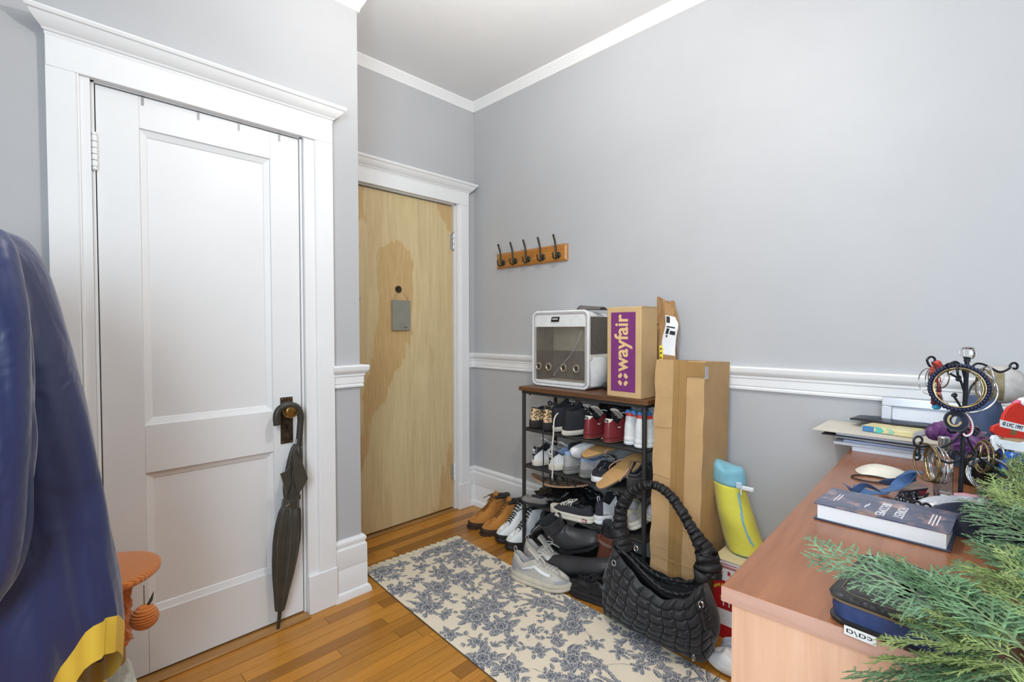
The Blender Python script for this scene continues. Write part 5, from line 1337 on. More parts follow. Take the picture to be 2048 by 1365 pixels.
# card hanging on the peephole
t = thing('hanging_card', 'small grey card hung on a string below the peephole of the plywood door', 'card', (-0.582, 0.02, 1.3))
cz0, cz1 = PY(800, 661, 0.01).z-1.3, PY(800, 601, 0.01).z-1.3
cx0, cx1 = PY(784, 630, 0.01).x+0.582, PY(820, 630, 0.01).x+0.582
MB().box(cx0, -0.014, cz0, cx1, -0.009, cz1).build('card', M('grey_card', (138, 136, 124), 0.7, 0.06, 12), t, bevel=0.0008)
mb = MB()
for x in (cx0+0.014, cx1-0.014): mb.tube([(x, -0.0145, cz1-0.006), (x*0.7-0.002, -0.012, cz1+0.03), (-0.006, -0.012, 0.158)], 0.001, 5)
mb.build('string', M('tan_string', (120, 100, 70), 0.9), t)
mb = MB().tube(catmull([(cx1-0.045, -0.0146, cz0+0.014), (cx1-0.04, -0.0146, cz0+0.022), (cx1-0.034, -0.0146, cz0+0.015), (cx1-0.02, -0.0146, cz0+0.022)], 5), 0.0011, 4)
mb.build('pen_scribble', m_dark, t)
# metal strap hooks over the closet door
m_strap = M('grey_steel_strap', (150, 150, 150), 0.45, 0.03, 20, metal=0.3)
for k, (px, py) in enumerate(((285, 190), (397, 224), (478, 246), (559, 268))):
    x = PY(px, py, YC).x
    mb = MB().box(x-0.0035, yf-0.0018, 1.978-0.002, x+0.0035, yf-0.0003, dt+0.0018).box(x-0.0035, yf-0.0018, dt+0.0003, x+0.0035, yf+0.03, dt+0.0018)
    o = mb.build('door_strap', m_strap)
    tag(o, ('thin grey metal strap over the closet door top, leftmost near the hinge', 'thin grey metal strap over the closet door top, second from the hinge side', 'thin grey metal strap over the closet door top, third from the hinge side', 'thin grey metal strap over the closet door top, nearest the knob side')[k], 'door hook', 'metal straps over the closet door')

# umbrella hooked over the knob
t = thing('umbrella', 'folded olive black umbrella hanging by its crook handle from the closet doorknob', 'umbrella', (-1.44, -0.53, 0.9))
OU = Vector((-1.44, -0.53, 0.9))
def up_(px, py, y=-0.535): return PY(px, py, y)-OU
m_um = M('olive_black_nylon', (60, 56, 46), 0.42, 0.12, 20, 0.1, 120, sheen=0.2)
m_uh = M('dark_olive_handle', (56, 54, 46), 0.4, 0.1)
hk = catmull([up_(554, 851), up_(553, 832), up_(560, 818), up_(577, 811), up_(593, 815), up_(601, 830), up_(600, 858), up_(597, 893)], 6)
MB().tube(hk, [0.0135]*(len(hk)-10)+[0.0125]*10, 12).build('crook_handle', m_uh, t, smooth=60)
ax0, ax1 = up_(593, 888), up_(560, 1220, -0.525)
adir = (ax1-ax0).normalized(); s1 = adir.cross(Vector((0, 1, 0))).normalized(); s2 = adir.cross(s1)
LA = (ax1-ax0).length
def usec(f, r, n=64, tw=0.0, depth=0.32):
    c = ax0.lerp(ax1, f); out = []
    for k in range(n):
        a = 2*PI*k/n; q = 1-depth*(0.5+0.5*math.cos(8*a+tw))
        out.append(c+(s1*math.cos(a)+s2*math.sin(a)*0.8)*r*q)
    return out
fs_ = [0, 0.03, 0.1, 0.2, 0.27, 0.32, 0.345, 0.36, 0.4, 0.5, 0.6, 0.7, 0.8, 0.9, 0.97, 1.0]
rs_ = [0.012, 0.022, 0.03, 0.037, 0.036, 0.030, 0.026, 0.028, 0.043, 0.052, 0.054, 0.050, 0.042, 0.031, 0.024, 0.02]
MB().loft([usec(f, r, 64, 3*f) for f, r in zip(np.linspace(0, 1, 40), np.interp(np.linspace(0, 1, 40), fs_, rs_))]).build('folded_canopy', m_um, t, smooth=60)
def flap(pts, name, th=0.003):
    P = [Vector(p) for p in pts]; q = [p+Vector((0, -th, 0)) for p in P]
    MB().loft([P, q]).build(name, m_um, t, smooth=20)
flap([up_(588, 900, -0.565), up_(604, 925, -0.57), up_(615, 957, -0.575), up_(606, 975, -0.572), up_(596, 987, -0.57), up_(588, 960, -0.565)], 'canopy_flap', 0.005)
flap([up_(580, 932, -0.56), up_(571, 943, -0.565), up_(560, 948, -0.57), up_(566, 968, -0.567), up_(572, 990, -0.563), up_(582, 965, -0.562)], 'canopy_flap', 0.005)
MB().loft([usec(0.335, 0.034, 40, 0, 0.08), usec(0.39, 0.036, 40, 0, 0.08)]).build('tie_band', m_um, t, smooth=60)
flap([up_(592, 992, -0.572), up_(601, 989, -0.575), up_(601, 998, -0.575), up_(592, 1003, -0.572)], 'band_end', 0.003)
MB().prism([(0, 0), (0.014, 0.006), (0.017, 0.012), (0.004, 0.008)], 0, 0.002).xf(frame(up_(571, 1015, -0.578), (1, 0, 0), (0, 0, 1), (0, -1, 0))).build('band_snap', m_steel, t)
MB().tube([ax1-adir*0.005, ax1+adir*0.004, ax1+adir*0.075], [0.012, 0.0085, 0.006], 10).build('ferrule', m_uh, t)
MB().tube(catmull([ax1+s1*0.0, ax1+adir*0.002], 2), 0.0165, 12).build('tip_cup', m_uh, t)
MB().tube([ax0-adir*0.02, ax0+adir*0.02], 0.007, 10).build('shaft', m_steel, t)

# ------------------------------------------------------------------ gown on a stand, cat scratcher behind
def satin():
    tt = NT('navy_satin'); v = tt.coord()
    c = np.array(lin((32, 40, 80)))
    tt.base(tt.ramp(tt.noise(v, 5, 4), [(0.3, tuple(c*0.85)), (0.7, tuple(c*1.1))])); tt.set(Roughness=0.42)
    tt.p.inputs['Sheen Weight'].default_value = 0.55; tt.p.inputs['Sheen Roughness'].default_value = 0.45; tt.p.inputs['Sheen Tint'].default_value = (0.75, 0.76, 0.82, 1)
    n1 = tt.noise(tt.coord(scale=(1, 1, 0.6), rot=(0.5, 0.3, 0)), 7, 3, 0.55, 0.8)
    tt.bump(tt.math('ADD', n1, tt.math('MULTIPLY', tt.noise(v, 700, 2), 0.01)), 0.6, 0.02)
    return tt.m
m_gown = satin()
m_ylw = M('yellow_satin', (226, 190, 72), 0.4, 0.04, 8)
GC = PD(-120, 800, 1.02); GC.z = 0
t = thing('gown', 'navy blue satin gown with yellow trim draped over a stand before the closet door', 'gown', (GC.x, GC.y, 0))
def latr(px, dist=1.02): return (px+120)/FPX*dist*0.885
gy_ = [440, 452, 470, 490, 520, 560, 610, 700, 800, 900, 1000, 1100, 1200, 1260, 1330, 1420]
gx_ = [-110, 0, 42, 62, 84, 100, 116, 143, 168, 190, 206, 222, 238, 246, 243, 238]
def zof(py, dist=1.02): return CAMP.z+dist*((682.5-py)/FPX*UP.z+FW.z)
GR = Vector((RT.x, RT.y, 0)); GF = Vector((FW.x, FW.y, 0)).normalized()
def gsec(py, n=120, ext=0.0):
    R_ = latr(interp(py, gy_, gx_)); z = zof(py); h = (py-440)/900
    out = []
    for k in range(n):
        a = 2*PI*k/n
        fold = 0.04*h*math.sin(6*a+0.8+0.5*math.sin(py*0.004))+0.022*h*math.sin(13*a+py*0.006)+0.012*h*math.sin(23*a-py*0.009)+0.006*math.sin(3*a+py*0.02)*math.sin(py*0.013)
        rr_ = 1+fold
        if abs(a) < 0.01: rr_ = 1
        # deep crease in the front right
        cr = math.exp(-((a-5.15)/0.16)**2); rr_ -= 0.16*cr*min(1, h*3)
        p = GR*math.cos(a)*R_*rr_+GF*math.sin(a)*(0.07+R_*0.36)*rr_
        # hem rises towards the right side
        zz = z
        out.append(Vector((p.x, p.y, zz)))
    return out
pys = [441, 446, 452, 461, 470, 480, 490, 505, 520, 540, 560, 585, 610]+list(range(640, 1480, 30))
secs = [gsec(p) for p in pys]
n = 120
hem = [0.405-0.0*k for k in range(n)]
def hemz(k):
    a = 2*PI*k/n; dx = math.cos(a)
    zr = zof(1238)-0.0; 
    return interp(dx, [-1, 0.2, 0.55, 0.8, 0.95, 1.0], [0.36, 0.36, zof(1440), zof(1375), zof(1290), zof(1242)])
body = []
for s_ in secs: body.append([Vector((p.x, p.y, max(p.z, hemz(k)))) for k, p in enumerate(s_)])
# resample each column so that it ends on the hem without stacked vertices
cols_ = []
for k in range(n):
    ztop = secs[0][k].z; zb = hemz(k); zs = [s_[k].z for s_ in secs][::-1]
    col = []
    for j in range(44):
        f = j/43; z = ztop+(zb-ztop)*(f**1.25); 
        col.append(Vector((np.interp(z, zs, [s_[k].x for s_ in secs][::-1]), np.interp(z, zs, [s_[k].y for s_ in secs][::-1]), z)))
    cols_.append(col)
mb = MB(); mb.loft([[cols_[k][j] for k in range(n)] for j in range(44)], True, False)
mb.add([cols_[k][0] for k in range(n)], [tuple(range(n))])
o = mb.build('gown_body', m_gown, t, smooth=180)
mb = MB()
mb.loft([[cols_[k][43]*(1.0) for k in range(n)], [Vector((cols_[k][43].x*0.985, cols_[k][43].y*0.985, cols_[k][43].z-0.03-0.05*max(0, math.cos(2*PI*k/n)))) for k in range(n)]], True, False)
mb.build('yellow_trim', m_ylw, t, smooth=180)
# wide sleeve falling in front
sl = []
for py, pxr in ((449, -30), (456, -8), (468, 4), (485, 14), (510, 22), (545, 30), (580, 37), (620, 42), (680, 45), (750, 46), (820, 45), (900, 43), (1000, 40), (1060, 36), (1110, 26), (1150, 12), (1190, -8), (1225, -30), (1250, -52)):
    dist = 0.86; z = CAMP.z+dist*((682.5-py)/FPX*UP.z+FW.z)
    cc = PD(-90, py, dist); rr_ = (pxr+90)/FPX*dist+0.004
    sec = []
    for k in range(72):
        a = 2*PI*k/72; h = min(1, max(0, (py-460)/260))
        f = 1+h*(0.05*math.sin(3*a+py*0.006)+0.035*math.sin(7*a+py*0.012)+0.02*math.sin(13*a-py*0.02))
        if math.cos(a) > 0.96: f = 1
        p = cc+GR*math.cos(a)*rr_*f+GF*math.sin(a)*max(0.02, rr_*0.5)*f
        sec.append(Vector((p.x-GC.x, p.y-GC.y, z+h*0.014*math.sin(2*a+py*0.02))))
    sl.append(sec)
sl2 = []
for i in range(len(sl)-1):
    for q in range(4):
        sl2.append([catmull_pt(sl[max(i-1, 0)][k], sl[i][k], sl[i+1][k], sl[min(i+2, len(sl)-1)][k], q/4) for k in range(72)])
sl2.append(sl[-1])
MB().loft(sl2).build('sleeve', m_gown, t, smooth=180)
t = thing('garment_stand', 'dark brown wooden stand under the navy gown', 'coat stand', (GC.x, GC.y, 0))
m_dkw = wood('dark_brown_wood', (46, 26, 14), (92, 54, 28), 2, 3, 0.3)
q = PD(2, 1340, 1.08)-GC
MB().tube([(0, 0, 0.03), (0, 0, 1.40)], 0.02, 12).build('pole', m_dkw, t)
for k in range(3):
    a = math.atan2(q.y, q.x)+2*PI*k/3
    MB().tube(catmull([(0, 0, 0.42), (0.10*math.cos(a), 0.10*math.sin(a), 0.43), (0.135*math.cos(a), 0.135*math.sin(a), 0.36), (0.17*math.cos(a), 0.17*math.sin(a), 0.2), (0.24*math.cos(a), 0.24*math.sin(a), 0.018)], 8), 0.017, 10).build('leg', m_dkw, t)

def corduroy(name, rgb, dens, axis=0):
    tt = NT(name); v = tt.coord(); c = np.array(lin(rgb))
    wv = tt.n('ShaderNodeTexWave', Scale=dens); wv.bands_direction = 'XYZ'[axis]; tt.l(v, wv.inputs['Vector'])
    tt.base(tt.ramp(wv.outputs['Fac'], [(0.1, tuple(c*0.72)), (0.6, tuple(c))])); tt.set(Roughness=0.9); tt.p.inputs['Sheen Weight'].default_value = 0.3
    tt.bump(wv.outputs['Fac'], 0.9, 0.003)
    return tt.m
m_cor = corduroy('orange_corduroy', (232, 138, 62), 40, 1)
m_cor2 = corduroy('orange_corduroy_ball', (228, 132, 58), 42, 2)
ct = PD(208, 1150, 1.44)
t = thing('cat_scratcher', 'orange corduroy topped cat scratching post with a dangling ball, beside the navy gown', 'cat scratcher', (ct.x, ct.y, 0))
zt = ct.z
RD = 0.137
MB().lathe([(RD*0.96, -0.012), (RD, -0.007), (RD+0.001, 0.004), (RD*0.97, 0.010), (RD*0.9, 0.012)], 48, (0, 0, zt)).build('platform', m_cor, t, smooth=60)
fz = M('orange_plush', (222, 128, 54), 0.95, 0.12, 40, 0.8, 200, bd=0.006, sheen=0.3)
pc = PD(226, 1240, 1.44)-ct; pc = Vector((pc.x, pc.y, 0))*0.9
mb = MB()
mb.loft([[(pc.x+(0.043+0.004*math.sin(9*a+z*170)+0.004*math.sin(17*a-z*260))*math.cos(a), pc.y+(0.043+0.004*math.sin(9*a+z*170)+0.004*math.sin(17*a-z*260))*math.sin(a), z) for a in [2*PI*k/40 for k in range(40)]] for z in np.linspace(zof(1290, 1.44), zt-0.012, 26)])
mb.build('plush_sleeve', fz, t, smooth=60)
MB().lathe([(0.030, 0.02), (0.030, zof(1290, 1.44))], 24, (pc.x, pc.y, 0)).build('post', M('tan_card_tube', (176, 140, 92), 0.8, 0.1), t)
mb = MB()
mb.loft([[(pc.x+r*(1+0.05*math.sin(13*a+z*90))*math.cos(a), pc.y+r*(1+0.05*math.sin(13*a+z*90))*math.sin(a), z) for a in [2*PI*k/48 for k in range(48)]] for r, z in ((0.13, 0.0), (0.14, 0.03), (0.13, 0.06), (0.06, 0.09), (0.045, zof(1345, 1.44)), (0.034, zof(1330, 1.44)))])
mb.build('base', M('white_green_plush', (206, 212, 202), 0.95, 0.15, 30, 0.8, 150, bd=0.006, sheen=0.3), t, smooth=60)
bl = PD(289, 1236, 1.40)-ct
mb = MB()
mb.lathe([(0.006+0.029*math.sin(a)**0.8, -0.026*math.cos(a)-0.010*max(0, -math.cos(a))**3*(-1)) for a in [PI*(0.02+0.96*k/18) for k in range(19)]], 28)
mb.xf(Matrix.Translation((bl.x, bl.y, ct.z+bl.z)) @ Matrix.Rotation(0.35, 4, 'X'))
bp = mb.build('pumpkin_ball', m_cor2, t, smooth=60)
tp_ = PD(291, 1160, 1.40)-ct
MB().tube([(bl.x, bl.y, ct.z+bl.z+0.022), (bl.x, bl.y, zt-0.01)], 0.0014, 6).build('cord', M('grey_cord', (120, 118, 116), 0.7), t)
MB().loft([[(bl.x+0.001, bl.y, ct.z+bl.z+0.024), (bl.x+0.006, bl.y-0.004, ct.z+bl.z+0.024), (bl.x+0.0035, bl.y-0.002, ct.z+bl.z+0.022)], [(bl.x+0.008, bl.y-0.006, ct.z+bl.z+0.045), (bl.x+0.018, bl.y-0.014, ct.z+bl.z+0.05), (bl.x+0.013, bl.y-0.006, ct.z+bl.z+0.044)], [(bl.x+0.02, bl.y-0.016, ct.z+bl.z+0.075), (bl.x+0.021, bl.y-0.017, ct.z+bl.z+0.0755), (bl.x+0.0205, bl.y-0.0155, ct.z+bl.z+0.075)]]).build('felt_leaf', M('grey_green_felt', (86, 96, 86), 0.9), bp)
# ------------------------------------------------------------------ desk
DZ = 0.80
DA = math.radians(1.75)
DO = Vector((-1.414, -2.245, 0.0))
t = thing('desk', 'reddish brown wooden dresser desk with a pale wood side panel, against the grey wall', 'desk', DO, (0, 0, DA))
m_dtop = wood('cherry_veneer_top', (132, 80, 50), (160, 104, 68), 0, 1.2, 0.24, 0.0, 12, 0.02)
m_dside = wood('pale_beech_panel', (202, 154, 122), (226, 182, 150), 2, 1.4, 0.4, 0.0, 10, 0.02)
m_dedge = wood('pinkish_edge_band', (182, 138, 118), (206, 164, 144), 1, 2.0, 0.4, 0.0, 10)
DL, DW = 1.385, 0.62
MB().box(0.0006, -DW, DZ-0.0235, DL, 0.0, DZ).build('desk_top', m_dtop, t, bevel=0.0008)
MB().box(-0.0006, -DW, DZ-0.024, 0.001, 0.0005, DZ-0.0006).build('edge_band', m_dedge, t)
MB().box(0.012, -DW+0.01, 0.0, 0.032, -0.012, DZ-0.0235).build('side_panel', m_dside, t)
MB().box(DL-0.03, -DW+0.01, 0.0, DL-0.01, -0.012, DZ-0.0235).build('side_panel', m_dside, t)
MB().box(0.032, -0.03, 0.06, DL-0.03, -0.014, DZ-0.0235).build('back_panel', m_dside, t)
MB().box(0.032, -DW+0.02, 0.04, DL-0.03, -DW+0.03, DZ-0.0235).build('drawer_front', m_dside, t)
def dz(px, py, h=0.0): return PZ(px, py, DZ+h)

# hardcover book, cover up, spine away
BZ0 = DZ+0.0006
NLb, NRb = dz(1632, 1039), dz(1895, 1105)
bx = (NRb-NLb).normalized(); by = Vector((0, 0, 1)).cross(bx)      # by: towards the spine (+x of the room)
if by.x < 0: by = -by
bl_ = (NRb-NLb).length; bw_ = 0.140; bt = 0.0365
t = thing('hardcover_book', 'thick dark blue hardcover book lying on the desk, pages towards the room', 'book', mat=frame((NLb.x, NLb.y, BZ0), bx, by, (0, 0, 1)))
m_cov = NT('painted_sky_cover')
v = m_cov.coord(scale=(1, 1, 1)); nn = m_cov.noise(m_cov.coord(scale=(4, 26, 1)), 1.0, 4, 0.6, 0.6); n2 = m_cov.noise(m_cov.coord(scale=(18, 16, 1)), 1.0, 4, 0.6)
cA = m_cov.ramp(nn, [(0.3, lin((52, 62, 84))), (0.62, lin((98, 102, 124)))])
cB = m_cov.ramp(nn, [(0.3, lin((150, 112, 100))), (0.62, lin((206, 168, 158)))])
m_cov.base(m_cov.mix(m_cov.ramp(n2, [(0.5, (0, 0, 0)), (0.68, (1, 1, 1))]), cA, cB)); m_cov.set(Roughness=0.3)
m_covp = M('slate_cover_board', (62, 68, 84), 0.35, 0.05)
MB().box(-0.004, -0.003, 0, bl_+0.004, bw_, 0.0032).build('back_cover', m_covp, t, bevel=0.0008)
MB().box(-0.004, -0.003, bt-0.0032, bl_+0.004, bw_, bt).build('front_cover', m_cov.m, t, bevel=0.0008)
MB().grid(lambda u, v: (-0.004+(bl_+0.008)*u, bw_-0.001+0.004*math.sin(PI*v), bt*v), 4, 8).build('spine', m_covp, t, smooth=60)
MB().box(0.002, 0.002, 0.0032, bl_-0.002, bw_-0.002, bt-0.0032).build('page_block', M('book_pages', (236, 235, 233), 0.8, 0.02, 200, stretch=(0.02, 0.02, 8)), t)
m_ttl = M('pale_foil_lettering', (226, 222, 222), 0.4, 0.0)
TF = lambda x, y: frame((x, y, bt+0.0002), (0, -1, 0), (1, 0, 0), (0, 0, 1))      # reads from the spine to the fore edge
TF = lambda x, y: frame((x, y, bt+0.0002), (0, -1, 0), (1, 0, 0), (0, 0, 1))
for s_, a_, b_, hh in (('FOREST', (1799, 1015.5), (1788, 1036), 0.0155), ('BECOMES', (1767, 1007.5), (1751, 1030), 0.0155)):
    p, q = PZ(*a_, DZ+bt), PZ(*b_, DZ+bt); d = p-Vector((NLb.x, NLb.y, p.z)); e = q-Vector((NLb.x, NLb.y, q.z))
    lx, ly = d.dot(bx), d.dot(by)
    text('title', s_, 0.02, m_ttl, t, frame((lx, ly, bt+0.0002), (0, -1, 0), (1, 0, 0), (0, 0, 1)), fit=((p-q).length, hh))
mb = MB()
for k, (px_, py_, ln) in enumerate(((1866, 1030, 0.07), (1873, 1032, 0.072), (1880, 1034, 0.06), (1680, 990, 0.055), (1686, 991, 0.05), (1733, 1010, 0.022), (1739, 1008, 0.022))):
    p = PZ(px_, py_, DZ+bt); d = p-Vector((NLb.x, NLb.y, p.z)); lx, ly = d.dot(bx), d.dot(by)
    r_ = random.Random(k); y = ly
    while y > ly-ln:
        w_ = r_.uniform(0.003, 0.008); mb.box(lx, y, bt, lx+0.0022, y-w_, bt+0.0003); y -= w_+0.0014
o = mb.build('small_print', m_ttl, t); o['kind'] = 'stuff'
mb = MB(); r_ = random.Random(3)
for k in range(70):
    p = PZ(1700+r_.gauss(18, 14), 1036+r_.gauss(0, 3), DZ+bt); d = p-Vector((NLb.x, NLb.y, p.z)); lx, ly = d.dot(bx), max(0.001, d.dot(by)+0.012)
    mb.box(lx, ly, bt, lx+0.0016, ly+0.0016, bt+0.0003)
o = mb.build('gilt_flecks', M('gold_print', (206, 176, 96), 0.4), t); o['kind'] = 'stuff'

# zipped wallet case at the desk edge
wA, wB_, wC = dz(1669, 1232), dz(1812, 1300), dz(1768, 1160)
wx = Vector((-0.09, -1, 0)).normalized(); wy = Vector((1, -0.09, 0)).normalized()
t = thing('zip_wallet', 'worn black zip case with blue mesh sides and white tag at the desk edge', 'case', mat=frame((-1.402, -2.385, DZ+0.0006), wx, wy, (0, 0, 1)))
m_wl = M('worn_black_leather', (46, 45, 46), 0.42, 0.3, 18, 0.2, 90)
m_wm = M('navy_mesh', (50, 66, 108), 0.6, 0.12, 80, 0.6, 900)
WX, WY, WZ = 0.145, 0.185, 0.042
def rl(e, z, n=6): return [(x, y, z) for x, y in rr(e, WX-e, e, WY-e, 0.022, n)]
MB().loft([rl(0.002, 0), rl(0, 0.003), rl(0.0, 0.006), rl(0.003, 0.008)]).build('base_panel', m_wl, t, smooth=50)
MB().loft([rl(0.004, 0.006), rl(0.002, 0.02), rl(0.004, WZ-0.008)]).build('mesh_gusset', m_wm, t, smooth=60)
MB().loft([rl(0.002, WZ-0.009), rl(-0.001, WZ-0.005), rl(0.003, WZ), rl(0.03, WZ-0.002), rl(0.06, WZ-0.003)]).build('lid', m_wl, t, smooth=60)
mb = MB(); mb.tube(rl(0.0015, WZ-0.0095), 0.002, 6, closed=True); mb.build('zip_line', M('tan_zip', (120, 100, 72), 0.5), t)
for q, m_ in ((rl(0.012, WZ+0.0003), M('tan_thread', (130, 112, 84), 0.8)),): MB().tube(q, 0.0006, 4, closed=True).build('stitching', m_, t)
p = Vector((0.028, -0.0035, 0.0))
MB().box(0.026, -0.0125, -0.0035, 0.062, -0.0113, 0.0085).build('white_tag', M('white_woven_tag', (228, 226, 220), 0.7), t)
text('tag_letters', 'c\u0251\\\u0251', 0.012, m_blktxt, t, frame((0.058, -0.0127, 0.0055), (-1, 0, 0), (0, 0, -1), (0, -1, 0)), fit=(0.029, 0.0065))
# the tag text is upside down as in the photo

# paper pile, booklet, pouch, frame against the wall
def slab(name, label, cat, poly_px, z0, z1, mat, group=None, parts=None):
    P = [PZ(px, py, z0) for px, py in poly_px]; c = P[0].copy()
    o = MB().loft([[(p.x-c.x, p.y-c.y, 0) for p in P], [(p.x-c.x, p.y-c.y, z1-z0) for p in P]]).build(name, mat, None)
    o.location = (c.x, c.y, z0); tag(o, label, cat, group); return o
m_pap = M('white_paper', (228, 230, 236), 0.7, 0.03, 10)
m_papb = M('bluish_paper', (180, 188, 210), 0.7, 0.04, 10); m_papg = M('grey_paper', (196, 198, 204), 0.7, 0.04, 10)
m_papc = M('cream_folder', (212, 204, 190), 0.7, 0.04, 10); m_papk = M('dark_folder', (52, 52, 58), 0.6, 0.1)
pile = [  # x0,x1,y0,y1,th,mat,label,rot
    (-0.215, -0.008, -2.215, -2.50, 0.016, m_pap, 'stack of white paper at the bottom of the pile against the wall', 'paper', -1.0),
    (-0.225, -0.012, -2.165, -2.46, 0.009, m_papg, 'thick grey envelope on the white paper stack by the wall', 'envelope', 1.2),
    (-0.212, -0.010, -2.19, -2.50, 0.007, m_papb, 'pale blue envelope in the middle of the paper pile', 'envelope', -0.6),
    (-0.200, -0.012, -2.25, -2.41, 0.005, m_pap, 'white letter on the pale blue envelope in the pile', 'letter', 0.4),
    (-0.22, -0.010, -2.165, -2.50, 0.006, m_papg, 'grey printed leaflet beneath the dark folder in the pile', 'leaflet', -1.5),
    (-0.235, -0.010, -2.13, -2.50, 0.004, m_papk, 'thin dark folder edge near the top of the pile', 'folder', -0.4),
    (-0.225, -0.012, -2.17, -2.50, 0.008, m_pap, 'white paper sheets under the cream folder', 'paper', -1.8),
    (-0.245, -0.010, -2.105, -2.53, 0.005, m_papc, 'cream card folder on top of the paper pile', 'folder', -0.5),
]
z = DZ+0.0005
for k, (x0, x1, y0, y1, th, m_, lab, cat, rot) in enumerate(pile):
    mb = MB(); ns_l = max(1, int(th/0.002))
    for q in range(ns_l):
        e = 0.002*math.sin(k*3+q*2.1); mb.box(x0-(-0.245)+e, e*0.7, th*q/ns_l, x1+0.245-0.003, y1-y0+e, th*(q+0.94)/ns_l)
    o = mb.build({'paper': 'paper_stack', 'folder': 'card_folder'}.get(cat, cat), m_)
    o.location = (-0.245-0.012, y0, z); o.rotation_euler = (0, 0, math.radians(rot)); tag(o, lab, cat); z += th+0.0005
ZP = z
b0_, b1_ = PZ(1722, 862, ZP), PZ(1826, 878, ZP)
t = thing('paperback', 'small pale yellow booklet with teal chevrons on its spine, on the paper pile', 'book', mat=frame((b0_.x, b0_.y, ZP+0.0003), (b1_-b0_).normalized(), Vector((0, 0, 1)).cross((b1_-b0_).normalized()), (0, 0, 1)))
bl2 = (b1_-b0_).length; bh2 = 0.020
m_yb = M('pale_yellow_cover', (222, 210, 160), 0.5, 0.05)
MB().box(0, 0, 0, bl2, 0.11, bh2).build('cover', m_yb, t, bevel=0.004)
MB().box(bl2-0.0015, 0.004, 0.002, bl2+0.0006, 0.106, bh2-0.002).build('pages', m_pap, t)
m_tb = M('teal_print', (92, 190, 176), 0.5); m_bb = M('blue_print', (76, 128, 176), 0.5)
MB().box(0.004, -0.0006, 0.001, bl2*0.26, 0.001, bh2-0.001).build('spine_panel', m_bb, t)
MB().loft([[(bl2*0.26, y, 0.001), (bl2*0.40, y, 0.001), (bl2*0.46, y, bh2/2), (bl2*0.40, y, bh2-0.001), (bl2*0.26, y, bh2-0.001), (bl2*0.32, y, bh2/2)] for y in (-0.0006, 0.001)]).build('spine_chevron', m_tb, t)
for k in range(2):
    x = bl2*(0.50+0.06*k)
    MB().loft([[(x, y, 0.001), (x+0.004, y, 0.001), (x+0.016, y, bh2/2), (x+0.004, y, bh2-0.001), (x, y, bh2-0.001), (x+0.012, y, bh2/2)] for y in (-0.0006, 0.001)]).build('spine_chevron', m_tb, t)
pz0, pz1 = PZ(1704, 838, ZP+0.022), PZ(1872, 858, ZP+0.022)
px_ = (pz1-pz0).normalized(); pl_ = (pz1-pz0).length
t = thing('zip_pouch', 'flat black zip pouch lying on the yellow booklet', 'pouch', mat=frame((pz0.x, pz0.y, ZP+0.0215), px_, Vector((0, 0, 1)).cross(px_), (0, 0, 1)))
MB().grid(lambda u, v: (pl_*u, -0.02+0.12*v*(1-0.25*u), 0.004+0.010*math.sin(PI*u)*math.sin(PI*v)+0.002*math.sin(8*u)), 16, 10).build('pouch_top', M('dark_blue_black_leather', (44, 50, 66), 0.35, 0.1, 14), t, smooth=60)
MB().grid(lambda u, v: (pl_*u, -0.02+0.12*v*(1-0.25*u), 0.001-0.0*u), 16, 4).build('pouch_base', LEA_K, t)
MB().tube([(pl_*k/16, -0.02, 0.0028+0.002*math.sin(k*0.5)) for k in range(17)], 0.0036, 6).build('zip_edge', RUB_K, t)
MB().box(pl_*0.52, -0.03, -0.004, pl_*0.60, -0.018, 0.002).build('zip_pull', LEA_K, t, bevel=0.002)
# picture frame
fl_, fr_ = PX(1763, 795, -0.07), PX(1912, 824, -0.07)
t = thing('picture_frame', 'white silver picture frame leaning on the wall behind the paper pile', 'picture frame', (-0.072, fl_.y, ZP+0.0005-0.012*0), (0, math.radians(9), 0))
fh_ = fl_.z-ZP; fw_ = 0.25
m_fr = M('brushed_silver_frame', (214, 216, 222), 0.25, 0.03, 20, metal=0.35)
for a, b_ in (((0, 0), (fw_, 0.03)), ((0, fh_-0.03), (fw_, fh_)), ((0, 0.03), (0.03, fh_-0.03)), ((fw_-0.03, 0.03), (fw_, fh_-0.03))):
    MB().box(-0.008, -a[0], a[1], 0.006, -b_[0], b_[1]).build('frame_rail', m_fr, t, bevel=0.003)
MB().tube([(-0.0085, -0.031, 0.031), (-0.0085, -fw_+0.031, 0.031), (-0.0085, -fw_+0.031, fh_-0.031), (-0.0085, -0.031, fh_-0.031)], 0.0016, 6, closed=True).build('inner_bead', M('dark_silver', (140, 146, 160), 0.3, metal=0.7), t)
MB().box(-0.004, -0.03, 0.03, -0.002, -fw_+0.03, fh_-0.03).build('picture', M('pale_glossy_print', (232, 236, 242), 0.08, 0.04, 6), t)

# shell dish, lanyard, hair tie
c0 = dz(1762, 948)
t = thing('seashell', 'pale oval shell dish lying hollow down on the desk behind the lanyard', 'shell', (c0.x, c0.y, DZ+0.0005), (0, 0, math.radians(-78)))
def shl(u, v):
    a = 2*PI*u; r = max(0.001, v)
    return (0.068*r*math.cos(a)*(1+0.12*math.cos(a)), 0.05*r*math.sin(a)*(1-0.28*math.cos(a)), 0.024*(1-r**2.2)+0.0004)
MB().grid(shl, 48, 10, cu=True).build('shell_body', M('ivory_shell', (226, 220, 204), 0.4, 0.08, 16, 0.1, 60), t, smooth=180)
MB().tube([Vector(shl(0.02+0.02*math.sin(k*1.3), 0.85-0.055*k) if k < 8 else shl(0.52+0.02*math.sin(k*1.3), 0.44-0.055*(15-k)))+Vector((0, 0, 0.0008)) for k in range(8)], 0.0009, 4).build('ridge_line', M('grey_vein', (140, 134, 122), 0.6), t)
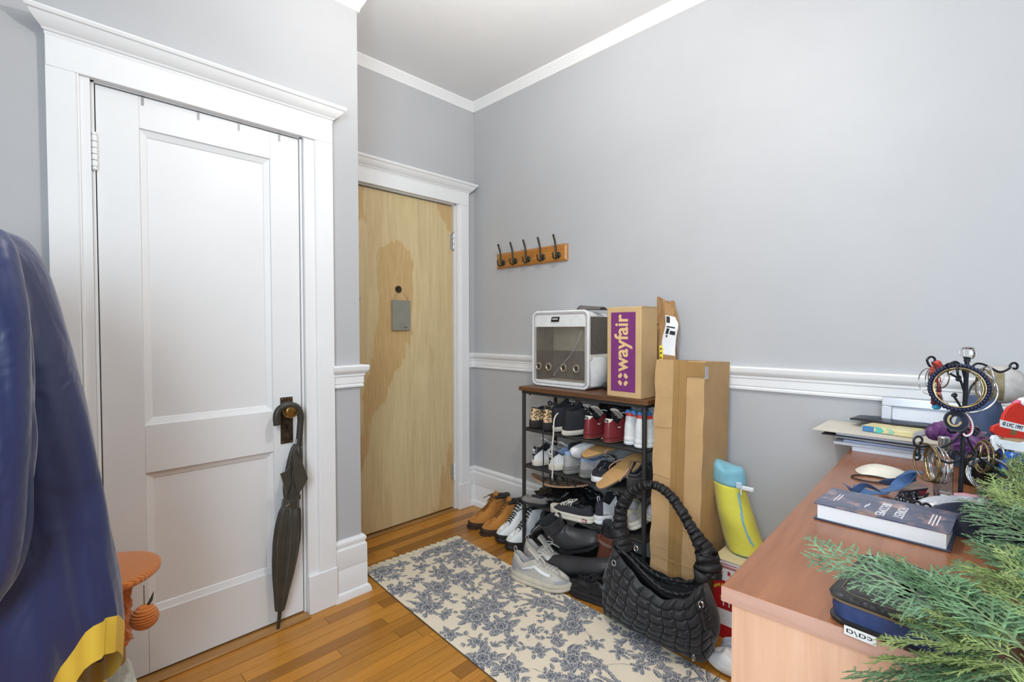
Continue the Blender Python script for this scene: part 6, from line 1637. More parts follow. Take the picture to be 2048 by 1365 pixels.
pts = [dz(*p, h=hh) for p, hh in (((1694, 978), .012), ((1705, 992), .004), ((1730, 978), .03), ((1760, 990), .016), ((1790, 985), .02), ((1815, 975), .03), ((1830, 960), .022), ((1800, 972), .03), ((1770, 990), .008), ((1740, 992), .004), ((1706, 985), .006))]
t = thing('lanyard', 'blue fabric lanyard with red and white lettering, crumpled on the desk behind the book', 'lanyard', (dz(1770, 985).x, dz(1770, 985).y, DZ))
O2 = Vector((dz(1770, 985).x, dz(1770, 985).y, DZ))
m_lan = M('blue_ribbon', (62, 96, 142), 0.45, 0.08, 30, 0.2, 600)
m_land = M('navy_ribbon', (34, 42, 66), 0.5, 0.08)
def ribbon(P, w_, name, mat_, tw0=0.0, tw1=1.5):
    C_ = catmull(P, 8); mb = MB(); secs = []
    for i, p in enumerate(C_):
        d = (C_[min(i+1, len(C_)-1)]-C_[max(i-1, 0)]).normalized(); s_ = d.cross(Vector((0, 0, 1))).normalized(); a = tw0+(tw1-tw0)*math.sin(i*0.17)
        q = s_*math.cos(a)+Vector((0, 0, 1))*abs(math.sin(a)); nn_ = d.cross(q)*0.0006
        secs.append([p-q*w_*0.5+nn_, p+q*w_*0.5+nn_, p+q*w_*0.5-nn_, p-q*w_*0.5-nn_])
    mb.loft(secs); return mb.build(name, mat_, t, smooth=60)
ribbon([p-O2+Vector((0, 0, 0.008)) for p in pts], 0.022, 'ribbon', m_lan, 0.5, 1.2)
ribbon([dz(*p, h=hh)-O2 for p, hh in (((1762, 968), .012), ((1790, 962), .03), ((1812, 956), .02), ((1836, 948), .035), ((1822, 946), .03), ((1800, 962), .02))], 0.022, 'ribbon', m_lan, 0.3, 1.0)
e0, e1 = dz(1852, 984, 0.014)-O2, dz(1796, 992, 0.014)-O2
ex = (e1-e0).normalized()
mb = MB().box(0, -0.011, -0.001, (e1-e0).length, 0.011, 0.001); mb.xf(frame(e0, ex, Vector((0, 0, 1)).cross(ex)*0.35+Vector((0, 0, 0.94)), (ex.cross(Vector((0, 0, 1))*1).normalized())))
mb.build('printed_end', m_land, t)
ey = (Vector((0, 0, 1)).cross(ex)*0.35+Vector((0, 0, 0.94))).normalized(); ez = ex.cross(ey).normalized()
off_ = ez if ez.x < 0 else -ez
text('lettering', 'EFOR', 0.017, M('red_lettering', (206, 60, 50), 0.5), t, frame(e0+off_*0.0018-ey*-0.006+ex*0.001, ex, -ey, ex.cross(-ey)), sx=0.8)
text('lettering', 'SL', 0.018, RUB_WW, t, frame(e0+off_*0.0018-ey*-0.006+ex*0.042, ex, -ey, ex.cross(-ey)), sx=1.0)
mb = MB()
rp = dz(1838, 1000, 0.006)-O2
for k in range(3): mb.tube([rp+Vector((0.012*math.cos(a)+0.012*k, 0.014*math.sin(a)-0.016*k, 0.004*math.sin(a+k))) for a in [2*PI*i/20 for i in range(20)]], 0.0014, 6, closed=True)
mb.build('split_rings', m_steel, t)
MB().box(-0.004, -0.02, 0, 0.004, 0.02, 0.003).xf(Matrix.Translation(dz(1808, 996, 0.002)-O2) @ Matrix.Rotation(0.9, 4, 'Z')).build('brass_key', M('brass_key', (176, 148, 88), 0.35, metal=0.9), t, bevel=0.001)
c1 = dz(1738, 965)
mb = MB().tube([(0.032*math.cos(a), 0.044*math.sin(a), 0.0025) for a in [2*PI*i/40 for i in range(40)]], 0.0022, 6, closed=True)
o = mb.build('hair_elastic', M('dark_brown_elastic', (58, 44, 38), 0.6)); o.location = (c1.x+0.03, c1.y, DZ); o.rotation_euler = (0, 0, 0.3); tag(o, 'thin dark brown hair elastic beside the seashell', 'hair tie')
# black cloth by the book
c2 = dz(1955, 1068)
t = thing('black_scarf', 'crumpled black knit cloth on the desk between the book and the garland', 'cloth', (c2.x, c2.y, DZ+0.0005))
mb = MB(); mb.loft([[(0.062*math.cos(a)*math.cos(b_)*(1+0.2*math.sin(4*a+3*b_)), 0.075*math.sin(a)*math.cos(b_)*(1+0.15*math.sin(6*a-2*b_)), 0.05*math.sin(b_)*(1+0.2*math.sin(5*a))) for a in [2*PI*k/48 for k in range(48)]] for b_ in [PI/2*j/10*0.97 for j in range(11)]])
mb.build('fabric', M('navy_black_knit', (30, 34, 50), 0.95, 0.15, 30, 0.5, 200, sheen=0.3), t, smooth=60)

# ------------------------------------------------------------------ jewellery stand
JB = dz(1918, 1019); JT = PD(1934, 716, 1.2)
kd = (JB-CAMP).dot(FW)
def jp(px, py, dd_=0.0): return PD(px, py, kd+dd_)
JT = jp(1934, 722)
m_iron = M('black_iron_wire', (48, 50, 56), 0.4, 0.06, 40, metal=0.6)
t = thing('jewellery_stand', 'black scrolled wire jewellery stand with a glass knob on top, on the desk', 'jewellery stand', JB)
def J(px, py, dd_=0.0): return jp(px, py, dd_)-JB
MB().tube([J(1919, 1019), J(1934, 722)], 0.0045, 10).build('pole', m_iron, t)
mb = MB().lathe([(0.001, -0.016), (0.012, -0.013), (0.0165, -0.004), (0.0165, 0.004), (0.011, 0.012), (0.001, 0.014)], 10); mb.xf(Matrix.Translation(J(1936, 706)) @ Matrix.Scale(0.72, 4, RT))
mg = NT('clear_glass'); mg.base((1, 1, 1, 1)); mg.set(Roughness=0.02, IOR=1.5); mg.p.inputs['Transmission Weight'].default_value = 1.0
mb.build('glass_knob', mg.m, t, smooth=20)
MB().tube([J(1934, 724), J(1935, 714)], 0.006, 10).build('knob_cap', m_iron, t)
def spiral(c, r0, a0, turns, sgn=1, dd0=0, n=16, k=0.35):
    return [jp(c[0]+r0*(1-(1-k)*i/n)*math.cos(a0+sgn*turns*2*PI*i/n), c[1]-r0*(1-(1-k)*i/n)*math.sin(a0+sgn*turns*2*PI*i/n), dd0)-JB for i in range(n+1)]
def arm(name_, pts, sp=None, r=0.0024):
    P = [J(*p) for p in pts]
    if sp: P += spiral(*sp)
    MB().tube(catmull(P, 4), r, 7).build('scroll_arm', m_iron, t, smooth=60)
arm('', [(1931, 765), (1924, 737), (1912, 724), (1895, 730), (1874, 737), (1860, 733)], ((1864, 722), 10, PI*1.0, 0.75, -1, 0))
arm('', [(1937, 745), (1950, 729), (1966, 729), (1985, 738), (2000, 745), (2018, 738)], ((2029, 734), 9, PI*0.9, 0.85, -1, 0))
arm('', [(1930, 790), (1921, 762), (1908, 752), (1895, 744), (1893, 730, -0.05), (1912, 728, -0.06), (1915, 745, -0.07)], ((1916, 758), 6, PI*0.5, 0.8, -1, -0.06))
arm('', [(1933, 800), (1942, 775, 0.05), (1958, 757, 0.06)], ((1960, 745), 9, PI*1.5, 0.8, 1, 0.06))
arm('', [(1929, 830), (1920, 812, -0.05), (1909, 795, -0.07)], ((1910, 792), 5, PI, 0.6, -1, -0.07))
arm('', [(1923, 845), (1921, 868), (1900, 888), (1874, 898), (1858, 893)], ((1838, 882), 13, -PI*0.4, 1.0, -1, 0))
arm('', [(1928, 850), (1936, 880), (1950, 905), (1972, 928), (1992, 928)], ((1990, 914), 13, -PI*0.5, 1.0, 1, 0))
arm('', [(1878, 895), (1872, 915, -0.03), (1895, 926, -0.04)], ((1908, 912), 14, -PI*0.6, 1.1, 1, -0.04))
arm('', [(1952, 905), (1944, 932, -0.05), (1936, 928, -0.05)], ((1941, 914), 11, PI*1.2, 1.0, -1, -0.05))
arm('', [(1840, 915, 0.04), (1830, 902, 0.05), (1838, 890, 0.05)], ((1833, 914), 8, 0.8, 1.0, -1, 0.05))
arm('', [(1966, 918, -0.05), (1985, 935, -0.06)], ((1990, 950), 10, PI*0.6, 1.0, -1, -0.05))
arm('', [(1922, 858), (1908, 866, 0.02)], ((1902, 858), 8, -PI*0.2, 1.0, -1, 0.02))
arm('', [(1930, 852), (1944, 866, 0.02), (1950, 872, 0.02)], ((1952, 862), 7, -PI*0.4, 1.0, 1, 0.02))
MB().lathe([(0.012, 0.0), (0.012, 0.003), (0.004, 0.006)], 16).build('foot', m_iron, t)
# rings hung on it, seen almost face on: centre pixel, radii in the frame, depth offset
m_silv = M('bright_silver', (206, 206, 206), 0.22, 0.03, 30, metal=1.0); m_gld = M('old_gold', (190, 168, 122), 0.3, 0.06, 30, metal=1.0); m_dgl = M('dark_gold', (136, 120, 88), 0.35, 0.1, 40, metal=0.9)
def ringpts(cx_, cy_, r, yaw=0.0, dd_=-0.03, n=48, tilt=0.0):
    c = jp(cx_, cy_, dd_)
    nrm = (CAMP-c).normalized(); s_ = Vector((0, 0, 1)).cross(nrm).normalized(); u_ = nrm.cross(s_)
    s2_ = s_*math.cos(yaw)+nrm*math.sin(yaw); u2 = u_*math.cos(tilt)+s2_.cross(u_)*math.sin(tilt)
    return [c+(s2_*math.cos(2*PI*k/n)+u2*math.sin(2*PI*k/n))*r for k in range(n)]
def bangle(name, label, cat, cx_, cy_, r, thick, mat_, yaw=0.0, dd_=-0.03, tilt=0.0, beads=0, bead_r=0.0, group='bracelets on the jewellery stand', twist=0, flat=1.0):
    P = ringpts(cx_, cy_, r, yaw, dd_, beads if beads else 56, tilt); c = sum(P, Vector())/len(P)
    mb = MB()
    if beads:
        for p in P: mb.ball(p-c, bead_r, 8)
        o = mb.build(name, mat_, None, smooth=60); o['kind'] = 'thing'
    else:
        rad_ = [thick*(1+0.25*math.sin(i*twist)) for i in range(len(P))] if twist else thick
        o = mb.tube([p-c for p in P], rad_, 8, closed=True, flat=flat).build(name, mat_, None, smooth=60)
    o.location = c; tag(o, label, cat, group); return o
m_nb = M('navy_glass_beads', (34, 38, 66), 0.25, 0.1, 40)
t2 = thing('bead_bracelet', 'wide bracelet of dark navy beads at the front of the stand', 'bracelet', jp(1917, 776, -0.055), group='bracelets on the jewellery stand')
c_ = jp(1917, 776, -0.055)
core = MB().tube([p-c_ for p in ringpts(1917, 776, 0.0475, 0.12, -0.055)], 0.004, 8, closed=True).build('band', M('navy_thread', (30, 32, 52), 0.7), t2)
mb = MB()
for dq in (-0.0035, 0.0035):
    for i, p in enumerate(ringpts(1917, 776, 0.0488+0.001*math.copysign(1, dq), 0.12, -0.055+dq, 46)): mb.ball(p-c_, 0.0037, 6)
o = mb.build('beads', m_nb, t2, smooth=60); o['kind'] = 'stuff'
bangle('bangle', 'thin gold bangle nested inside the navy bead bracelet', 'bangle', 1918, 776, 0.0425, 0.0013, m_gld, 0.12, -0.06)
bangle('bangle', 'second gold bangle with ridged edge inside the navy bead bracelet', 'bangle', 1916, 777, 0.0412, 0.0016, m_gld, 0.3, -0.05, twist=1.9)
bangle('chain_bracelet', 'large silver rope chain looping behind the navy bead bracelet', 'bracelet', 1936, 781, 0.049, 0.0019, m_silv, -0.25, -0.02, twist=1.3)
bangle('bangle', 'thin silver bangle hanging at the left scroll of the stand, outer one', 'bangle', 1858, 763, 0.030, 0.0011, m_silv, 0.9, 0.01)
bangle('bangle', 'thin silver bangle at the left scroll, just inside the outer one', 'bangle', 1864, 762, 0.029, 0.0011, m_silv, 1.15, 0.0)
bangle('bangle', 'dark gold bangle hooked on the left scroll above the coral beads', 'bangle', 1877, 755, 0.026, 0.0013, m_dgl, 0.8, 0.015)
bangle('bangle', 'slanted rhinestone bangle in front of the pale stone ball', 'bangle', 1973, 768, 0.040, 0.0022, m_silv, 1.25, 0.0, twist=2.1)
bangle('bangle', 'slanted dark gold bangle in front of the pale stone ball', 'bangle', 1967, 772, 0.038, 0.0016, m_dgl, 1.2, 0.02)
# coral bead strand with turquoise drop
t2 = thing('bead_necklace', 'coral and maroon bead strand with a turquoise drop hanging at the left of the stand', 'necklace', jp(1868, 775, -0.01))
c_ = jp(1868, 775, -0.01); crl = [M('coral_beads', (176, 66, 56), 0.35, 0.1), M('maroon_beads', (96, 36, 42), 0.3, 0.1), M('peach_beads', (190, 116, 92), 0.4, 0.1)]
mb = MB(); mb.tube([jp(1870, 731, -0.01)-c_, jp(1875, 727, -0.01)-c_, jp(1878, 733, -0.01)-c_], 0.008, 8); mb.build('coral_chips', crl[0], t2)
for k, x in enumerate((1864, 1875)):
    for i in range(12):
        q = jp(x+1.0*i*0.25+(1 if k else 0), 738+6.2*i, -0.01-0.01*k)-c_
        MB().ball(q, 0.0042+0.0006*((i*7+k) % 3), 8).build('bead', crl[(i//2+k) % 3 if i < 9 else 1], t2)
mb = MB().ball((0, 0, 0), (0.010, 0.007, 0.0065), 10); mb.xf(Matrix.Translation(jp(1873, 814, -0.01)-c_) @ Matrix.Rotation(-0.8, 4, 'Z')); mb.build('turquoise_drop', M('turquoise_stone', (58, 142, 172), 0.35, 0.1), t2)
# dark scrunchie with gold chips half way up the pole
t2 = thing('hair_tie', 'dark navy scrunchie with gold beads around the pole of the stand', 'hair tie', jp(1912, 842, -0.02)); c_ = jp(1912, 842, -0.02)
MB().tube([p-c_ for p in ringpts(1912, 842, 0.0165, 0.5, -0.02, 40)], 0.0075, 10, closed=True).build('fabric', M('navy_velvet', (28, 34, 54), 0.9, 0.1, sheen=0.4), t2, smooth=60)
for i, p in enumerate(ringpts(1909, 841, 0.0125, 0.6, -0.032, 22)[8:22]): MB().box(-0.002, -0.002, -0.0016, 0.002, 0.002, 0.0016).xf(Matrix.Translation(p-c_)).build('gold_bead', m_gld, t2)
# red and white cord
P = [jp(1926, 822, -0.01), jp(1938, 835, -0.015), jp(1944, 850, -0.02), (jp(1942, 866, -0.02)), jp(1932, 872, -0.015), jp(1926, 868, -0.01)]
t2 = thing('cord_bracelet', 'red and white twisted cord hanging on the stand pole below the scrunchie', 'bracelet', P[2]); C_ = catmull(P, 9)
MB().tube([p-P[2] for p in C_], 0.0028, 6).build('red_strand', M('red_cord', (178, 44, 54), 0.7), t2)
for i in range(0, len(C_), 2): MB().ball(C_[i]-P[2]+Vector((-0.002, -0.001, 0)), 0.0022, 6).build('white_knot', RUB_WW, t2)
# lower left bundle of bangles
for k, (x, y, r, th, m_, yw, tw, lab) in enumerate(((1853, 925, 0.042, 0.0022, m_dgl, 1.0, 0, 'wide dark gold bangle on the lower left scroll, outermost of the bundle'),
        (1864, 928, 0.040, 0.0036, m_gld, 1.28, 2.2, 'chunky beaded gold bangle in the lower left bundle'), (1870, 930, 0.041, 0.0018, m_silv, 1.32, 0, 'smooth silver bangle in the lower left bundle, beside the gold beaded one'),
        (1876, 930, 0.041, 0.0018, m_silv, 1.25, 1.7, 'ridged silver bangle in the lower left bundle'), (1880, 932, 0.040, 0.0015, m_silv, 1.1, 0, 'thin silver bangle nearest the glass bottle in the lower left bundle'))):
    bangle('bangle', lab, 'bangle', x, y, r, th, m_, yw, 0.0, 0.1, twist=tw)
for k, (x, y, r, th, m_, yw, tw, fl_k, lab) in enumerate(((1980, 952, 0.038, 0.0016, m_silv, 0.25, 0, 1, 'outer thin silver bangle hanging at the lower right of the stand'), (1981, 951, 0.0365, 0.0034, M('etched_grey_silver', (150, 154, 166), 0.35, 0.15, 90, 0.3, 300, metal=0.8), 0.3, 2.7, 1.0, 'broad etched grey bangle at the lower right of the stand'),
        (1977, 950, 0.0375, 0.0014, m_silv, 0.1, 0, 1, 'thin silver bangle just behind the broad etched one'), (1962, 915, 0.034, 0.002, m_gld, 1.2, 2.0, 1, 'slanted gold bangle on the lower right arm of the stand'), (1968, 912, 0.034, 0.0026, m_dgl, 1.1, 1.5, 1, 'slanted dark gold bangle on the lower right arm, behind the gold one'))):
    bangle('bangle', lab, 'bangle', x, y, r, th, m_, yw, -0.01+0.004*k, 0.0, twist=tw)
P = [jp(1945, 955, -0.02), jp(1953, 975, -0.025), jp(1964, 1000, -0.03), jp(1972, 1016, -0.03)]
t2 = thing('chain_necklace', 'pale double chain hanging from the silver bangles into the bead tray', 'necklace', P[1])
for s_ in (0, 0.008): MB().tube([p-P[1]+Vector((0, -s_, 0)) for p in catmull(P, 10)], [0.0016+0.0006*(i % 2) for i in range(31)], 6).build('chain', M('pale_gold', (200, 190, 166), 0.3, metal=0.9), t2)

# perfume bottle
c3 = dz(1886, 990)
t2 = thing('perfume_bottle', 'tall clear glass bottle with a silver cap behind the bangle bundle', 'bottle', (c3.x, c3.y, DZ+0.0006))
zc = PX(1880, 900, c3.x).z-DZ; zk = PX(1880, 885, c3.x).z-DZ
MB().loft([rr(-0.026, 0.026, -0.018, 0.018, 0.008, 4)] and [[(x, y, z_) for x, y in rr(-w_, w_, -w_*0.7, w_*0.7, w_*0.35, 4)] for w_, z_ in ((0.025, 0), (0.026, 0.004), (0.026, zc*0.82), (0.02, zc*0.9), (0.011, zc*0.94), (0.0105, zc))]).build('glass_body', mg.m, t2, smooth=40)
MB().loft([[(x, y, z_) for x, y in rr(-w_, w_, -w_*0.7, w_*0.7, w_*0.35, 4)] for w_, z_ in ((0.021, 0.01), (0.0215, zc*0.55), (0.021, zc*0.56))]).build('liquid', M('pale_liquid', (206, 204, 206), 0.1, 0.02, trans=0.8), t2, smooth=40)
MB().lathe([(0.011, zc), (0.0115, zc+0.002), (0.0115, zk+0.012), (0.010, zk+0.014)], 18).build('cap', m_silv, t2)
# black mug full of gold chains
c4 = dz(1925, 975)+Vector((0.06, -0.03, 0))
t2 = thing('black_cup', 'black cup with gold speckles holding gold chains, behind the stand pole', 'cup', (c4.x, c4.y, DZ+0.0006))
m_cup = NT('black_gold_speckle'); vn = m_cup.n('ShaderNodeTexVoronoi', Scale=130.0); m_cup.l(m_cup.coord(), vn.inputs['Vector']); spz = m_cup.n('ShaderNodeSeparateXYZ'); m_cup.l(m_cup.coord(), spz.inputs[0])
m_cup.base(m_cup.mix(m_cup.math('MULTIPLY', m_cup.math('LESS_THAN', vn.outputs['Distance'], 0.32), m_cup.math('GREATER_THAN', spz.outputs[2], 0.058)), L4((20, 18, 18)), L4((206, 176, 110)))); m_cup.set(Roughness=0.3)
MB().lathe([(0.030, 0), (0.036, 0.004), (0.038, 0.09), (0.035, 0.09), (0.033, 0.075), (0.001, 0.07)], 32).build('cup_body', m_cup.m, t2, smooth=40)
for k in range(9):
    a = k*0.7; o_ = MB().tube([(0.028*math.cos(a)+0.026*math.cos(b_)*math.cos(a*1.7), 0.028*math.sin(a)+0.026*math.cos(b_)*math.sin(a*1.7), 0.094+0.026*math.sin(b_)) for b_ in [2*PI*i/26 for i in range(26)]], [0.0026+0.0009*(i % 2) for i in range(26)], 6, closed=True).build('chain', m_gld if k % 3 else m_silv, t2, smooth=60)
# purple scrunchies, blue denim cap, stone ball
for k, (x, y, dq, lab) in enumerate(((1905, 877, 0.17, 'ruffled purple scrunchie behind the pole of the stand'), (1952, 880, 0.19, 'ruffled purple maroon scrunchie beside the red figure'))):
    c_ = jp(x, y, dq)
    o = MB().tube([Vector((0.03*math.cos(a), 0.036*math.sin(a), 0.008*math.sin(3*a))) for a in [2*PI*i/90 for i in range(90)]], [0.016+0.006*math.sin(i*1.55)+0.003*math.sin(i*2.9) for i in range(90)], 14, closed=True).build('scrunchie', M('purple_satin%d' % k, (104, 52, 112) if k == 0 else (92, 44, 82), 0.45, 0.2, 30, sheen=0.3), None, smooth=60)
    o.location = c_; o.rotation_euler = (0.5, 0.2*k, 0.3); tag(o, lab, 'hair tie', 'scrunchies on the desk')
c_ = jp(1962, 845, 0.33)
t2 = thing('denim_bag', 'slate blue fabric bag standing behind the jewellery stand', 'bag', (c_.x, c_.y, DZ+0.0006))
hb = c_.z-DZ+0.075
MB().loft([[((0.05+0.02*(1-z_/hb))*math.cos(a)*(1+0.05*math.sin(5*a+z_*30)), (0.062+0.008*math.sin(z_*20))*math.sin(a)*(1-0.35*(z_/hb)**2)*(1+0.03*math.sin(7*a)), z_) for a in [2*PI*k/48 for k in range(48)]] for z_ in np.linspace(0, hb, 14)]).build('bag_body', M('slate_blue_denim', (76, 92, 122), 0.8, 0.08, 30, 0.3, 500), t2, smooth=60)
c_ = jp(2003, 769, 0.30)
t2 = thing('stone_ball', 'pale grey round stone-like ball with pink smudges on the blue bag', 'ball', c_)
m_st = NT('pale_stone'); nn = m_st.noise(m_st.coord(), 22, 4); n2 = m_st.noise(m_st.coord(loc=(0.3, 0.1, 0)), 16, 2)
m_st.base(m_st.mix(m_st.ramp(n2, [(0.66, (0, 0, 0)), (0.74, (0.6, 0.6, 0.6))]), m_st.ramp(nn, [(0.3, lin((168, 162, 156))), (0.7, lin((206, 202, 198)))]), L4((214, 142, 178)))); m_st.set(Roughness=0.5)
MB().ball((0, 0, 0), (0.054, 0.054, 0.056), 32).build('stone', m_st.m, t2, smooth=180)
MB().grid(lambda u, v: Vector((0.0562*math.cos(2.3+0.95*u)*math.cos(-0.9+1.75*v), 0.0562*math.sin(2.3+0.95*u)*math.cos(-0.9+1.75*v), 0.0562*math.sin(-0.9+1.75*v))), 10, 14).build('olive_patch', M('olive_patina', (128, 116, 84), 0.5, 0.15, 40), t2, smooth=180)
# figure ornament seen from its back
c_ = jp(2015, 945, 0.15)
ox = Vector((RT.x, RT.y, 0)).normalized(); oy = Vector((0, 0, 1)); oz = ox.cross(oy)
def OP(px, py): 
    p = PD(px, py, kd+0.15)-c_; return (p.dot(ox), p.z)
t2 = thing('christmas_ornament', 'flat red hanging figure seen from its back, with white bone plaque and blue starry panel', 'ornament', mat=frame((c_.x, c_.y, c_.z), ox, oy, oz))
MB().prism([OP(*p) for p in ((1976, 862), (1979, 852), (1995, 846), (2000, 828), (2008, 815), (2022, 806), (2030, 805), (2040, 812), (2046, 830), (2062, 845), (2062, 872), (2047, 879), (2032, 876), (2018, 875), (2000, 874), (1985, 868))], 0, 0.008).build('red_body', M('red_lacquer', (206, 48, 32), 0.35, 0.03), t2, bevel=0.001)
MB().prism([OP(*p) for p in ((2024, 806), (2034, 800), (2042, 808), (2048, 828), (2060, 838), (2062, 850), (2046, 836), (2038, 822), (2030, 815))], -0.006, 0.004).build('pink_edge', M('pink_paint', (220, 112, 140), 0.4), t2)
MB().prism([OP(*p) for p in ((2040, 806), (2062, 802), (2062, 836), (2050, 828), (2042, 818))], -0.014, -0.004).build('black_patch', RUB_K, t2)
MB().ball((*OP(2044, 804), -0.002), (0.014, 0.012, 0.010), 14).build('white_pompom', M('white_felt', (232, 232, 232), 0.9), t2)
p0, p1, p2, p3 = OP(1991, 838), OP(2042, 850), OP(2042, 864), OP(1991, 852)
MB().prism([p0, p1, p2, p3], 0.008, 0.0092).build('white_label', M('white_sticker', (232, 232, 232), 0.5), t2)
lx = Vector((p1[0]-p0[0], p1[1]-p0[1], 0)).normalized(); ly = Vector((-lx.y, lx.x, 0))
text('label_text', '© LVC 1997', 0.0135, m_blktxt, t2, frame((p3[0]+lx.x*0.004+ly.x*0.005, p3[1]+lx.y*0.004+ly.y*0.005, 0.0094), lx, ly, (0, 0, 1)), bold=0.0003, sx=0.78)
o_ = MB().lathe([(0.008, 0), (0.008, 0.001), (0.003, 0.0015)], 16); o_.xf(Matrix.Translation((*OP(2018, 863), 0.008))); o_.build('gold_hanger_plate', m_gld, t2)
MB().prism([OP(*p) for p in ((1974, 876), (1977, 870), (1984, 869), (1989, 877), (2030, 884), (2040, 882), (2062, 884), (2062, 912), (2046, 912), (2040, 904), (2010, 898), (1988, 895), (1982, 900), (1975, 897), (1976, 887))], 0.004, 0.012).build('bone_plaque', M('white_gloss_paint', (236, 238, 242), 0.3), t2, bevel=0.001)
MB().prism([OP(*p) for p in ((1998, 900), (2062, 912), (2062, 958), (2022, 956), (2000, 950))], -0.002, 0.006).build('blue_panel', M('bright_blue_paint', (58, 112, 206), 0.35, 0.04), t2)
MB().prism([OP(*p) for p in ((1990, 866), (2062, 872), (2062, 890), (1990, 878))], -0.003, 0.002).build('tan_backing', M('tan_wood', (190, 160, 124), 0.6), t2)
for px_, py_ in ((2018, 908), (2014, 932), (2040, 938)):
    a = OP(px_, py_); mb = MB()
    for q in range(4):
        an = PI/4*q; d_ = 0.008 if q % 2 == 0 else 0.0045
        mb.tube([(a[0]-d_*math.cos(an), a[1]-d_*math.sin(an), 0.0063), (a[0]+d_*math.cos(an), a[1]+d_*math.sin(an), 0.0063)], 0.0005, 4)
    mb.build('painted_star', RUB_WW, t2)
for px_, py_, r_k in ((2034, 922, 0.0035), (2004, 944, 0.0028)): MB().ball((*OP(px_, py_), 0.006), (r_k, r_k, 0.001), 10).build('painted_dot', RUB_WW, t2)
mb = MB()
for px_ in (1999, 2036): mb.tube([(OP(px_, 874)[0], OP(px_, 874)[1]+0.003*math.cos(a), 0.006+0.003*math.sin(a)) for a in [2*PI*i/12 for i in range(12)]], 0.0008, 5, closed=True).build('link_ring', m_steel, t2); mb = MB()
MB().box(OP(1990, 940)[0], DZ+0.0006-c_.z, -0.02, OP(2062, 940)[0], OP(2000, 952)[1], -0.002).build('stand_block', M('tan_wood', (190, 160, 124), 0.6), t2)
# bead tray with plastic bag and small things
c5 = dz(1912, 1030)
t2 = thing('beaded_tray', 'oval tray edged with black and gunmetal beads at the foot of the stand', 'tray', (c5.x-0.0, c5.y-0.02, DZ+0.0006), (0, 0, math.radians(-75)))
ta, tb = 0.115, 0.055
MB().lathe([(1.0, 0.0), (1.02, 0.006), (0.98, 0.007), (0.01, 0.003)], 40).xf(Matrix.Diagonal((ta, tb, 1, 1))).build('tray_base', M('black_woven', (40, 38, 40), 0.7), t2)
m_gm2 = M('gunmetal_beads', (70, 70, 76), 0.25, 0.1, metal=0.8)
for rw in range(2):
    for k in range(34):
        a = 2*PI*(k+0.5*rw)/34
        q = MB().tube([(0.0072*math.cos(b_), 0.0072*math.sin(b_), 0) for b_ in [2*PI*i/10 for i in range(10)]], 0.0026, 5, closed=True)
        q.xf(Matrix.Translation(((ta+0.003*rw)*math.cos(a), (tb+0.003*rw)*math.sin(a), 0.012+0.009*rw)) @ Matrix.Rotation(a+0.6*rw, 4, 'Z') @ Matrix.Rotation(1.1, 4, 'Y')); q.build('rim_bead', m_gm2, t2)
t2 = thing('plastic_bag', 'small crumpled clear plastic bag lying in the beaded tray', 'bag', (c5.x-0.01, c5.y-0.03, DZ+0.012), (0, 0, math.radians(-75)))
MB().loft([[(0.095*math.cos(a)*math.cos(b_)*(1+0.1*math.sin(6*a+b_*4)), 0.035*math.sin(a)*math.cos(b_)*(1+0.2*math.sin(5*a)), 0.03*math.sin(b_)*(1+0.25*math.sin(4*a+2*b_))) for a in [2*PI*k/40 for k in range(40)]] for b_ in [PI/2*j/8*0.97 for j in range(9)]]).build('film', M('milky_plastic', (206, 206, 210), 0.2, 0.06, 20, 0.6, 60, trans=0.35, bd=0.004), t2, smooth=60)
c6 = dz(1965, 1012, 0.02)
t2 = thing('hair_clip', 'pale teal leaf-shaped hair clip lying on the beaded tray', 'hair clip', (c6.x, c6.y, DZ+0.03), (0.1, 0, math.radians(-72)))
MB().loft([[(x, w_*math.cos(a), 0.003+0.003*math.sin(a)) for a in [2*PI*k/16 for k in range(16)]] for x, w_ in ((-0.05, 0.001), (-0.03, 0.012), (0, 0.016), (0.03, 0.011), (0.055, 0.001))]).build('leaf', M('teal_enamel', (118, 164, 176), 0.3, 0.1, 30), t2, smooth=60)
c7 = dz(1945, 1012, 0.02)
o = MB().tube(catmull([(0, 0.03, 0), (0.002, 0.01, 0.004), (0.0, -0.03, 0.002), (-0.004, -0.06, 0)], 6), 0.006, 8).build('pink_comb', M('pink_plastic', (222, 160, 170), 0.4)); o.location = (c7.x, c7.y, DZ+0.035); tag(o, 'pink plastic hair comb in the beaded tray beside the pole', 'hair comb')

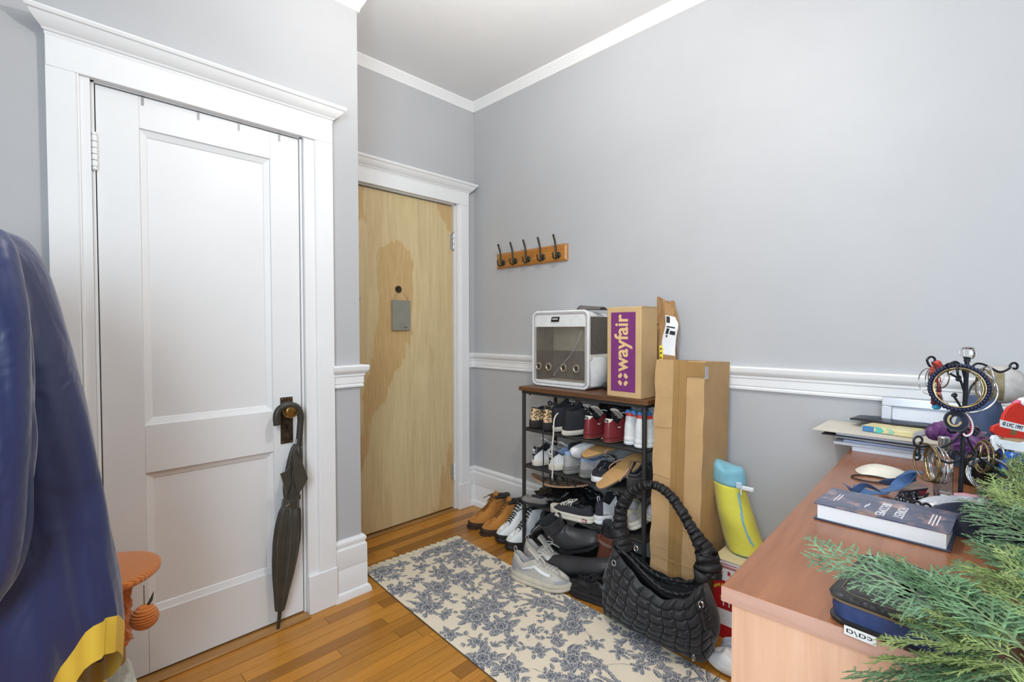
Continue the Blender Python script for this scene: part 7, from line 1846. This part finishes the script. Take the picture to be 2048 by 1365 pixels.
# ------------------------------------------------------------------ cedar garland
m_ced = [M('cedar_green', (96, 128, 88), 0.6, 0.25, 60), M('cedar_yellow_green', (134, 150, 88), 0.6, 0.25, 60), M('cedar_blue_green', (106, 134, 100), 0.6, 0.25, 60)]
m_stem = M('green_stem', (104, 120, 78), 0.6, 0.1)
def spray(seed, L=0.20):
    r_ = random.Random(seed); mb = MB()
    def twig(p, d, n_, ln, w0, lvl):
        # a flattened scaly branchlet
        d = d.normalized(); s_ = d.cross(n_).normalized()
        q = p; pts = [q]
        for i in range(5):
            d = (d+s_*r_.uniform(-0.12, 0.12)+n_*r_.uniform(-0.06, 0.06)-Vector((0, 0, 0.012))).normalized(); q = q+d*ln/5; pts.append(q)
        secs = []
        for i, a in enumerate(pts):
            w_ = w0*(1.0-0.55*i/5)*(1.25 if i % 2 else 0.85)
            secs.append([a+s_*w_, a+n_*w_*0.55, a-s_*w_, a-n_*w_*0.55])
        mb.loft(secs, True, True, 1 if lvl == 0 else 0)
        return pts
    n_ = Vector((0, 0, 1))
    main = twig(Vector((0, 0, 0)), Vector((1, 0, 0.12)), n_, L, 0.0022, 0)
    def at(pts, f): k = f*(len(pts)-1); i = min(int(k), len(pts)-2); return pts[i].lerp(pts[i+1], k-i), (pts[i+1]-pts[i]).normalized()
    nb = 20
    for i in range(nb):
        f = 0.10+0.88*i/(nb-1); p, d = at(main, f); sg = 1 if i % 2 else -1
        s_ = d.cross(n_).normalized()
        dd_ = d*0.78+s_*sg*0.62+n_*r_.uniform(-0.15, 0.25)
        ln = L*0.33*(1-0.62*f)*r_.uniform(0.8, 1.2)+0.014
        b_ = twig(p, dd_, n_, ln, 0.0021, 1)
        m_ = max(4, int(ln/0.0068))
        for j in range(m_):
            g = 0.16+0.84*j/m_; p2, d2 = at(b_, g); s2_ = d2.cross(n_).normalized(); sg2 = 1 if j % 2 else -1
            l2 = ln*0.36*(1-0.6*g)*r_.uniform(0.8, 1.2)+0.006
            t3 = twig(p2, d2*0.75+s2_*sg2*0.66+n_*r_.uniform(-0.2, 0.2), n_, l2, 0.0019, 2)
            if l2 > 0.013:
                for q in range(3):
                    p3, d3 = at(t3, 0.3+0.25*q); s3 = d3.cross(n_).normalized()
                    mb.loft([[p3+d3*0, p3+s3*0.0009, p3+n_*0.0008], [p3+(d3*0.8+s3*(1 if q % 2 else -1))*0.0038+d3*0.001, p3+(d3*0.8+s3*(1 if q % 2 else -1))*0.0038, p3+(d3*0.8+s3*(1 if q % 2 else -1))*0.0038+n_*0.0007]], True, True, 0)
    return mb
protos = []
for k in range(5):
    mb = spray(40+k)
    for c in range(3):
        me = bpy.data.meshes.new('cedar_sprig'); me.from_pydata(mb.v, [], mb.f); me.materials.append(m_ced[c]); me.materials.append(m_stem)
        me.polygons.foreach_set('material_index', mb.mi); me.update(); protos.append((k, c, me))
g = thing('cedar_garland', 'artificial green cedar garland trailing along the near side of the desk', 'garland', (-1.0, -2.62, DZ))
GO = Vector((-1.0, -2.62, DZ))
path = catmull([(-0.30, -2.60, DZ+0.03), (-0.55, -2.62, DZ+0.035), (-0.85, -2.66, DZ+0.04), (-1.12, -2.64, DZ+0.045), (-1.36, -2.62, DZ+0.045), (-1.56, -2.62, DZ-0.03), (-1.62, -2.64, DZ-0.16)], 10)
MB().tube([p-GO for p in path], 0.004, 8).build('stem', m_stem, g)
rg = random.Random(21)
def edge_ok(p):       # keep the fan off the things lying on the desk: free table edge of the garland
    d = Vector(p)-CAMP; k_ = d.dot(FW)
    if k_ < 0.2: return True
    x_ = 1024+FPX*d.dot(RT)/k_; y_ = 682.5-FPX*d.dot(UP)/k_
    return x_ > interp(y_, [900, 950, 1000, 1050, 1090, 1130, 1200, 1260, 1300, 1365], [2060, 2000, 1990, 2010, 1985, 1930, 1935, 1885, 1800, 1770])
def sprig(base, tip, k=None, c=None, roll=0.0, ln=None):
    d = Vector(tip)-Vector(base); L_ = d.length if ln is None else ln
    x = d.normalized(); z_ = Vector((0, 0, 1)); y = z_.cross(x).normalized(); z_ = x.cross(y)
    cand = [q for q in protos if (k is None or q[0] == k) and (c is None or q[1] == c)]
    o = bpy.data.objects.new('cedar_sprig', rg.choice(cand)[2]); COL.objects.link(o); o.parent = g
    o.matrix_local = frame(Vector(base)-GO, x, y, z_) @ Matrix.Rotation(roll, 4, 'X') @ Matrix.Diagonal((L_/0.2, L_/0.2, L_/0.2, 1))
def gz(px, py, h): return PZ(px, py, DZ+h)
# long sprigs that can be picked out in the photo: base and tip
for (b0p, hb_), (t0p, ht_), c in (
    (((2000, 1262), .08), ((1672, 1114), .085), 2), (((1990, 1255), .075), ((1790, 1140), .09), 0), (((2030, 1290), .08), ((1832, 1158), .085), 0),
    (((2040, 1320), .08), ((1872, 1190), .08), 2), (((2045, 1330), .085), ((1882, 1222), .085), 1), (((2060, 1310), .10), ((1890, 1175), .085), 0),
    (((2000, 1320), .07), ((1816, 1226), .06), 1), (((2000, 1340), .07), ((1845, 1264), .055), 0),
    (((2010, 1300), .09), ((1780, 1300), .05), 1), (((2030, 1330), .09), ((1775, 1345), .03), 1), (((2040, 1350), .09), ((1770, 1375), .0), 0), (((2060, 1340), .09), ((1850, 1330), .05), 1),
    (((2060, 1380), .07), ((1860, 1375), .02), 2), (((2060, 1400), .07), ((1900, 1400), .02), 0), (((2070, 1360), .09), ((1930, 1320), .06), 1),
    (((2070, 1190), .06), ((1920, 1140), .05), 0), (((2070, 1150), .06), ((1956, 1112), .05), 0), (((2080, 1120), .06), ((2000, 1084), .05), 2), (((2080, 1210), .07), ((1950, 1185), .04), 1), (((2080, 1240), .07), ((1935, 1215), .03), 1),
    (((2090, 1080), .05), ((2004, 1042), .04), 2), (((2080, 1050), .05), ((1990, 1008), .03), 0), (((2080, 1020), .04), ((1992, 988), .03), 0), (((2080, 1000), .05), ((1994, 968), .04), 2), (((2075, 985), .05), ((2000, 955), .04), 0), (((2090, 1100), .07), ((2020, 1030), .06), 2), (((2090, 1180), .08), ((2000, 1110), .07), 0), (((2090, 1260), .09), ((2010, 1170), .08), 1), (((2080, 1290), .09), ((1960, 1210), .06), 0)):
    sprig(gz(*b0p, hb_), gz(*t0p, ht_), c=c, roll=rg.uniform(-0.35, 0.35))
# the rest fans out from the stem
for i in range(150):
    p = path[rg.randrange(len(path)-4)]; a = rg.uniform(0, 2*PI)
    d = Vector((math.cos(a)*0.8-0.3, math.sin(a)*0.6, rg.uniform(-0.05, 0.28)))
    if p.x > -1.3 and d.y > 0.15 and p.x < -0.75: d.y *= 0.3
    d.normalize(); L_ = rg.uniform(0.10, 0.17); tip = p+d*L_
    if tip.x > -1.40 and tip.z < DZ+0.03: tip.z = DZ+0.035
    if edge_ok(tip) and edge_ok(p.lerp(tip, 0.5)): sprig(p, tip, roll=rg.uniform(-0.7, 0.7))
